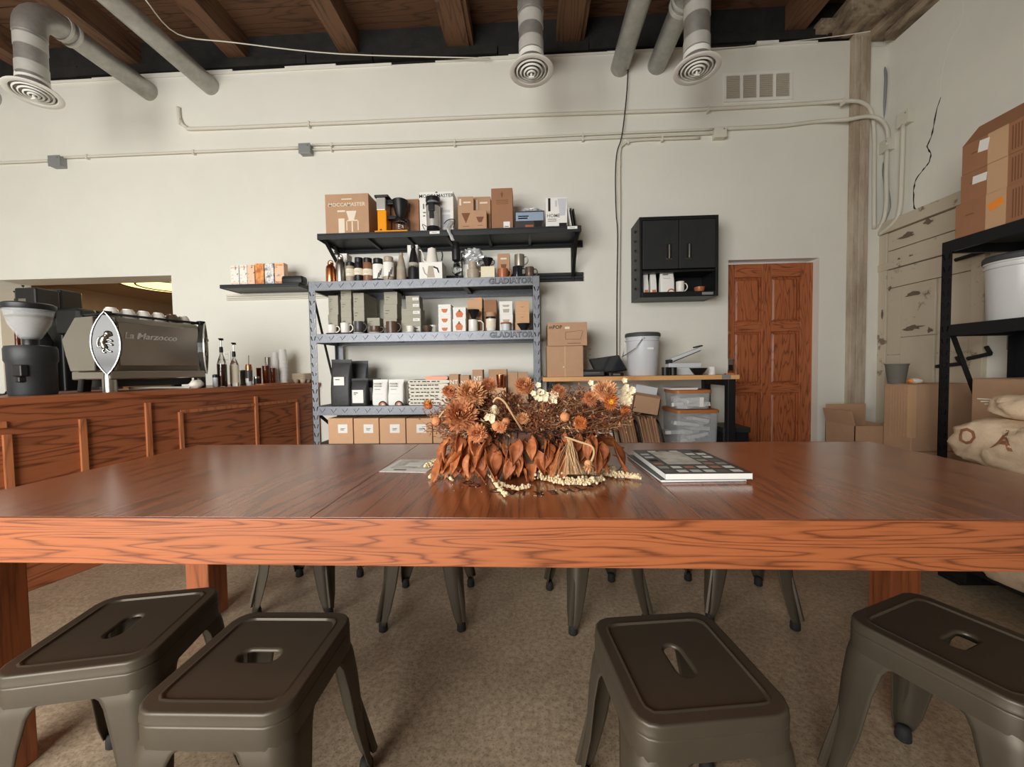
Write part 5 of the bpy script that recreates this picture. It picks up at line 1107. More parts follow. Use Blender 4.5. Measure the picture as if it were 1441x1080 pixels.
obj('beans', MB().lathe([(r*.3, zz(476)), (r*.70, zz(458)), (r*.86, zz(446)), (r*.5, zz(443)), (.001, zz(442))], 30), mat('bean_dust', (112, 100, 82), .8, var=.25, vscale=60), gd, smooth=True)
obj('hopper_lid', MB().lathe([(r*1.0, zz(437)), (r*1.04, zz(434)), (r*1.04, zz(430)), (r*.9, zz(428)), (r*.5, zz(427)), (.001, zz(427))], 36), K['black'], gd, smooth=True, sharp=35)
obj('cord', MB().tube(smooth_path([(-r*.8, -.02, .03), (-r*1.3, -.02, .02), (-r*1.8, .0, .006), (-r*3, .02, .006)], 5), .005, 6), K['cable'], gd, smooth=True)
# --- back bar behind, with brewer and bottles
bb = thing('back_bar', 'dark back-bar cabinet below the serving opening', 'cabinet', (-4.55, 3.44, 0))
obj('body', MB().box(-1.1, 1.0, -.24, .24, .08, .88), K['blackm'], bb, bevel=.004)
obj('top', MB().box(-1.12, 1.02, -.26, .26, .88, .92), K['steel'], bb, bevel=.003)
obj('plinth', MB().box(-1.06, .96, -.2, .22, 0, .08), K['black'], bb)
P = Vector((atY(72, 480, 3.35).x, 3.35, .92)); t = thing('batch_brewer', 'black batch coffee brewer seen in the dark behind the grinder', 'brewer', P)
h = zat(82, 408, P)-.92
obj('column', MB().box(-.11, .09, .02, .2, 0, h), K['black'], t, bevel=.015)
obj('head', MB().box(-.11, .09, -.16, .02, h*.72, h*.98), K['black'], t, bevel=.015)
obj('base', MB().box(-.13, .12, -.18, .02, 0, .04), K['black'], t, bevel=.008)
obj('server', MB().lathe([(.08, .04), (.085, .05), (.085, h*.5), (.05, h*.6), (.05, h*.66)], 22, (-.01, -.08, 0)), K['blackm'], t, smooth=True, sharp=40)
obj('display', MB().box(-.07, .0, -.163, -.158, h*.80, h*.88), K['taupe2'], t)
P = Vector((atY(92, 500, 3.42).x+.23, 3.42, .92)); t = thing('batch_brewer', 'lower black brewer beside the dark batch brewer', 'brewer', P); h = zat(104, 436, P)-.92
obj('column', MB().box(-.12, .12, .0, .2, 0, h), K['black'], t, bevel=.03, seg=3); obj('head', MB().box(-.12, .12, -.16, .0, h*.7, h), K['black'], t, bevel=.03, seg=3); obj('base', MB().box(-.13, .13, -.18, 0, 0, .05), K['black'], t, bevel=.01)
def pump_bottle(label, P, px_, w_, ybot, ysh, yneck, ytop, glass, fill, fy, lab=None):
    r = rpx(w_, P, px_); Z = lambda y_: max(.002, zat(px_, y_, P)-P.z)
    t = thing('syrup_bottle', label, 'bottle', P)
    obj('glass', MB().lathe([(r*.92, 0), (r, .006), (r, Z(ysh)), (r*.75, Z(ysh)+(Z(yneck)-Z(ysh))*.4), (r*.28, Z(yneck)), (r*.26, Z(yneck)+.02)], 22), K[glass], t, smooth=True, sharp=50)
    if fill: obj('syrup', MB().lathe([(r*.9, .004), (r*.96, .01), (r*.96, Z(fy)), (.001, Z(fy))], 20), K[fill], t, smooth=True, sharp=40)
    if lab: wrap(t, r*1.0, 1, Z(lab[1]), Z(lab[0]), -100, 100, lab[2])
    zn = Z(yneck)+.02
    obj('pump_collar', MB().lathe([(r*.36, zn-.012), (r*.4, zn), (r*.36, zn+.03), (r*.15, zn+.034)], 16), K['black'], t, smooth=True, sharp=40)
    obj('pump_stem', MB().tube([(0, 0, zn+.03), (0, 0, Z(ytop)-.01)], .0045, 8), K['steel'], t)
    obj('pump_head', MB().lathe([(r*.2, Z(ytop)-.018), (r*.55, Z(ytop)-.004), (r*.5, Z(ytop))], 14).tube([(0, 0, Z(ytop)-.01), (r*.9, -r*.4, Z(ytop)-.014)], .005, 6), K['black'], t)
    return t
pump_bottle('tall glass syrup bottle of dark syrup with a pump', cpos(313.5, .07), 313.5, 14.5, 545, 513, 498, 476.5, 'glass', 'syrup', 513)
pump_bottle('syrup bottle with a wide white label and a pump', cpos(331, .09), 331, 13.5, 543, 515, 504, 482.5, 'glass', None, 0, (514, 539, 'cream'))
for lab, px_, y_ in (('slim dark pump bottle standing in the back room gloom', 35, 402), ('squat dark bottle standing in the back room gloom', 23, 410)):
    P = Vector((atY(px_, 450, 3.5).x, 3.5, .92)); pump_bottle(lab, P, px_, 9, 500, 436, 428, y_, 'amber', 'syrup', 440)
def cpart(name, label, cat, px_, w_, yt, off, parts, group=None, extra=None, base=0.0):
    P = cpos(px_, off); P.z += base; r = rpx(w_, P, px_); h = zat(px_, yt, P)-P.z
    t = thing(name, label, cat, P, 0, group)
    for nm, prof, m in parts: obj(nm, MB().lathe([(max(.0004, a*r), b*h) for a, b in prof], 20), K[m], t, smooth=True, sharp=38)
    if extra: extra(t, r, h)
    return t
cpart('shaker', 'small glass shaker with a black lid beside the machine', 'shaker', 303.5, 8, 527, .07, [('body', [(.9, 0), (1, .05), (1, .75)], 'bucket'), ('lid', [(1.05, .75), (1, .95), (.6, 1)], 'black')])
cpart('tin_can', 'dark blue-grey tin behind the copper jar', 'can', 343, 9, 521, .15, [('body', [(1, 0), (1, .93)], 'taupe2'), ('rim', [(1.04, .93), (1.04, 1), (.9, 1)], 'steel')])
def straw(t, r, h):
    obj('straw', MB().tube([(0, 0, h*.6), (.004, .0, h*1.42)], .0025, 6), K['black'], t)
    wrap(t, r*.98, h, .12, .34, -40, 30, 'paper', 'tag')
cpart('jar', 'copper-lidded jar with black label and a straw', 'jar', 351, 10.5, 513, .09, [('base_glass', [(.8, 0), (.85, .04), (.85, .2)], 'bucket'), ('label_band', [(.9, .2), (1.0, .34), (1.02, .72)], 'darkc'), ('copper_neck', [(1.0, .72), (.98, .85), (.8, 1)], 'copper')], extra=straw)
cpart('spice_jar', 'squat black spice jar in front of the amber glasses', 'jar', 361.5, 8, 530, .08, [('body', [(.95, 0), (1, .05), (1, .78)], 'black'), ('lid', [(1.03, .78), (1.03, .96), (.9, 1)], 'steel')])
for px_, w_, yt, off, lab in ((365, 7.5, 518, .16, 'small amber glass tumbler beside the spice jar'), (375, 11, 515, .13, 'largest amber glass tumbler of the three'), (384.5, 8.5, 518, .13, 'amber glass tumbler beside the paper cups')):
    cpart('amber_glass', lab, 'glass', px_, w_, yt, off, [('tumbler', [(.8, 0), (.84, .03), (1, 1), (.95, 1), (.78, .08), (.01, .06)], 'amber')])
cpart('steel_tumbler', 'steel cocktail tumbler behind the amber glasses', 'tumbler', 378, 8.5, 503, .24, [('body', [(.8, 0), (1, .97), (1.03, 1), (.96, 1), (.76, .05), (.01, .04)], 'steel')])
P = cpos(385, .045); t = thing('serving_board', 'thin reddish wooden serving board on the worktop', 'board', P, -cang)
obj('plank', MB().loft([rrect(.10, .30, .03, 5, z) for z in (0, .012)]), K['ctrim'], t, bevel=.003); obj('grip', MB().loft([rrect(.03, .07, .012, 4, z, 0, .18) for z in (.001, .011)]), K['ctrim'], t)
def cups(label, px_, w_, yt, off):
    P = cpos(px_, off); r = rpx(w_, P, px_); h = zat(px_, yt, P)-CZ
    n_ = 7; c = .095
    for k in range(n_):
        t = thing('paper_cup', label, 'cup', P+Vector((0, 0, (h-c)*k/(n_-1))), group=label)
        obj('cup_wall', MB().lathe([(r, 0), (r*.98, .004), (r*.74, c), (.001, c)], 22, c0=False), K['paper'], t, smooth=True, sharp=40)
        obj('rolled_rim', MB().lathe([(r*.97, 0), (r*1.03, .002), (r*1.03, .006), (r*.97, .008)], 22, c0=False, c1=False), K['paper'], t, smooth=True)
cups('upturned white paper cup in the shorter stack by the glasses', 388.5, 10.5, 496, .19)
cups('upturned white paper cup in the tallest stack by the cup carriers', 399.5, 13, 492, .16)
P = cpos(428.5, .10); t = thing('cup_carrier', 'stack of moulded pulp cup carriers at the worktop end', 'carrier', P, -cang)
K['pulp'] = mat('moulded_pulp', (196, 176, 152), .9, var=.08, bump=.3, bscale=60)
for k in range(5): obj('carrier_tray', MB().loft([rrect(.16+.004*(k % 2), .18, .03, 4, z) for z in (.035+k*.012, .045+k*.012)]), K['pulp'], t, bevel=.002)
for a in (-.04, .04):
    for b in (-.055, 0, .055): obj('cup_pocket', MB().lathe([(.018, 0), (.024, .02), (.03, .036)], 12, (a, b, 0)), K['pulp'], t, smooth=True)
# ================================================================== ON THE WORKBENCH
Y7 = BYF+.06
t = carton('plain brown carton under the printed printer carton', 769.5, 820.5, 487, Y7+.02, BZ, .28, 'kraft', dec=[('lab', .485, .515, 0, 1, 'tape'), ('lab', .44, .5, .30, .34, 'cream')])
z8 = BZ+geo(769.5, 820.5, 487, Y7+.02, BZ)[2]
carton('printed brown carton with an outline drawing, on the plain carton', 770.5, 826, 454, Y7, z8, .32, 'kraft', dec=[('txt', 'mPOP', .2, .80, .042, 'ink'), ('lab', .44, .56, .72, .82, 'cream'), ('lab', .50, .84, .09, .115, 'brownink')]+
       [('poly', q, 'brownink') for q in ([(.45, .58), (.88, .66), (.88, .645), (.45, .565)], [(.45, .58), (.46, .58), (.46, .28), (.45, .28)], [(.45, .29), (.84, .27), (.84, .255), (.45, .275)], [(.84, .27), (.90, .62), (.895, .65), (.83, .27)])])
# tablet till on stand
P = Vector((atY(856, 515, Y7+.22).x, Y7+.22, BZ)); t = thing('till_tablet', 'black tablet till tilted on a stand', 'tablet', P, R_(6))
M = Matrix.Translation((.0, .02, .098)) @ Matrix.Rotation(R_(-7), 4, 'Y') @ Matrix.Rotation(R_(38), 4, 'X')
obj('tablet', MB().box(-.14, .14, -.11, .11, -.008, .008).xf(M), K['black'], t, bevel=.006)
obj('screen', MB().box(-.126, .126, -.096, .096, .008, .0085).xf(M), mat('dark_screen', (40, 44, 50), .1), t)
obj('stand_neck', MB().bar((0, .06, .016), (-.01, .03, .085), .07, .02), K['black'], t, bevel=.004)
obj('stand_foot', MB().loft([rrect(.16, .14, .03, 4, z, 0, .03) for z in (0, .014)]), K['black'], t, bevel=.003)
P = Vector((atY(834, 520, Y7+.05).x, Y7+.06, BZ)); t = thing('receipt_printer', 'low black receipt printer in front of the tablet till', 'printer', P, R_(-8))
obj('body', MB().box(-.09, .10, -.05, .07, 0, .05), K['black'], t, bevel=.01); obj('paper_slot', MB().box(-.06, .06, -.052, -.048, .028, .034), K['taupe2'], t); obj('lid', MB().box(-.085, .095, -.03, .068, .05, .058), K['charcoal'], t, bevel=.004)
P = Vector((atY(866, 522, Y7+.03).x, Y7+.04, BZ)); t = thing('card_reader', 'small black card reader beside the receipt printer', 'card reader', P, R_(5))
obj('body', MB().loft([rrect(.13, .08, .02, 4, z) for z in (0, .03)]), K['black'], t, bevel=.004); obj('badge', MB().box(-.03, .03, -.0415, -.0395, .008, .022), K['taupe2'], t)
# pail
def pail(label, P, r, h, body, lid, wire=True, rz=0):
    t = thing('plastic_pail', label, 'pail', P, rz)
    obj('body', MB().lathe([(r*.86, 0), (r*.88, .004), (r*.95, h*.80), (r*.955, h*.84)], 36), K[body], t, smooth=True, sharp=35)
    for z in (.80, .87): obj('rib_ring', MB().lathe([(r*.95, h*z), (r*1.0, h*z+.003), (r*1.0, h*z+.012), (r*.95, h*z+.015)], 36, c0=False, c1=False), K[body], t, smooth=True, sharp=35)
    obj('rim', MB().lathe([(r*.955, h*.82), (r*.97, h*.93)], 36, c0=False, c1=False), K[body], t, smooth=True)
    obj('lid', MB().lathe([(r*.98, h*.90), (r*1.04, h*.91), (r*1.04, h*.97), (r*.98, h*1.0), (r*.88, h*1.0), (r*.86, h*.975), (.001, h*.975)], 36), K[lid], t, smooth=True, sharp=35)
    if wire:
        obj('handle_boss', MB().ball((-.25*r, -r*.97, h*.86), .014, 10, 6), K[body], t)
        obj('wire_handle', MB().tube(smooth_path([(-.25*r, -r*1.0, h*.86), (-r*.75, -r*.95, h*.62), (-r*1.25, -r*.3, h*.46), (-r*1.1, r*.3, h*.5), (-r*.95, r*.3, h*.84)], 6), .0035, 6), K['steel'], t, smooth=True)
    return t
X, w_, hh = geo(886, 937, 467, Y7+.03, BZ); pail('grey plastic pail with dark lid and wire handle on the workbench', (X, Y7+.03+w_/2, BZ), w_/2/1.04, hh, 'bucket', 'dgrey')
obj('sticker', MB().box(.0, .05, -w_*.482, -w_*.47, hh*.60, hh*.64), K['paper'], bpy.data.objects['plastic_pail'])
for px_, lab in ((938, 'small black tin next to the pail'), (949, 'small black tin next to the grey machine')):
    lathe_thing('black_tin', lab, 'tin', px_, 10, 517, Y7+.0, BZ, [('body', [(1, 0), (1, .8)], 'black'), ('lid', [(1.05, .8), (1.05, .97), (.9, 1)], 'black')])
X, w_, hh = geo(942, 993, 511, Y7+.11, BZ); t = thing('bag_sealer', 'grey desktop bag sealer with its arm raised', 'sealer', (X, Y7+.11, BZ))
obj('body', MB().box(-w_/2, w_/2, 0, .12, 0, hh*.62).box(-w_/2, w_/2-.03, .01, .11, hh*.62, hh), K['bucket'], t, bevel=.006)
obj('hinge', MB().box(-w_/2, -w_/2+.035, .02, .10, hh*.9, hh*1.3), K['charcoal'], t, bevel=.004)
a = atY(944, 507, Y7+.16); b = atY(986, 491, Y7+.16)
obj('arm', MB().bar((a.x-X, .06, a.z-BZ), (b.x-X, .06, b.z-BZ), .06, .028), K['bucket'], t, bevel=.006)
obj('arm_grip', MB().bar((b.x-X-.05, .06, b.z-BZ+.012), (b.x-X+.01, .06, b.z-BZ+.026), .062, .012), K['black'], t, bevel=.004)
obj('arm_edge', MB().bar((a.x-X+.01, .028, a.z-BZ-.016), (b.x-X-.01, .028, b.z-BZ-.016), .006, .006), K['black'], t)
mug('shallow black bowl in front of the bag sealer', 975.5, 1001, 518, Y7-.054, BZ, 'black', 1, .45, 'bowl', 'bowl', handle=False)
lathe_thing('tape_roll', 'white tape roll near the bench end', 'tape', 1004, 10, 516.5, Y7+.06, BZ, [('ring', [(.55, 0), (1, 0), (1, 1), (.55, 1)], 'paper'), ('core', [(.56, .02), (.56, .98)], 'kraft')])
P = Vector((atY(1027, 526, Y7-.03).x, Y7-.03, BZ)); t = thing('box_cutter', 'orange box cutter lying at the bench end', 'tool', P, R_(15)); obj('grip', MB().loft([rrect(.075, .022, .008, 4, z) for z in (0, .014)]), K['opr'], t, bevel=.002); obj('blade', MB().prism([(-.065, .004), (-.036, .004), (-.036, .011), (-.055, .011)], -.004, -.003), K['steel'], t)
# ================================================================== UNDER THE WORKBENCH
Y8 = 3.24
K['wrapped'] = mat('white_wrapped_packs', (232, 232, 230), .35, bump=.4, bscale=30)
def bin_(label, x0, x1, ytop, ylid, zb, Y, dep, fill, seed):
    X, w_, hh = geo(x0, x1, ytop, Y, zb); t = thing('storage_bin', label, 'bin', (X, Y+dep/2, zb))
    lh = .028; tp = .93
    obj('tub', MB().loft([rrect(w_*tp*.96, dep*tp*.96, .03, 4, .004), rrect(w_*tp, dep*tp, .03, 4, .006), rrect(w_*.985, dep*.985, .03, 4, hh-lh), rrect(w_*.97, dep*.97, .03, 4, hh-lh), rrect(w_*tp*.97, dep*tp*.97, .03, 4, .012)], True, True), K['clear'], t, smooth=True, sharp=40)
    obj('lid', MB().loft([rrect(w_*1.0, dep*1.0, .035, 4, hh-lh), rrect(w_*1.03, dep*1.03, .035, 4, hh-lh), rrect(w_*1.03, dep*1.03, .035, 4, hh-.006), rrect(w_*.98, dep*.98, .035, 4, hh), rrect(w_*.9, dep*.9, .03, 4, hh-.004)], True, True), K['lidor'], t, smooth=True, sharp=40)
    mb = MB()
    for k in range(fill):
        rr = random.Random(seed+k); a = rr.uniform(0, 3.1); c = Vector((rr.uniform(-.3, .3)*w_, rr.uniform(-.32, .2)*dep, .03+(hh-.1)*k/fill))
        mb.bar(c-Vector((math.cos(a), math.sin(a)*.3, rr.uniform(-.2, .2)))*.09, c+Vector((math.cos(a), math.sin(a)*.3, 0))*.11, .10, .03)
    obj('wrapped_contents', mb.jitter(.012, 20, seed), K['wrapped'], t)['kind'] = 'stuff'
    return t, w_, hh
t, w_, hh = bin_('large clear storage bin with amber lid, full of wrapped packs', 953, 1013, 577, 584, LSZ+.02, Y8, .38, 22, 3)
obj('bin_riser', MB().box(-.15, .15, -.16, .16, -.02, .006), K['kraft'], t)
zb2 = LSZ+.02+hh
t2, w2, h2 = bin_('small clear storage bin with amber lid, stacked on the large bin', 951.5, 1002, 549, 556, zb2-.003, Y8+.02, .30, 10, 40)
obj('paper_label', MB().box(w2*.16, w2*.27, -.152, -.147, h2*.15, h2*.62), K['paper'], t2)
zz3 = zb2-.003+h2; X, w3, _ = geo(945, 983, 541, Y8+.05, zz3)
t = thing('paper_stack', 'sheaf of white papers lying on the small bin', 'papers', (X, Y8+.16, zz3)); 
for k in range(4): obj('sheet', MB().box(-w3/2, w3/2, -.1, .1, .004*k, .004*k+.0035).xf(Matrix.Rotation(R_(k*3-4), 4, 'Z')), K['paper'], t)
# tilted open carton
P = Vector((atY(907, 582, Y8).x, Y8, .0)); zc_ = atY(907, 584, Y8).z
def bundle(label, x0, x1, yt, tilt, n_, Y, dep, seed):
    X, w_, hh = geo(x0, x1, yt, Y, LSZ); t = thing('cardboard_bundle', label, 'cardboard', (X, Y, LSZ)); rr = random.Random(seed)
    for k in range(n_):
        x_ = -w_/2+w_*(k+.1)/n_; o = obj('flat_sheet', MB().box(-w_/n_*.46, w_/n_*.46, 0, dep, 0, hh*rr.uniform(.93, 1.0)), K['kraft3' if k % 3 else 'kraft'], t); o.location = (x_, rr.uniform(0, .015), 0.006); o.rotation_euler = (0, R_(tilt+rr.uniform(-.8, .8)), 0)
    return t, hh
_, hb = bundle('bundle of flattened cartons leaning by the flowers', 884, 904, 580, -12, 15, Y8, .3, 1)
bundle('bundle of flattened cartons leaning beside the storage bins', 913, 936, 586, -11, 17, Y8, .3, 2)
def divider(label, px_, yt):
    X, _, hh = geo(px_-1, px_+1, yt, Y8-.02, LSZ); t = thing('sheet_divider', label, 'divider', (X, Y8-.01, LSZ), group='black wire sheet dividers'); t.rotation_euler = (0, R_(-12), 0)
    
    obj('hoop', MB().tube(smooth_path([(0, 0, .012), (0, 0, hh*.7), (0, .03, hh*.96), (.0, .10, hh), (.0, .2, hh*.96), (0, .24, hh*.5), (0, .24, .012)], 5), .009, 8), K['black'], t, smooth=True); obj('foot', MB().box(-.012, .012, -.01, .26, 0, .006).xf(Matrix.Rotation(R_(12), 4, 'Y')), K['black'], t)
divider('black wire divider before the first cardboard bundle', 880, 590); divider('black wire divider between the cardboard bundles', 908.3, 592); divider('black wire divider against the storage bins', 941, 592)
# kraft carton lying tilted on the bundles
c0 = atY(889, 580, Y8+.02); c1 = atY(926, 586, Y8+.02); c2 = atY(930, 562, Y8+.02)
t = thing('cardboard_box', 'open kraft carton tipped on top of the cardboard bundles', 'box', (c0.x, Y8+.02, c0.z), 0); t.rotation_euler = (0, math.atan2(c0.z-c1.z, c1.x-c0.x), 0)
wl = (c1-c0).length; hl = .145
obj('wall', MB().box(0, wl, 0, .006, 0, hl).box(0, wl, .244, .25, 0, hl).box(0, .006, 0, .25, 0, hl).box(wl-.006, wl, 0, .25, 0, hl).box(0, wl, 0, .25, 0, .006), K['kraft'], t)
obj('open_flap', MB().box(0, wl, -.002, .004, hl, hl+.05).xf(Matrix.Translation((0, 0, hl)) @ Matrix.Rotation(R_(-62), 4, 'X') @ Matrix.Translation((0, 0, -hl))), K['kraft'], t)
obj('paper_filling', MB().box(.02, wl-.02, .06, .2, .02, hl+.09).jitter(.01, 9, 5), K['bucket'], t)
# black step by the door
X, w_, hh = geo(1018, 1056, 602, 3.26, 0); t = thing('step_stool', 'black plastic step box in front of the oak door', 'step', (X, 3.26, 0))
obj('body', MB().loft([rrect(w_, .30, .02, 4, 0, 0, .15), rrect(w_*.98, .29, .02, 4, hh*.93, 0, .15)]), K['blackm'], t, bevel=.004); obj('tread', MB().loft([rrect(w_*1.04, .32, .02, 4, z, 0, .15) for z in (hh*.93, hh)]), K['charcoal'], t, bevel=.004)
# ================================================================== ALONG THE RIGHT WALL
from mathutils.bvhtree import BVHTree
# three cartons on the black rack; their long printed sides face the room (towards -x)
BX = QX+.015
K['kraft4'] = mat('recycled_carton_board', (162, 114, 82), .8, var=.06, vscale=5)
def wcarton(label, xl, ytop, zb, xtape, dep=.40, x_off=0.0, dec=None, flaps=False, zt=None):
    X = BX+x_off
    yf = atX(xl, ytop+25, X).y; zt = zt if zt is not None else atX(xl, ytop, X).z
    ym = atX(xtape, ytop+20, X).y; L_ = 2*(yf-ym); h = zt-zb
    t = thing('cardboard_carton', label, 'carton', (X, yf, zb))
    obj('body', MB().box(0, dep, -L_, 0, 0, h), K['kraft4'], t, bevel=.003)
    obj('packing_tape', MB().box(-.0015, .001, -L_/2-.05, -L_/2+.045, 0, h).box(-.0015, dep, -L_/2-.05, -L_/2+.045, h-.001, h+.001), K['tape'], t)
    mb = MB()
    for k in range(4): mb.box(-.001, .0005, -L_*.70-.013*k, -L_*.70-.013*k+.005, h*.12, h*.88)
    obj('printed_lines', mb, K['brownink'], t)
    obj('printed_mark', MB().box(-.001, .0005, -L_*.24, -L_*.14, h*.6, h*.63), K['brownink'], t)
    if flaps:
        for sgn, y0 in ((1, -.0), (-1, -L_)):
            obj('open_flap', MB().box(.0, .004, -L_, 0, 0, .15).xf(Matrix.Translation((.0 if sgn > 0 else dep, 0, h)) @ Matrix.Rotation(R_(38 if sgn > 0 else -30), 4, 'Y')), K['kraft4'], t)
    return t, yf, L_, h, zt
zq = QL[0]
_, _, _, _, zA = wcarton('lowest brown carton with orange sticker on the black rack', 1344, 291, zq, 1400)
c2_, y2_, l2_, h2_, zB = wcarton('middle brown carton with white label on the black rack', 1351.5, 249, zA, 1402, x_off=.005)
c3_, y3_, l3_, h3_, zC = wcarton('top brown carton with open dark flaps on the black rack', 1353.5, 208, zB, 1403, x_off=.005, flaps=True)
def wsticker(name, par, px_, py_, w_, h, m, rot=0):
    p = atX(px_, py_, par.location.x-.003); q = p-Vector(par.location)
    return obj(name, MB().box(-.0012, .0008, -w_/2, w_/2, -h/2, h/2).xf(Matrix.Translation((-.001, q.y, q.z)) @ Matrix.Rotation(R_(rot), 4, 'X')), K[m], par)
K['stick'] = mat('orange_sticker', (250, 150, 50), .5)
wsticker('paper_label', c3_, 1384, 204, .05, .065, 'paper', 8); wsticker('paper_label', c2_, 1378, 251, .07, .045, 'paper', 4)
wsticker('orange_sticker', bpy.data.objects['cardboard_carton'], 1401, 287, .07, .045, 'stick', -20)
# white pail on the black rack
pb = QL[1]; pl = pail('white plastic pail with black lid on the black rack', (2.86, 2.39, pb), .145, zat(1408, 360, Vector((2.86, 2.30, 0)))-pb, 'pail', 'dgrey', wire=False)
# box on the wall behind
jbox('grey electrical box low on the cracked wall behind the black rack', 1417, 1445, 469, 491, .06, 'greybox', 'X')
# big cartons on the floor
a = atY(1283, 580, 2.90); zt = atY(1283, 541, 2.90).z; zb_ = atY(1300, 636, 2.90).z
t = thing('cardboard_carton', 'large scuffed brown carton carrying the snack bag', 'carton', (a.x, 2.90, zb_)); yfar = .22
obj('body', MB().box(0, 3.17-a.x, 0, yfar, 0, zt-zb_-.004), K['kraft'], t, bevel=.006)
obj('top_flap', MB().box(.002, 3.165-a.x, .002, yfar-.002, zt-zb_-.004, zt-zb_), K['kraft'], t)
obj('edge_tape', MB().box(-.002, .03, -.002, .03, .1, zt-zb_-.01), K['tape'], t)
mb = MB()
for k in range(7): mb.box(-.004, .0005, .03+k*.022, .034+k*.022, .08+.02*(k % 3), zt-zb_-.02)
obj('crease', mb, K['kraft'], t)
t = thing('cardboard_carton', 'brown carton on the floor beneath the scuffed carton', 'carton', (a.x-.01, 2.88, 0)); 
obj('body', MB().box(0, 3.18-a.x, 0, .26, 0, zb_-.006), K['kraft'], t, bevel=.005); obj('top_flap', MB().box(.003, 3.17-a.x, .003, .255, zb_-.006, zb_-.001), K['kraft'], t)
CT = zt
a2 = atX(1345, 540, QX+.12); t = thing('cardboard_carton', 'long brown carton on the bottom shelf of the black rack', 'carton', (QX+.12, QYf-.075, QL[2]))
hz = atX(1400, 533, QX+.12).z-QL[2]
obj('body', MB().box(0, .28, -1.3, 0, 0, hz-.004), K['kraft'], t, bevel=.006); obj('top_flap', MB().box(.002, .278, -1.298, -.002, hz-.004, hz), K['kraft'], t)
# small open carton in the corner
a = atY(1203, 600, 3.16); b = atY(1246, 600, 3.16); zo = atY(1225, 600, 3.16).z
t = thing('cardboard_box', 'open brown carton tucked in the corner below the worn post', 'box', (a.x, 3.16, 0)); wo = b.x-a.x+.1
obj('wall', MB().box(0, wo, 0, .005, 0, zo).box(0, wo, .30, .305, 0, zo).box(0, .005, 0, .305, 0, zo).box(wo-.005, wo, 0, .305, 0, zo), K['kraft'], t)
obj('open_flap', MB().box(0, wo, .30, .305, zo, zo+.15), K['kraft'], t); obj('open_flap', MB().box(0, .005, 0, .30, 0, .12).xf(Matrix.Translation((0, 0, zo)) @ Matrix.Rotation(R_(-14), 4, 'Y')), K['kraft'], t)
# pot and snack bag on the scuffed carton
X, w_, hh = geo(1258, 1295, 512, 2.97, CT); t = thing('plastic_pot', 'dark grey tapered plastic pot on the scuffed carton', 'pot', (X, 3.05, CT)); r = w_/2*.72
obj('body', MB().lathe([(r*.72, 0), (r*.75, .004), (r*1.0, hh), (r*.94, hh), (r*.7, .012), (.001, .01)], 26, c1=False), K['taupe2'], t, smooth=True, sharp=40); obj('rim', MB().lathe([(r, hh*.93), (r*1.04, hh*.94), (r*1.04, hh), (r*.95, hh)], 26, c0=False, c1=False), K['taupe2'], t, smooth=True)
p = atY(1293, 533, 2.93); t = thing('snack_bag', 'small orange and white snack bag lying on the scuffed carton', 'snack bag', (p.x, 2.955, CT), R_(20))
rings = [[(x_, y_*k, .022+z_*k) for x_, y_, z_ in [(xx, .035*math.cos(q*math.pi/6), .021*math.sin(q*math.pi/6)) for q in range(12)]] for xx, k in ((-.07, .12), (-.055, .6), (-.02, 1), (.02, 1), (.055, .65), (.07, .14))]
obj('bag', MB().loft(rings).jitter(.006, 40, 3), K['stick'], t, smooth=True); obj('white_band', MB().loft([[(x_*1, y_*1.03, (z_-.022)*1.05+.022) for x_, y_, z_ in rr] for rr in rings[1:4]], False, False).xf(Matrix.Translation((-.005, 0, 0))), K['paper'], t, smooth=True)
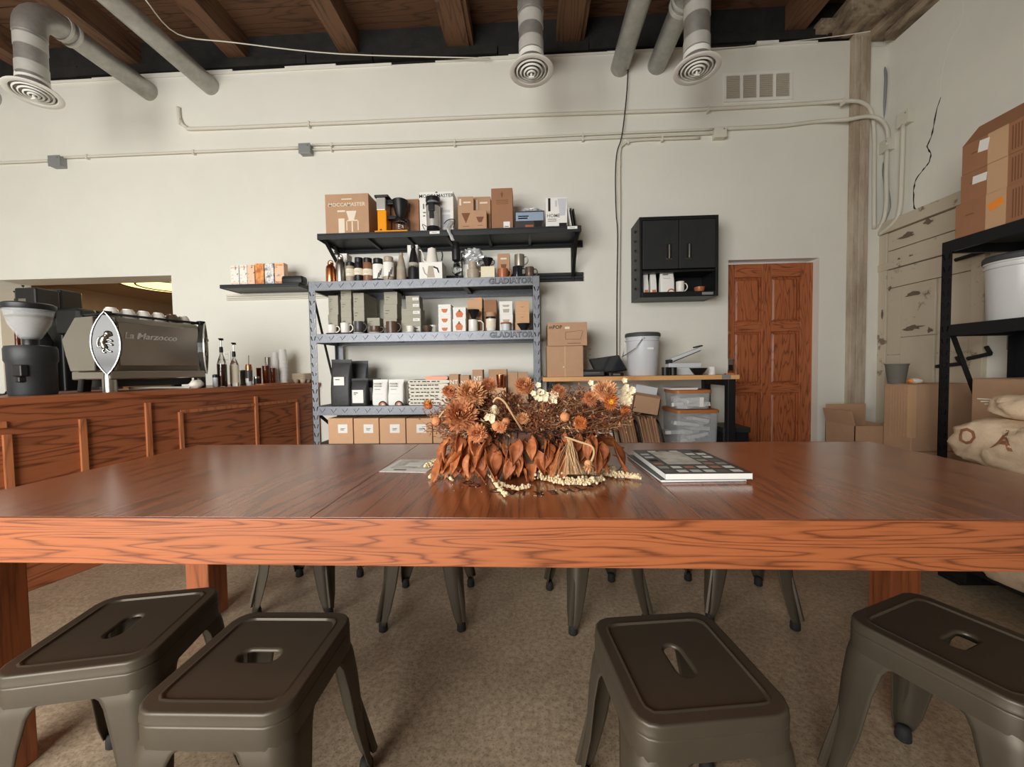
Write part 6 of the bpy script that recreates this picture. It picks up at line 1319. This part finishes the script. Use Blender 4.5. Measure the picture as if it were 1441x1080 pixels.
# ---------------------------------------------------------------- pallet and coffee sacks
pp = thing('pallet', 'black plastic pallet under the burlap sacks', 'pallet', (2.34, 1.33, 0))
for y_ in (-.68, 0, .68): obj('runner', MB().box(-.24, .24, y_-.05, y_+.05, 0, .025), K['black'], pp, bevel=.004)
for x_ in (-.2, .0, .2):
    for y_ in (-.66, 0, .66): obj('block', MB().box(x_-.04, x_+.04, y_-.06, y_+.06, .025, .09), K['black'], pp, bevel=.004)
for k in range(5): obj('deck_board', MB().box(-.24+k*.098, -.24+k*.098+.088, -.74, .74, .09, .115), K['black'], pp, bevel=.003)
def sack(label, c, sx, sy, sz, m, seed, rz=0, letters=None):
    t = thing('burlap_sack', label, 'sack', c, rz); mb = MB(); nu, nv = 120, 48; rings = []
    for i in range(nv+1):
        v = math.pi*(.02+.96*i/nv); ring = []
        cv, sv = math.cos(v), math.sin(v)
        for j in range(nu):
            u = 2*math.pi*j/nu; cu, su = math.cos(u), math.sin(u)
            e = lambda q, k: math.copysign(abs(q)**k, q)
            p = Vector((e(cu, .42)*e(sv, .38)*sx, e(su, .42)*e(sv, .38)*sy, -e(cv, .62)*sz))
            n_ = .06*noise.noise(p*3.2+Vector((seed, 0, 0)))+.040*noise.noise(p*8+Vector((0, seed, 0)))+.050*(.35-abs(noise.noise(Vector((p.x*7+2*noise.noise(p*4), p.y*9+2*noise.noise(p*3+Vector((5, 0, 0))), p.z*13+seed)))))+.018*(.4-abs(noise.noise(Vector((p.x*22, p.y*26, p.z*30+seed)))))
            d = p.normalized(); p = p+d*n_; p.z = max(p.z, -sz*.96); ring.append(tuple(p+Vector((0, 0, sz*.96))))
        rings.append(ring)
    mb.loft(rings); o = obj('sack_body', mb, K[m], t, smooth=True)
    o2 = obj('end_seam', MB().tube(smooth_path([(sx*math.cos(q*.5)*.9, sy*.90, sz+.02*math.sin(q*3.)) for q in range(0, 7)], 4), .006, 6), K[m], t)
    if letters:
        tree = BVHTree.FromPolygons([Vector(v_) for v_ in mb.v], mb.f)
        for ch, y0, z0, size, mm in letters:
            me = text_mesh(ch, size, ext=0.0, offset=.002)
            bm = bmesh.new(); bm.from_mesh(me); bmesh.ops.triangulate(bm, faces=bm.faces[:]); bmesh.ops.subdivide_edges(bm, edges=bm.edges[:], cuts=2, use_grid_fill=True)
            for vv in bm.verts:
                yy, zz_ = y0-vv.co.x, z0+vv.co.y; hit = tree.ray_cast(Vector((-2, yy, zz_)), Vector((1, 0, 0)))[0]
                vv.co = (hit if hit else Vector((-sx, yy, zz_)))+Vector((-.003, 0, 0))
            bm.to_mesh(me); bm.free(); me.materials.clear(); me.materials.append(K[mm]); lo_ = bpy.data.objects.new('stencil_letter', me); link(lo_, t)
    return t
z = .115
K['stencil'] = mat('brown_stencil', (150, 100, 72), .95)
sack('burlap sack lying directly on the black pallet', (2.33, 1.30, .112), .27, .72, .09, 'burlap', 1.0)
sack('burlap sack second up from the pallet', (2.35, 1.32, .282), .26, .71, .088, 'burlap', 5.0)
sack('burlap sack with a folded rim under the stencilled sack', (2.37, 1.30, .448), .26, .70, .078, 'burlap', 9.0)
sack('burlap sack stencilled with brown letters', (2.35, 1.34, .600), .27, .70, .125, 'burlap', 13.0, letters=[('O', .61, .14, .11, 'stencil'), ('A', .45, .15, .12, 'stencil')])
sack('empty burlap sack crumpled over the stencilled sack', (2.41, 1.34, .838), .25, .60, .06, 'burlap', 17.0)
sack('grey folded burlap sack lying on top of the pile', (2.46, 1.33, .948), .19, .50, .05, 'burlapg', 21.0)
t = thing('twine', 'loose pale twine ends sticking out of the sack pile', 'twine', (2.31, 1.89, .872))
for k in range(5): obj('strand', MB().tube(smooth_path([(.07, -.10, .01), (-.03, .03+.01*k, .01+.008*k), (-.09, .06+.016*k, .0+.012*k)], 5), .0022, 5), K['cloth'], t)
# ================================================================== ON THE TABLE
def quad_thing(name, label, cat, pnl, pnr, pfl, zt):
    a, b, c = atZ(*pnl, zt), atZ(*pnr, zt), atZ(*pfl, zt)
    ang = math.atan2((b-a).y, (b-a).x); return a, (b-a).length, (c-a).length, ang
zt = TZ+.030
a, wB, _, ang = quad_thing('', '', '', (936, 667), (1059, 666), (897, 634), zt)
c = atZ(899, 633.5, zt); u_ = Vector((math.cos(ang), math.sin(ang), 0)); v_ = Vector((-u_.y, u_.x, 0)); dB = (c-a).dot(v_); skew = (c-a).dot(u_)
def magazine(label, loc, rz, w_, d, z0, th, rich):
    t = thing('magazine', label, 'magazine', (loc[0], loc[1], z0), rz)
    obj('pages', MB().box(.003, w_-.003, .002, d-.004, .0008, th-.0008), K['paper'], t, bevel=.001)
    obj('front_cover', MB().box(0, w_, 0, d, th-.001, th), K['darkbox'], t); obj('back_cover', MB().box(0, w_, 0, d, 0, .001), K['darkbox'], t)
    obj('spine', MB().box(w_-.0015, w_, 0, d, 0, th), K['paper'], t)
    if rich:
        rr = random.Random(4); nx, ny = 6, 7
        for i in range(nx):
            for j in range(ny):
                x0 = w_*(.03+.95*i/nx); y0 = d*(.03+.95*j/ny)
                if 1 <= i <= 3 and 2 <= j <= 5: continue
                m_ = rr.choice(['paper', 'greyink', 'taupe', 'bucket', 'copperc', 'ink', 'paper'])
                if j == 2 and i in (0, 4): m_ = 'copperc'
                obj('cover_photo', MB().box(x0, x0+w_*.115, y0+d*.02, y0+d*.095, th, th+.0003), K[m_], t)
        obj('cover_picture', MB().box(w_*.20, w_*.63, d*.34, d*.88, th, th+.0005), K['cover'], t)
    return t
K['cover'] = brushed('pale_photo_print', (226, 222, 208), (176, 172, 158), .35, 14, lo=.4, hi=.6)
magazine('thick magazine with a grid of small photos on its cover', (a.x, a.y), ang, wB, dB, TZ+.0095, .0205, True)
magazine('thin magazine lying under the photo-grid magazine', (a.x-.012, a.y+.004), ang+R_(1.5), wB, dB, TZ, .0095, False)
# flyer
p0, p1, p2 = atZ(533, 664, TZ+.001), atZ(588, 665, TZ+.001), atZ(563, 647, TZ+.001); ang2 = math.atan2((p1-p0).y, (p1-p0).x); wF = (p1-p0).length; dF = (p2-p0).dot(Vector((-math.sin(ang2), math.cos(ang2), 0)))
t = thing('flyer', 'white printed flyer lying beside the dried flowers', 'flyer', (p0.x, p0.y, TZ+.0002), ang2)
obj('sheet', MB().box(0, wF+.03, 0, dF, 0, .0008), K['paper'], t); obj('leaf_print', MB().box(.02, wF+.02, dF*.25, dF*.95, .0008, .001), brushed('leaf_photo', (186, 184, 170), (226, 222, 210), .5, 22), t)
obj('title_strip', MB().box(wF*.42, wF*.85, dF*.45, dF*.75, .001, .0013), K['paper'], t); obj('dark_print', MB().box(wF*.30, wF*.62, dF*.12, dF*.2, .0008, .0011), K['brownc'], t)
# ------------------------------------------------------------------ dried flower arrangement
FC = Vector((atZ(742, 660, TZ).x, 1.36, TZ))
fl = thing('dried_flower_arrangement', 'large arrangement of rust and orange dried flowers and leaves', 'flowers', FC)
K['rust'] = mat('rust_leaf', (176, 102, 58), .6, var=.35, vscale=60, col2=(134, 72, 38)); K['rust2'] = mat('amber_leaf', (192, 116, 66), .55, var=.3, vscale=50, col2=(150, 84, 44))
K['petal'] = mat('orange_petal', (208, 138, 92), .7, var=.2, vscale=40); K['petal2'] = mat('peach_petal', (222, 164, 116), .7, var=.2, vscale=40); K['petal3'] = mat('deep_orange_petal', (200, 116, 60), .6, var=.2, vscale=40)
K['creamf'] = mat('cream_petal', (240, 224, 190), .75, var=.1, vscale=40); K['twig'] = mat('brown_twig', (132, 88, 62), .8); K['twig2'] = mat('red_brown_seed', (168, 104, 72), .8, var=.3, vscale=60); K['twig3'] = mat('dark_twig', (98, 70, 54), .8); K['straw'] = mat('straw_stem', (196, 160, 118), .8)
K['amar'] = mat('pale_amaranth', (230, 208, 168), .85, var=.1, vscale=60); K['olive'] = mat('olive_seed', (92, 84, 58), .8)
# holder
obj('bowl', MB().lathe([(.05, 0), (.07, .004), (.10, .03), (.13, .08), (.135, .10), (.125, .10), (.09, .035), (.001, .02)], 32, c1=False), K['brownc'], fl, smooth=True, sharp=40)
obj('floral_foam', MB().lathe([(.12, .05), (.118, .13), (.09, .165), (.001, .17)], 24).jitter(.01, 20, 1), K['twig3'], fl)
mb = MB()
for k in range(9):
    q = -.12+k*.03; h_ = .155
    mb.tube([(q, -.13, .10), (q, -.1, h_), (q, .1, h_), (q, .13, .10)], .0018, 5); mb.tube([(-.13, q, .10), (-.1, q, h_+.002), (.1, q, h_+.002), (.13, q, .10)], .0018, 5)
obj('wire_mesh', mb, K['blackm'], fl)
def L3(px_, py_, Y): return atY(px_, py_, Y)-FC
def leaf_mesh(L_, w_, curl, seed):
    mb = MB(); rows_ = []; n_ = 9
    for i in range(n_+1):
        s = i/n_; wv = w_*.86*math.sin(math.pi*min(1, s)**.88)**1.25+.0006; a = curl*s
        x = L_*(math.sin(a)/curl if curl else s); z = -L_*((1-math.cos(a))/curl if curl else 0)
        k = .010*math.sin(s*5+seed)
        rows_.append([(x, -wv/2, z+.35*wv+k), (x, -wv*.25, z+.08*wv), (x, 0, z-.04*wv), (x, wv*.25, z+.08*wv), (x, wv/2, z+.35*wv-k)])
    mb.loft(rows_, False, False, closed=False); return mb.mesh('leaf', (), True, fix=False)
lm_ = [leaf_mesh(.125, .060, .5, 1), leaf_mesh(.105, .054, .8, 2), leaf_mesh(.14, .058, -.4, 3), leaf_mesh(.09, .05, .3, 4)]
LM = []
for m_ in lm_:
    for kk in ('rust', 'rust2'):
        c_ = m_.copy(); c_.materials.append(K[kk]); LM.append(c_)
def place_leaf(base, tip_dir, roll, s, k):
    o = bpy.data.objects.new('leaf', LM[k % len(LM)]); link(o, fl)
    d = Vector(tip_dir).normalized(); side = d.cross(Vector((0, 0, 1))); side = side.normalized() if side.length > .05 else Vector((1, 0, 0)); nrm = side.cross(d).normalized()
    M = Matrix((d, -side, nrm)).transposed() @ Matrix.Rotation(roll, 3, 'X'); ML_ = Matrix.Translation(base) @ M.to_4x4() @ Matrix.Scale(s, 4)
    lowz = min((ML_ @ v.co).z for v in o.data.vertices)
    o.matrix_local = Matrix.Translation((0, 0, max(0, .0015-lowz))) @ ML_      # leaf tips rest on the table
    so = o.modifiers.new('thickness', 'SOLIDIFY'); so.thickness = .0012
rl = random.Random(11)
for k, (x0, y0, x1, y1) in enumerate(((628, 622, 618, 652), (640, 640, 628, 668), (648, 655, 640, 690), (660, 640, 652, 672), (668, 630, 676, 668), (652, 632, 634, 660), (680, 640, 672, 680), (696, 635, 702, 682), (704, 640, 698, 678), (716, 632, 708, 672), (726, 640, 724, 686), (736, 628, 734, 668), (742, 640, 738, 676), (748, 622, 752, 660), (756, 634, 768, 674), (762, 638, 775, 668), (735, 660, 746, 702), (742, 664, 748, 700), (720, 650, 714, 690), (770, 620, 780, 645), (784, 622, 778, 652), (790, 626, 786, 655), (846, 624, 850, 655), (852, 628, 850, 662), (836, 616, 846, 650), (632, 618, 622, 640), (644, 610, 650, 640), (662, 620, 656, 650), (690, 620, 690, 655), (708, 618, 716, 650), (730, 618, 722, 652), (752, 616, 746, 648), (766, 618, 772, 650), (800, 620, 792, 648), (812, 618, 820, 645), (828, 616, 826, 640), (676, 652, 668, 690), (658, 668, 650, 692), (690, 655, 700, 690))):
    Yb = 1.235+rl.uniform(-.02, .05); b = L3(x0, y0, Yb); tp = L3(x1, y1, Yb-rl.uniform(.01, .05))
    if tp.z < .014: tp.z = .014
    d = tp-b; place_leaf(b, d, R_(90)*0+rl.uniform(-.7, .7), d.length/.10*rl.uniform(1.0, 1.3), k)
for k in range(46):          # more leaves over the front of the bowl
    x0 = rl.uniform(622, 862); y0 = rl.uniform(606, 640); Yb = 1.25+rl.uniform(-.03, .04); b = L3(x0, y0, Yb); tp = L3(x0+rl.uniform(-14, 14), y0+rl.uniform(26, 42), Yb-rl.uniform(.0, .05)); tp.z = max(tp.z, .014)
    d = tp-b; place_leaf(b, d, rl.uniform(-.8, .8), d.length/.105*rl.uniform(.9, 1.15), k)
for k in range(34):          # leaves round the sides and the far side
    q = rl.uniform(0, 2*math.pi)
    if math.sin(q) < -.25: q = -q
    b = Vector((.25*math.cos(q)*rl.uniform(.8, 1.1), .10*math.sin(q), rl.uniform(.09, .15))); place_leaf(b, (math.cos(q)*.6, math.sin(q)*.6, -rl.uniform(.2, .5)), rl.uniform(-1, 1), rl.uniform(.7, .9), k)
def shaggy(name, c, r, m, n_=150, face=(0, -1, .35), inner=None, seed=0, flat=.75):
    """flower head of many narrow curved petals"""
    rr = random.Random(seed); mb = MB(); f = Vector(face).normalized(); a = f.orthogonal().normalized(); b = f.cross(a)
    for k in range(n_):
        t_ = (k+.5)/n_; th = math.acos(1-1.25*t_)*1.0; ph = k*2.39996
        d = (f*math.cos(th)+(a*math.cos(ph)+b*math.sin(ph))*math.sin(th)).normalized()
        s = d.cross(f); s = s.normalized() if s.length > .01 else a; L_ = r*rr.uniform(.82, 1.12)*(flat+(1-flat)*math.sin(th)); w_ = r*.085
        up = s.cross(d); c0, c1, c2 = d*r*.25, d*L_*.75+up*r*.05, d*L_+up*r*rr.uniform(.06, .22)
        mb.add([c0-s*w_*.5, c0+s*w_*.5, c1+s*w_, c2, c1-s*w_], [(0, 1, 2, 4), (4, 2, 3)])
    mb.xf(Matrix.Translation(c)); o = obj(name, mb.mesh(name, [K[m]], False, fix=False), K[m], fl)
    obj('calyx', MB().ball(c, r*.42, 10, 6), K[m], o)
    if inner: obj('flower_eye', MB().ball(Vector(c)+f*r*.45, r*.30, 10, 6), K[inner], o)
    return o
K['yellow'] = mat('yellow_eye', (226, 168, 40), .7)
heads = [(663, 556, 25, 'petal2', 1.24, 190), (648, 586, 27, 'petal', 1.20, 200), (632, 552, 13, 'petal', 1.27, 110), (688, 543, 14, 'petal', 1.28, 120), (738, 545, 17, 'petal', 1.27, 130), (786, 552, 13, 'petal', 1.26, 110), (852, 552, 20, 'petal2', 1.24, 170), (830, 562, 13, 'petal', 1.23, 110), (672, 610, 16, 'petal', 1.19, 120), (735, 590, 12, 'petal2', 1.24, 90), (816, 596, 12, 'petal3', 1.22, 90)]
for k, (x, y, rp, m, Y, n_) in enumerate(heads):
    c = L3(x, y, Y); shaggy('shaggy_flower', c, rp*1.12/F_PX, m, int(n_*1.3), (rl.uniform(-.5, .5), -1, rl.uniform(.2, .9)), seed=k)
for k, (x, y, rp, m, Y, fc) in enumerate(((604, 572, 12, 'petal3', 1.28, (-.3, -.4, 1)), (858, 566, 13, 'petal3', 1.20, (.3, -1, .1)), (877, 578, 11, 'petal3', 1.24, (.8, -.6, .2)), (696, 574, 10, 'creamf', 1.2, (0, -.3, -1)), (828, 653, 13, 'petal2', 1.12, (.0, -.25, -1)), (705, 602, 9, 'petal', 1.17, (0, -1, .2)))):
    shaggy('straw_flower', L3(x, y, Y), rp*1.2/F_PX, m, 60, fc, 'yellow' if k < 2 else None, 50+k, .95)
for k, (x, y, rp, Y) in enumerate(((614, 593, 7, 1.22), (712, 594, 6, 1.2), (795, 587, 7, 1.2), (699, 600, 7, 1.18), (660, 600, 6, 1.2))):
    obj('seed_ball', MB().ball(L3(x, y, Y), rp*1.2/F_PX, 14, 9).jitter(.002, 120, k), K['petal'], fl, smooth=False)
for k, (x, y, Y, n_, s) in enumerate(((762, 556, 1.26, 16, 14), (775, 560, 1.25, 10, 9), (884, 553, 1.27, 14, 13), (880, 565, 1.26, 9, 9), (836, 545, 1.27, 6, 8), (690, 590, 1.21, 6, 6))):
    mb = MB(); c = L3(x, y, Y)
    for q in range(n_):
        o_ = Vector((rl.gauss(0, 1), rl.gauss(0, .7), rl.gauss(0, 1)))*s*.45*1.22/F_PX
        for z in range(5):
            an = z*1.2566; rad = .008; mb.add([c+o_, c+o_+Vector((math.cos(an)*rad, -.004, math.sin(an)*rad)), c+o_+Vector((math.cos(an+.6)*rad*1.3, -.006, math.sin(an+.6)*rad*1.3)), c+o_+Vector((math.cos(an+1.2)*rad, -.004, math.sin(an+1.2)*rad))], [(0, 1, 2, 3)])
    obj('cream_blossom', mb.mesh('b', [K['creamf']], False, fix=False), K['creamf'], fl)
def stem(pts, r, m='straw'): obj('stem', MB().tube(smooth_path([L3(*p) for p in pts], 6), r, 6), K[m], fl, smooth=True)
stem([(735, 606, 1.24), (722, 585, 1.2), (710, 566, 1.19), (700, 560, 1.19), (694, 566, 1.2)], .0035)
stem([(795, 615, 1.2), (815, 622, 1.15), (832, 628, 1.12), (836, 638, 1.12), (832, 650, 1.12)], .0035)
stem([(618, 588, 1.22), (626, 578, 1.22), (640, 573, 1.22)], .003)
# filler sprays: thin stems carrying rows of tiny seeds
def sprays(m_stem, m_seed, n_, seed, seeds=9, spread=1.0, only=None, slen=(.07, .13), sr=.0032):
    rr = random.Random(seed); A, B = MB(), MB()
    for k in range(n_):
        ph = rr.uniform(0, 2*math.pi); up = rr.uniform(.05, 1)
        d = Vector((math.cos(ph)*1.0, math.sin(ph)*.55, up*.75)).normalized()
        if only == 'low': d.z = rr.uniform(-.25, .25); d.normalize()
        L_ = .30*rr.uniform(.55, 1.0)*spread*(1-.28*abs(d.z))*(.62+.55*abs(d.x)); tip = Vector((0, 0, .145))+Vector((d.x*L_*1.12, d.y*L_*.85, d.z*L_*.92))
        b = tip-d*rr.uniform(*slen); mid = (b+tip)/2+Vector((rr.uniform(-1, 1), rr.uniform(-1, 1), rr.uniform(-1, 1)))*.012
        P = [b, mid, tip]; A.tube(P, [.0016, .0012, .0007], 3, False)
        for s in range(seeds):
            t_ = rr.uniform(.15, 1.05); p = b.lerp(mid, t_*2) if t_ < .5 else mid.lerp(tip, t_*2-1)
            o_ = Vector((rr.gauss(0, 1), rr.gauss(0, 1), rr.gauss(0, 1)))*.012; c = p+o_; q = sr*rr.uniform(.6, 1.5)
            B.add([c+Vector((q, 0, 0)), c+Vector((-q*.6, q, 0)), c+Vector((-q*.6, -q, 0)), c+o_.normalized()*q*2.2, c-o_.normalized()*q*1.2], [(0, 1, 3), (1, 2, 3), (2, 0, 3), (1, 0, 4), (2, 1, 4), (0, 2, 4)])
            A.add([p, p+Vector((.0006, 0, .0006)), c], [(0, 1, 2)])
    o1 = obj('twig_spray', A.mesh('twigs', [K[m_stem]], False, fix=False), K[m_stem], fl); o1['kind'] = 'stuff'
    o2 = obj('seed_spray', B.mesh('seeds', [K[m_seed]], False, fix=False), K[m_seed], fl); o2['kind'] = 'stuff'
sprays('twig', 'twig2', 620, 1, 12); sprays('twig3', 'twig', 420, 2, 9); sprays('twig', 'rust2', 260, 3, 12, .95); sprays('straw', 'amar', 200, 4, 7, 1.02); sprays('straw', 'petal2', 160, 7, 9, 1.0); sprays('twig', 'petal', 140, 5, 10, .95); sprays('twig3', 'rust', 240, 6, 10, .85, 'low')
for k in range(26):     # fine twigs poking out past the mass
    q = rl.uniform(0, math.pi*2); b = Vector((.2*math.cos(q), .1*math.sin(q), .16+rl.uniform(0, .05))); e_ = b+Vector((math.cos(q)*.17, math.sin(q)*.09, rl.uniform(-.03, .13)))
    obj('bare_twig', MB().tube([b, (b+e_)/2+Vector((0, 0, .012)), e_], [.0016, .0012, .0006], 4), K['twig'], fl)
# amaranth tails trailing on the table
def tail(pts, r, n_, seed):
    rr = random.Random(seed); mb = MB(); S = smooth_path([Vector(p) for p in pts], 10)
    for k in range(n_):
        i = rr.random(); p = S[min(len(S)-1, int(i*len(S)))]; w_ = r*(1-.55*i)
        c = p+Vector((rr.gauss(0, .45), rr.gauss(0, .45), abs(rr.gauss(0, .45))))*w_; mb.ball(c, rr.uniform(.0028, .0058), 5, 3)
    mb.tube(S, r*.16, 6); mb.v = [(x, y, max(z, .0006)) for x, y, z in mb.v]
    o = obj('amaranth_tail', mb.mesh('tail', [K['amar']], False), K['amar'], fl)
T = lambda x, y, h=.008: tuple(atZ(x, y, TZ+h)-FC)
tail([T(770, 668), T(805, 664, .012), T(850, 668), T(897, 673)], .026, 520, 1); tail([T(760, 672), T(790, 680), T(825, 680, .012), T(845, 676)], .024, 420, 2)
tail([T(800, 655, .02), T(830, 660, .015), T(865, 664)], .027, 460, 3); tail([T(655, 650, .02), T(625, 650, .015), T(600, 657)], .022, 300, 4)
tail([T(660, 660, .02), T(630, 664, .01), T(606, 672)], .017, 200, 5); tail([T(690, 670), T(700, 685), T(712, 697)], .009, 90, 6); tail([T(632, 650, .03), T(628, 665, .01), T(636, 676)], .010, 80, 7); tail([T(700, 680), T(725, 688), T(745, 685)], .009, 80, 8)
# grass tassel and loose curl
mb = MB()
for k in range(60):
    b = L3(802, 618, 1.2); e_ = L3(802+rl.gauss(0, 9), 668, 1.13+rl.uniform(-.02, .03)); e_.z = max(e_.z, .004); mb.tube([b+Vector((rl.gauss(0, .004), rl.gauss(0, .004), 0)), (b+e_)/2+Vector((rl.gauss(0, .006), rl.gauss(0, .006), .01)), e_], [.0014, .0012, .0007], 3, False)
obj('grass_tassel', mb, K['straw'], fl)['kind'] = 'stuff'
obj('tendril', MB().tube(smooth_path([T(862, 640, .04), T(872, 646, .02), T(874, 658, .01), T(862, 668, .004)], 6), .0016, 5), K['twig'], fl)
mb = MB()
for k in range(34):
    p = atZ(rl.uniform(605, 860), rl.uniform(672, 700), TZ)-FC; q = rl.uniform(.0008, .0017); mb.ball((p.x, p.y, q*.8), q, 5, 3)
obj('fallen_seed', mb, K['amar'], fl)['kind'] = 'stuff'
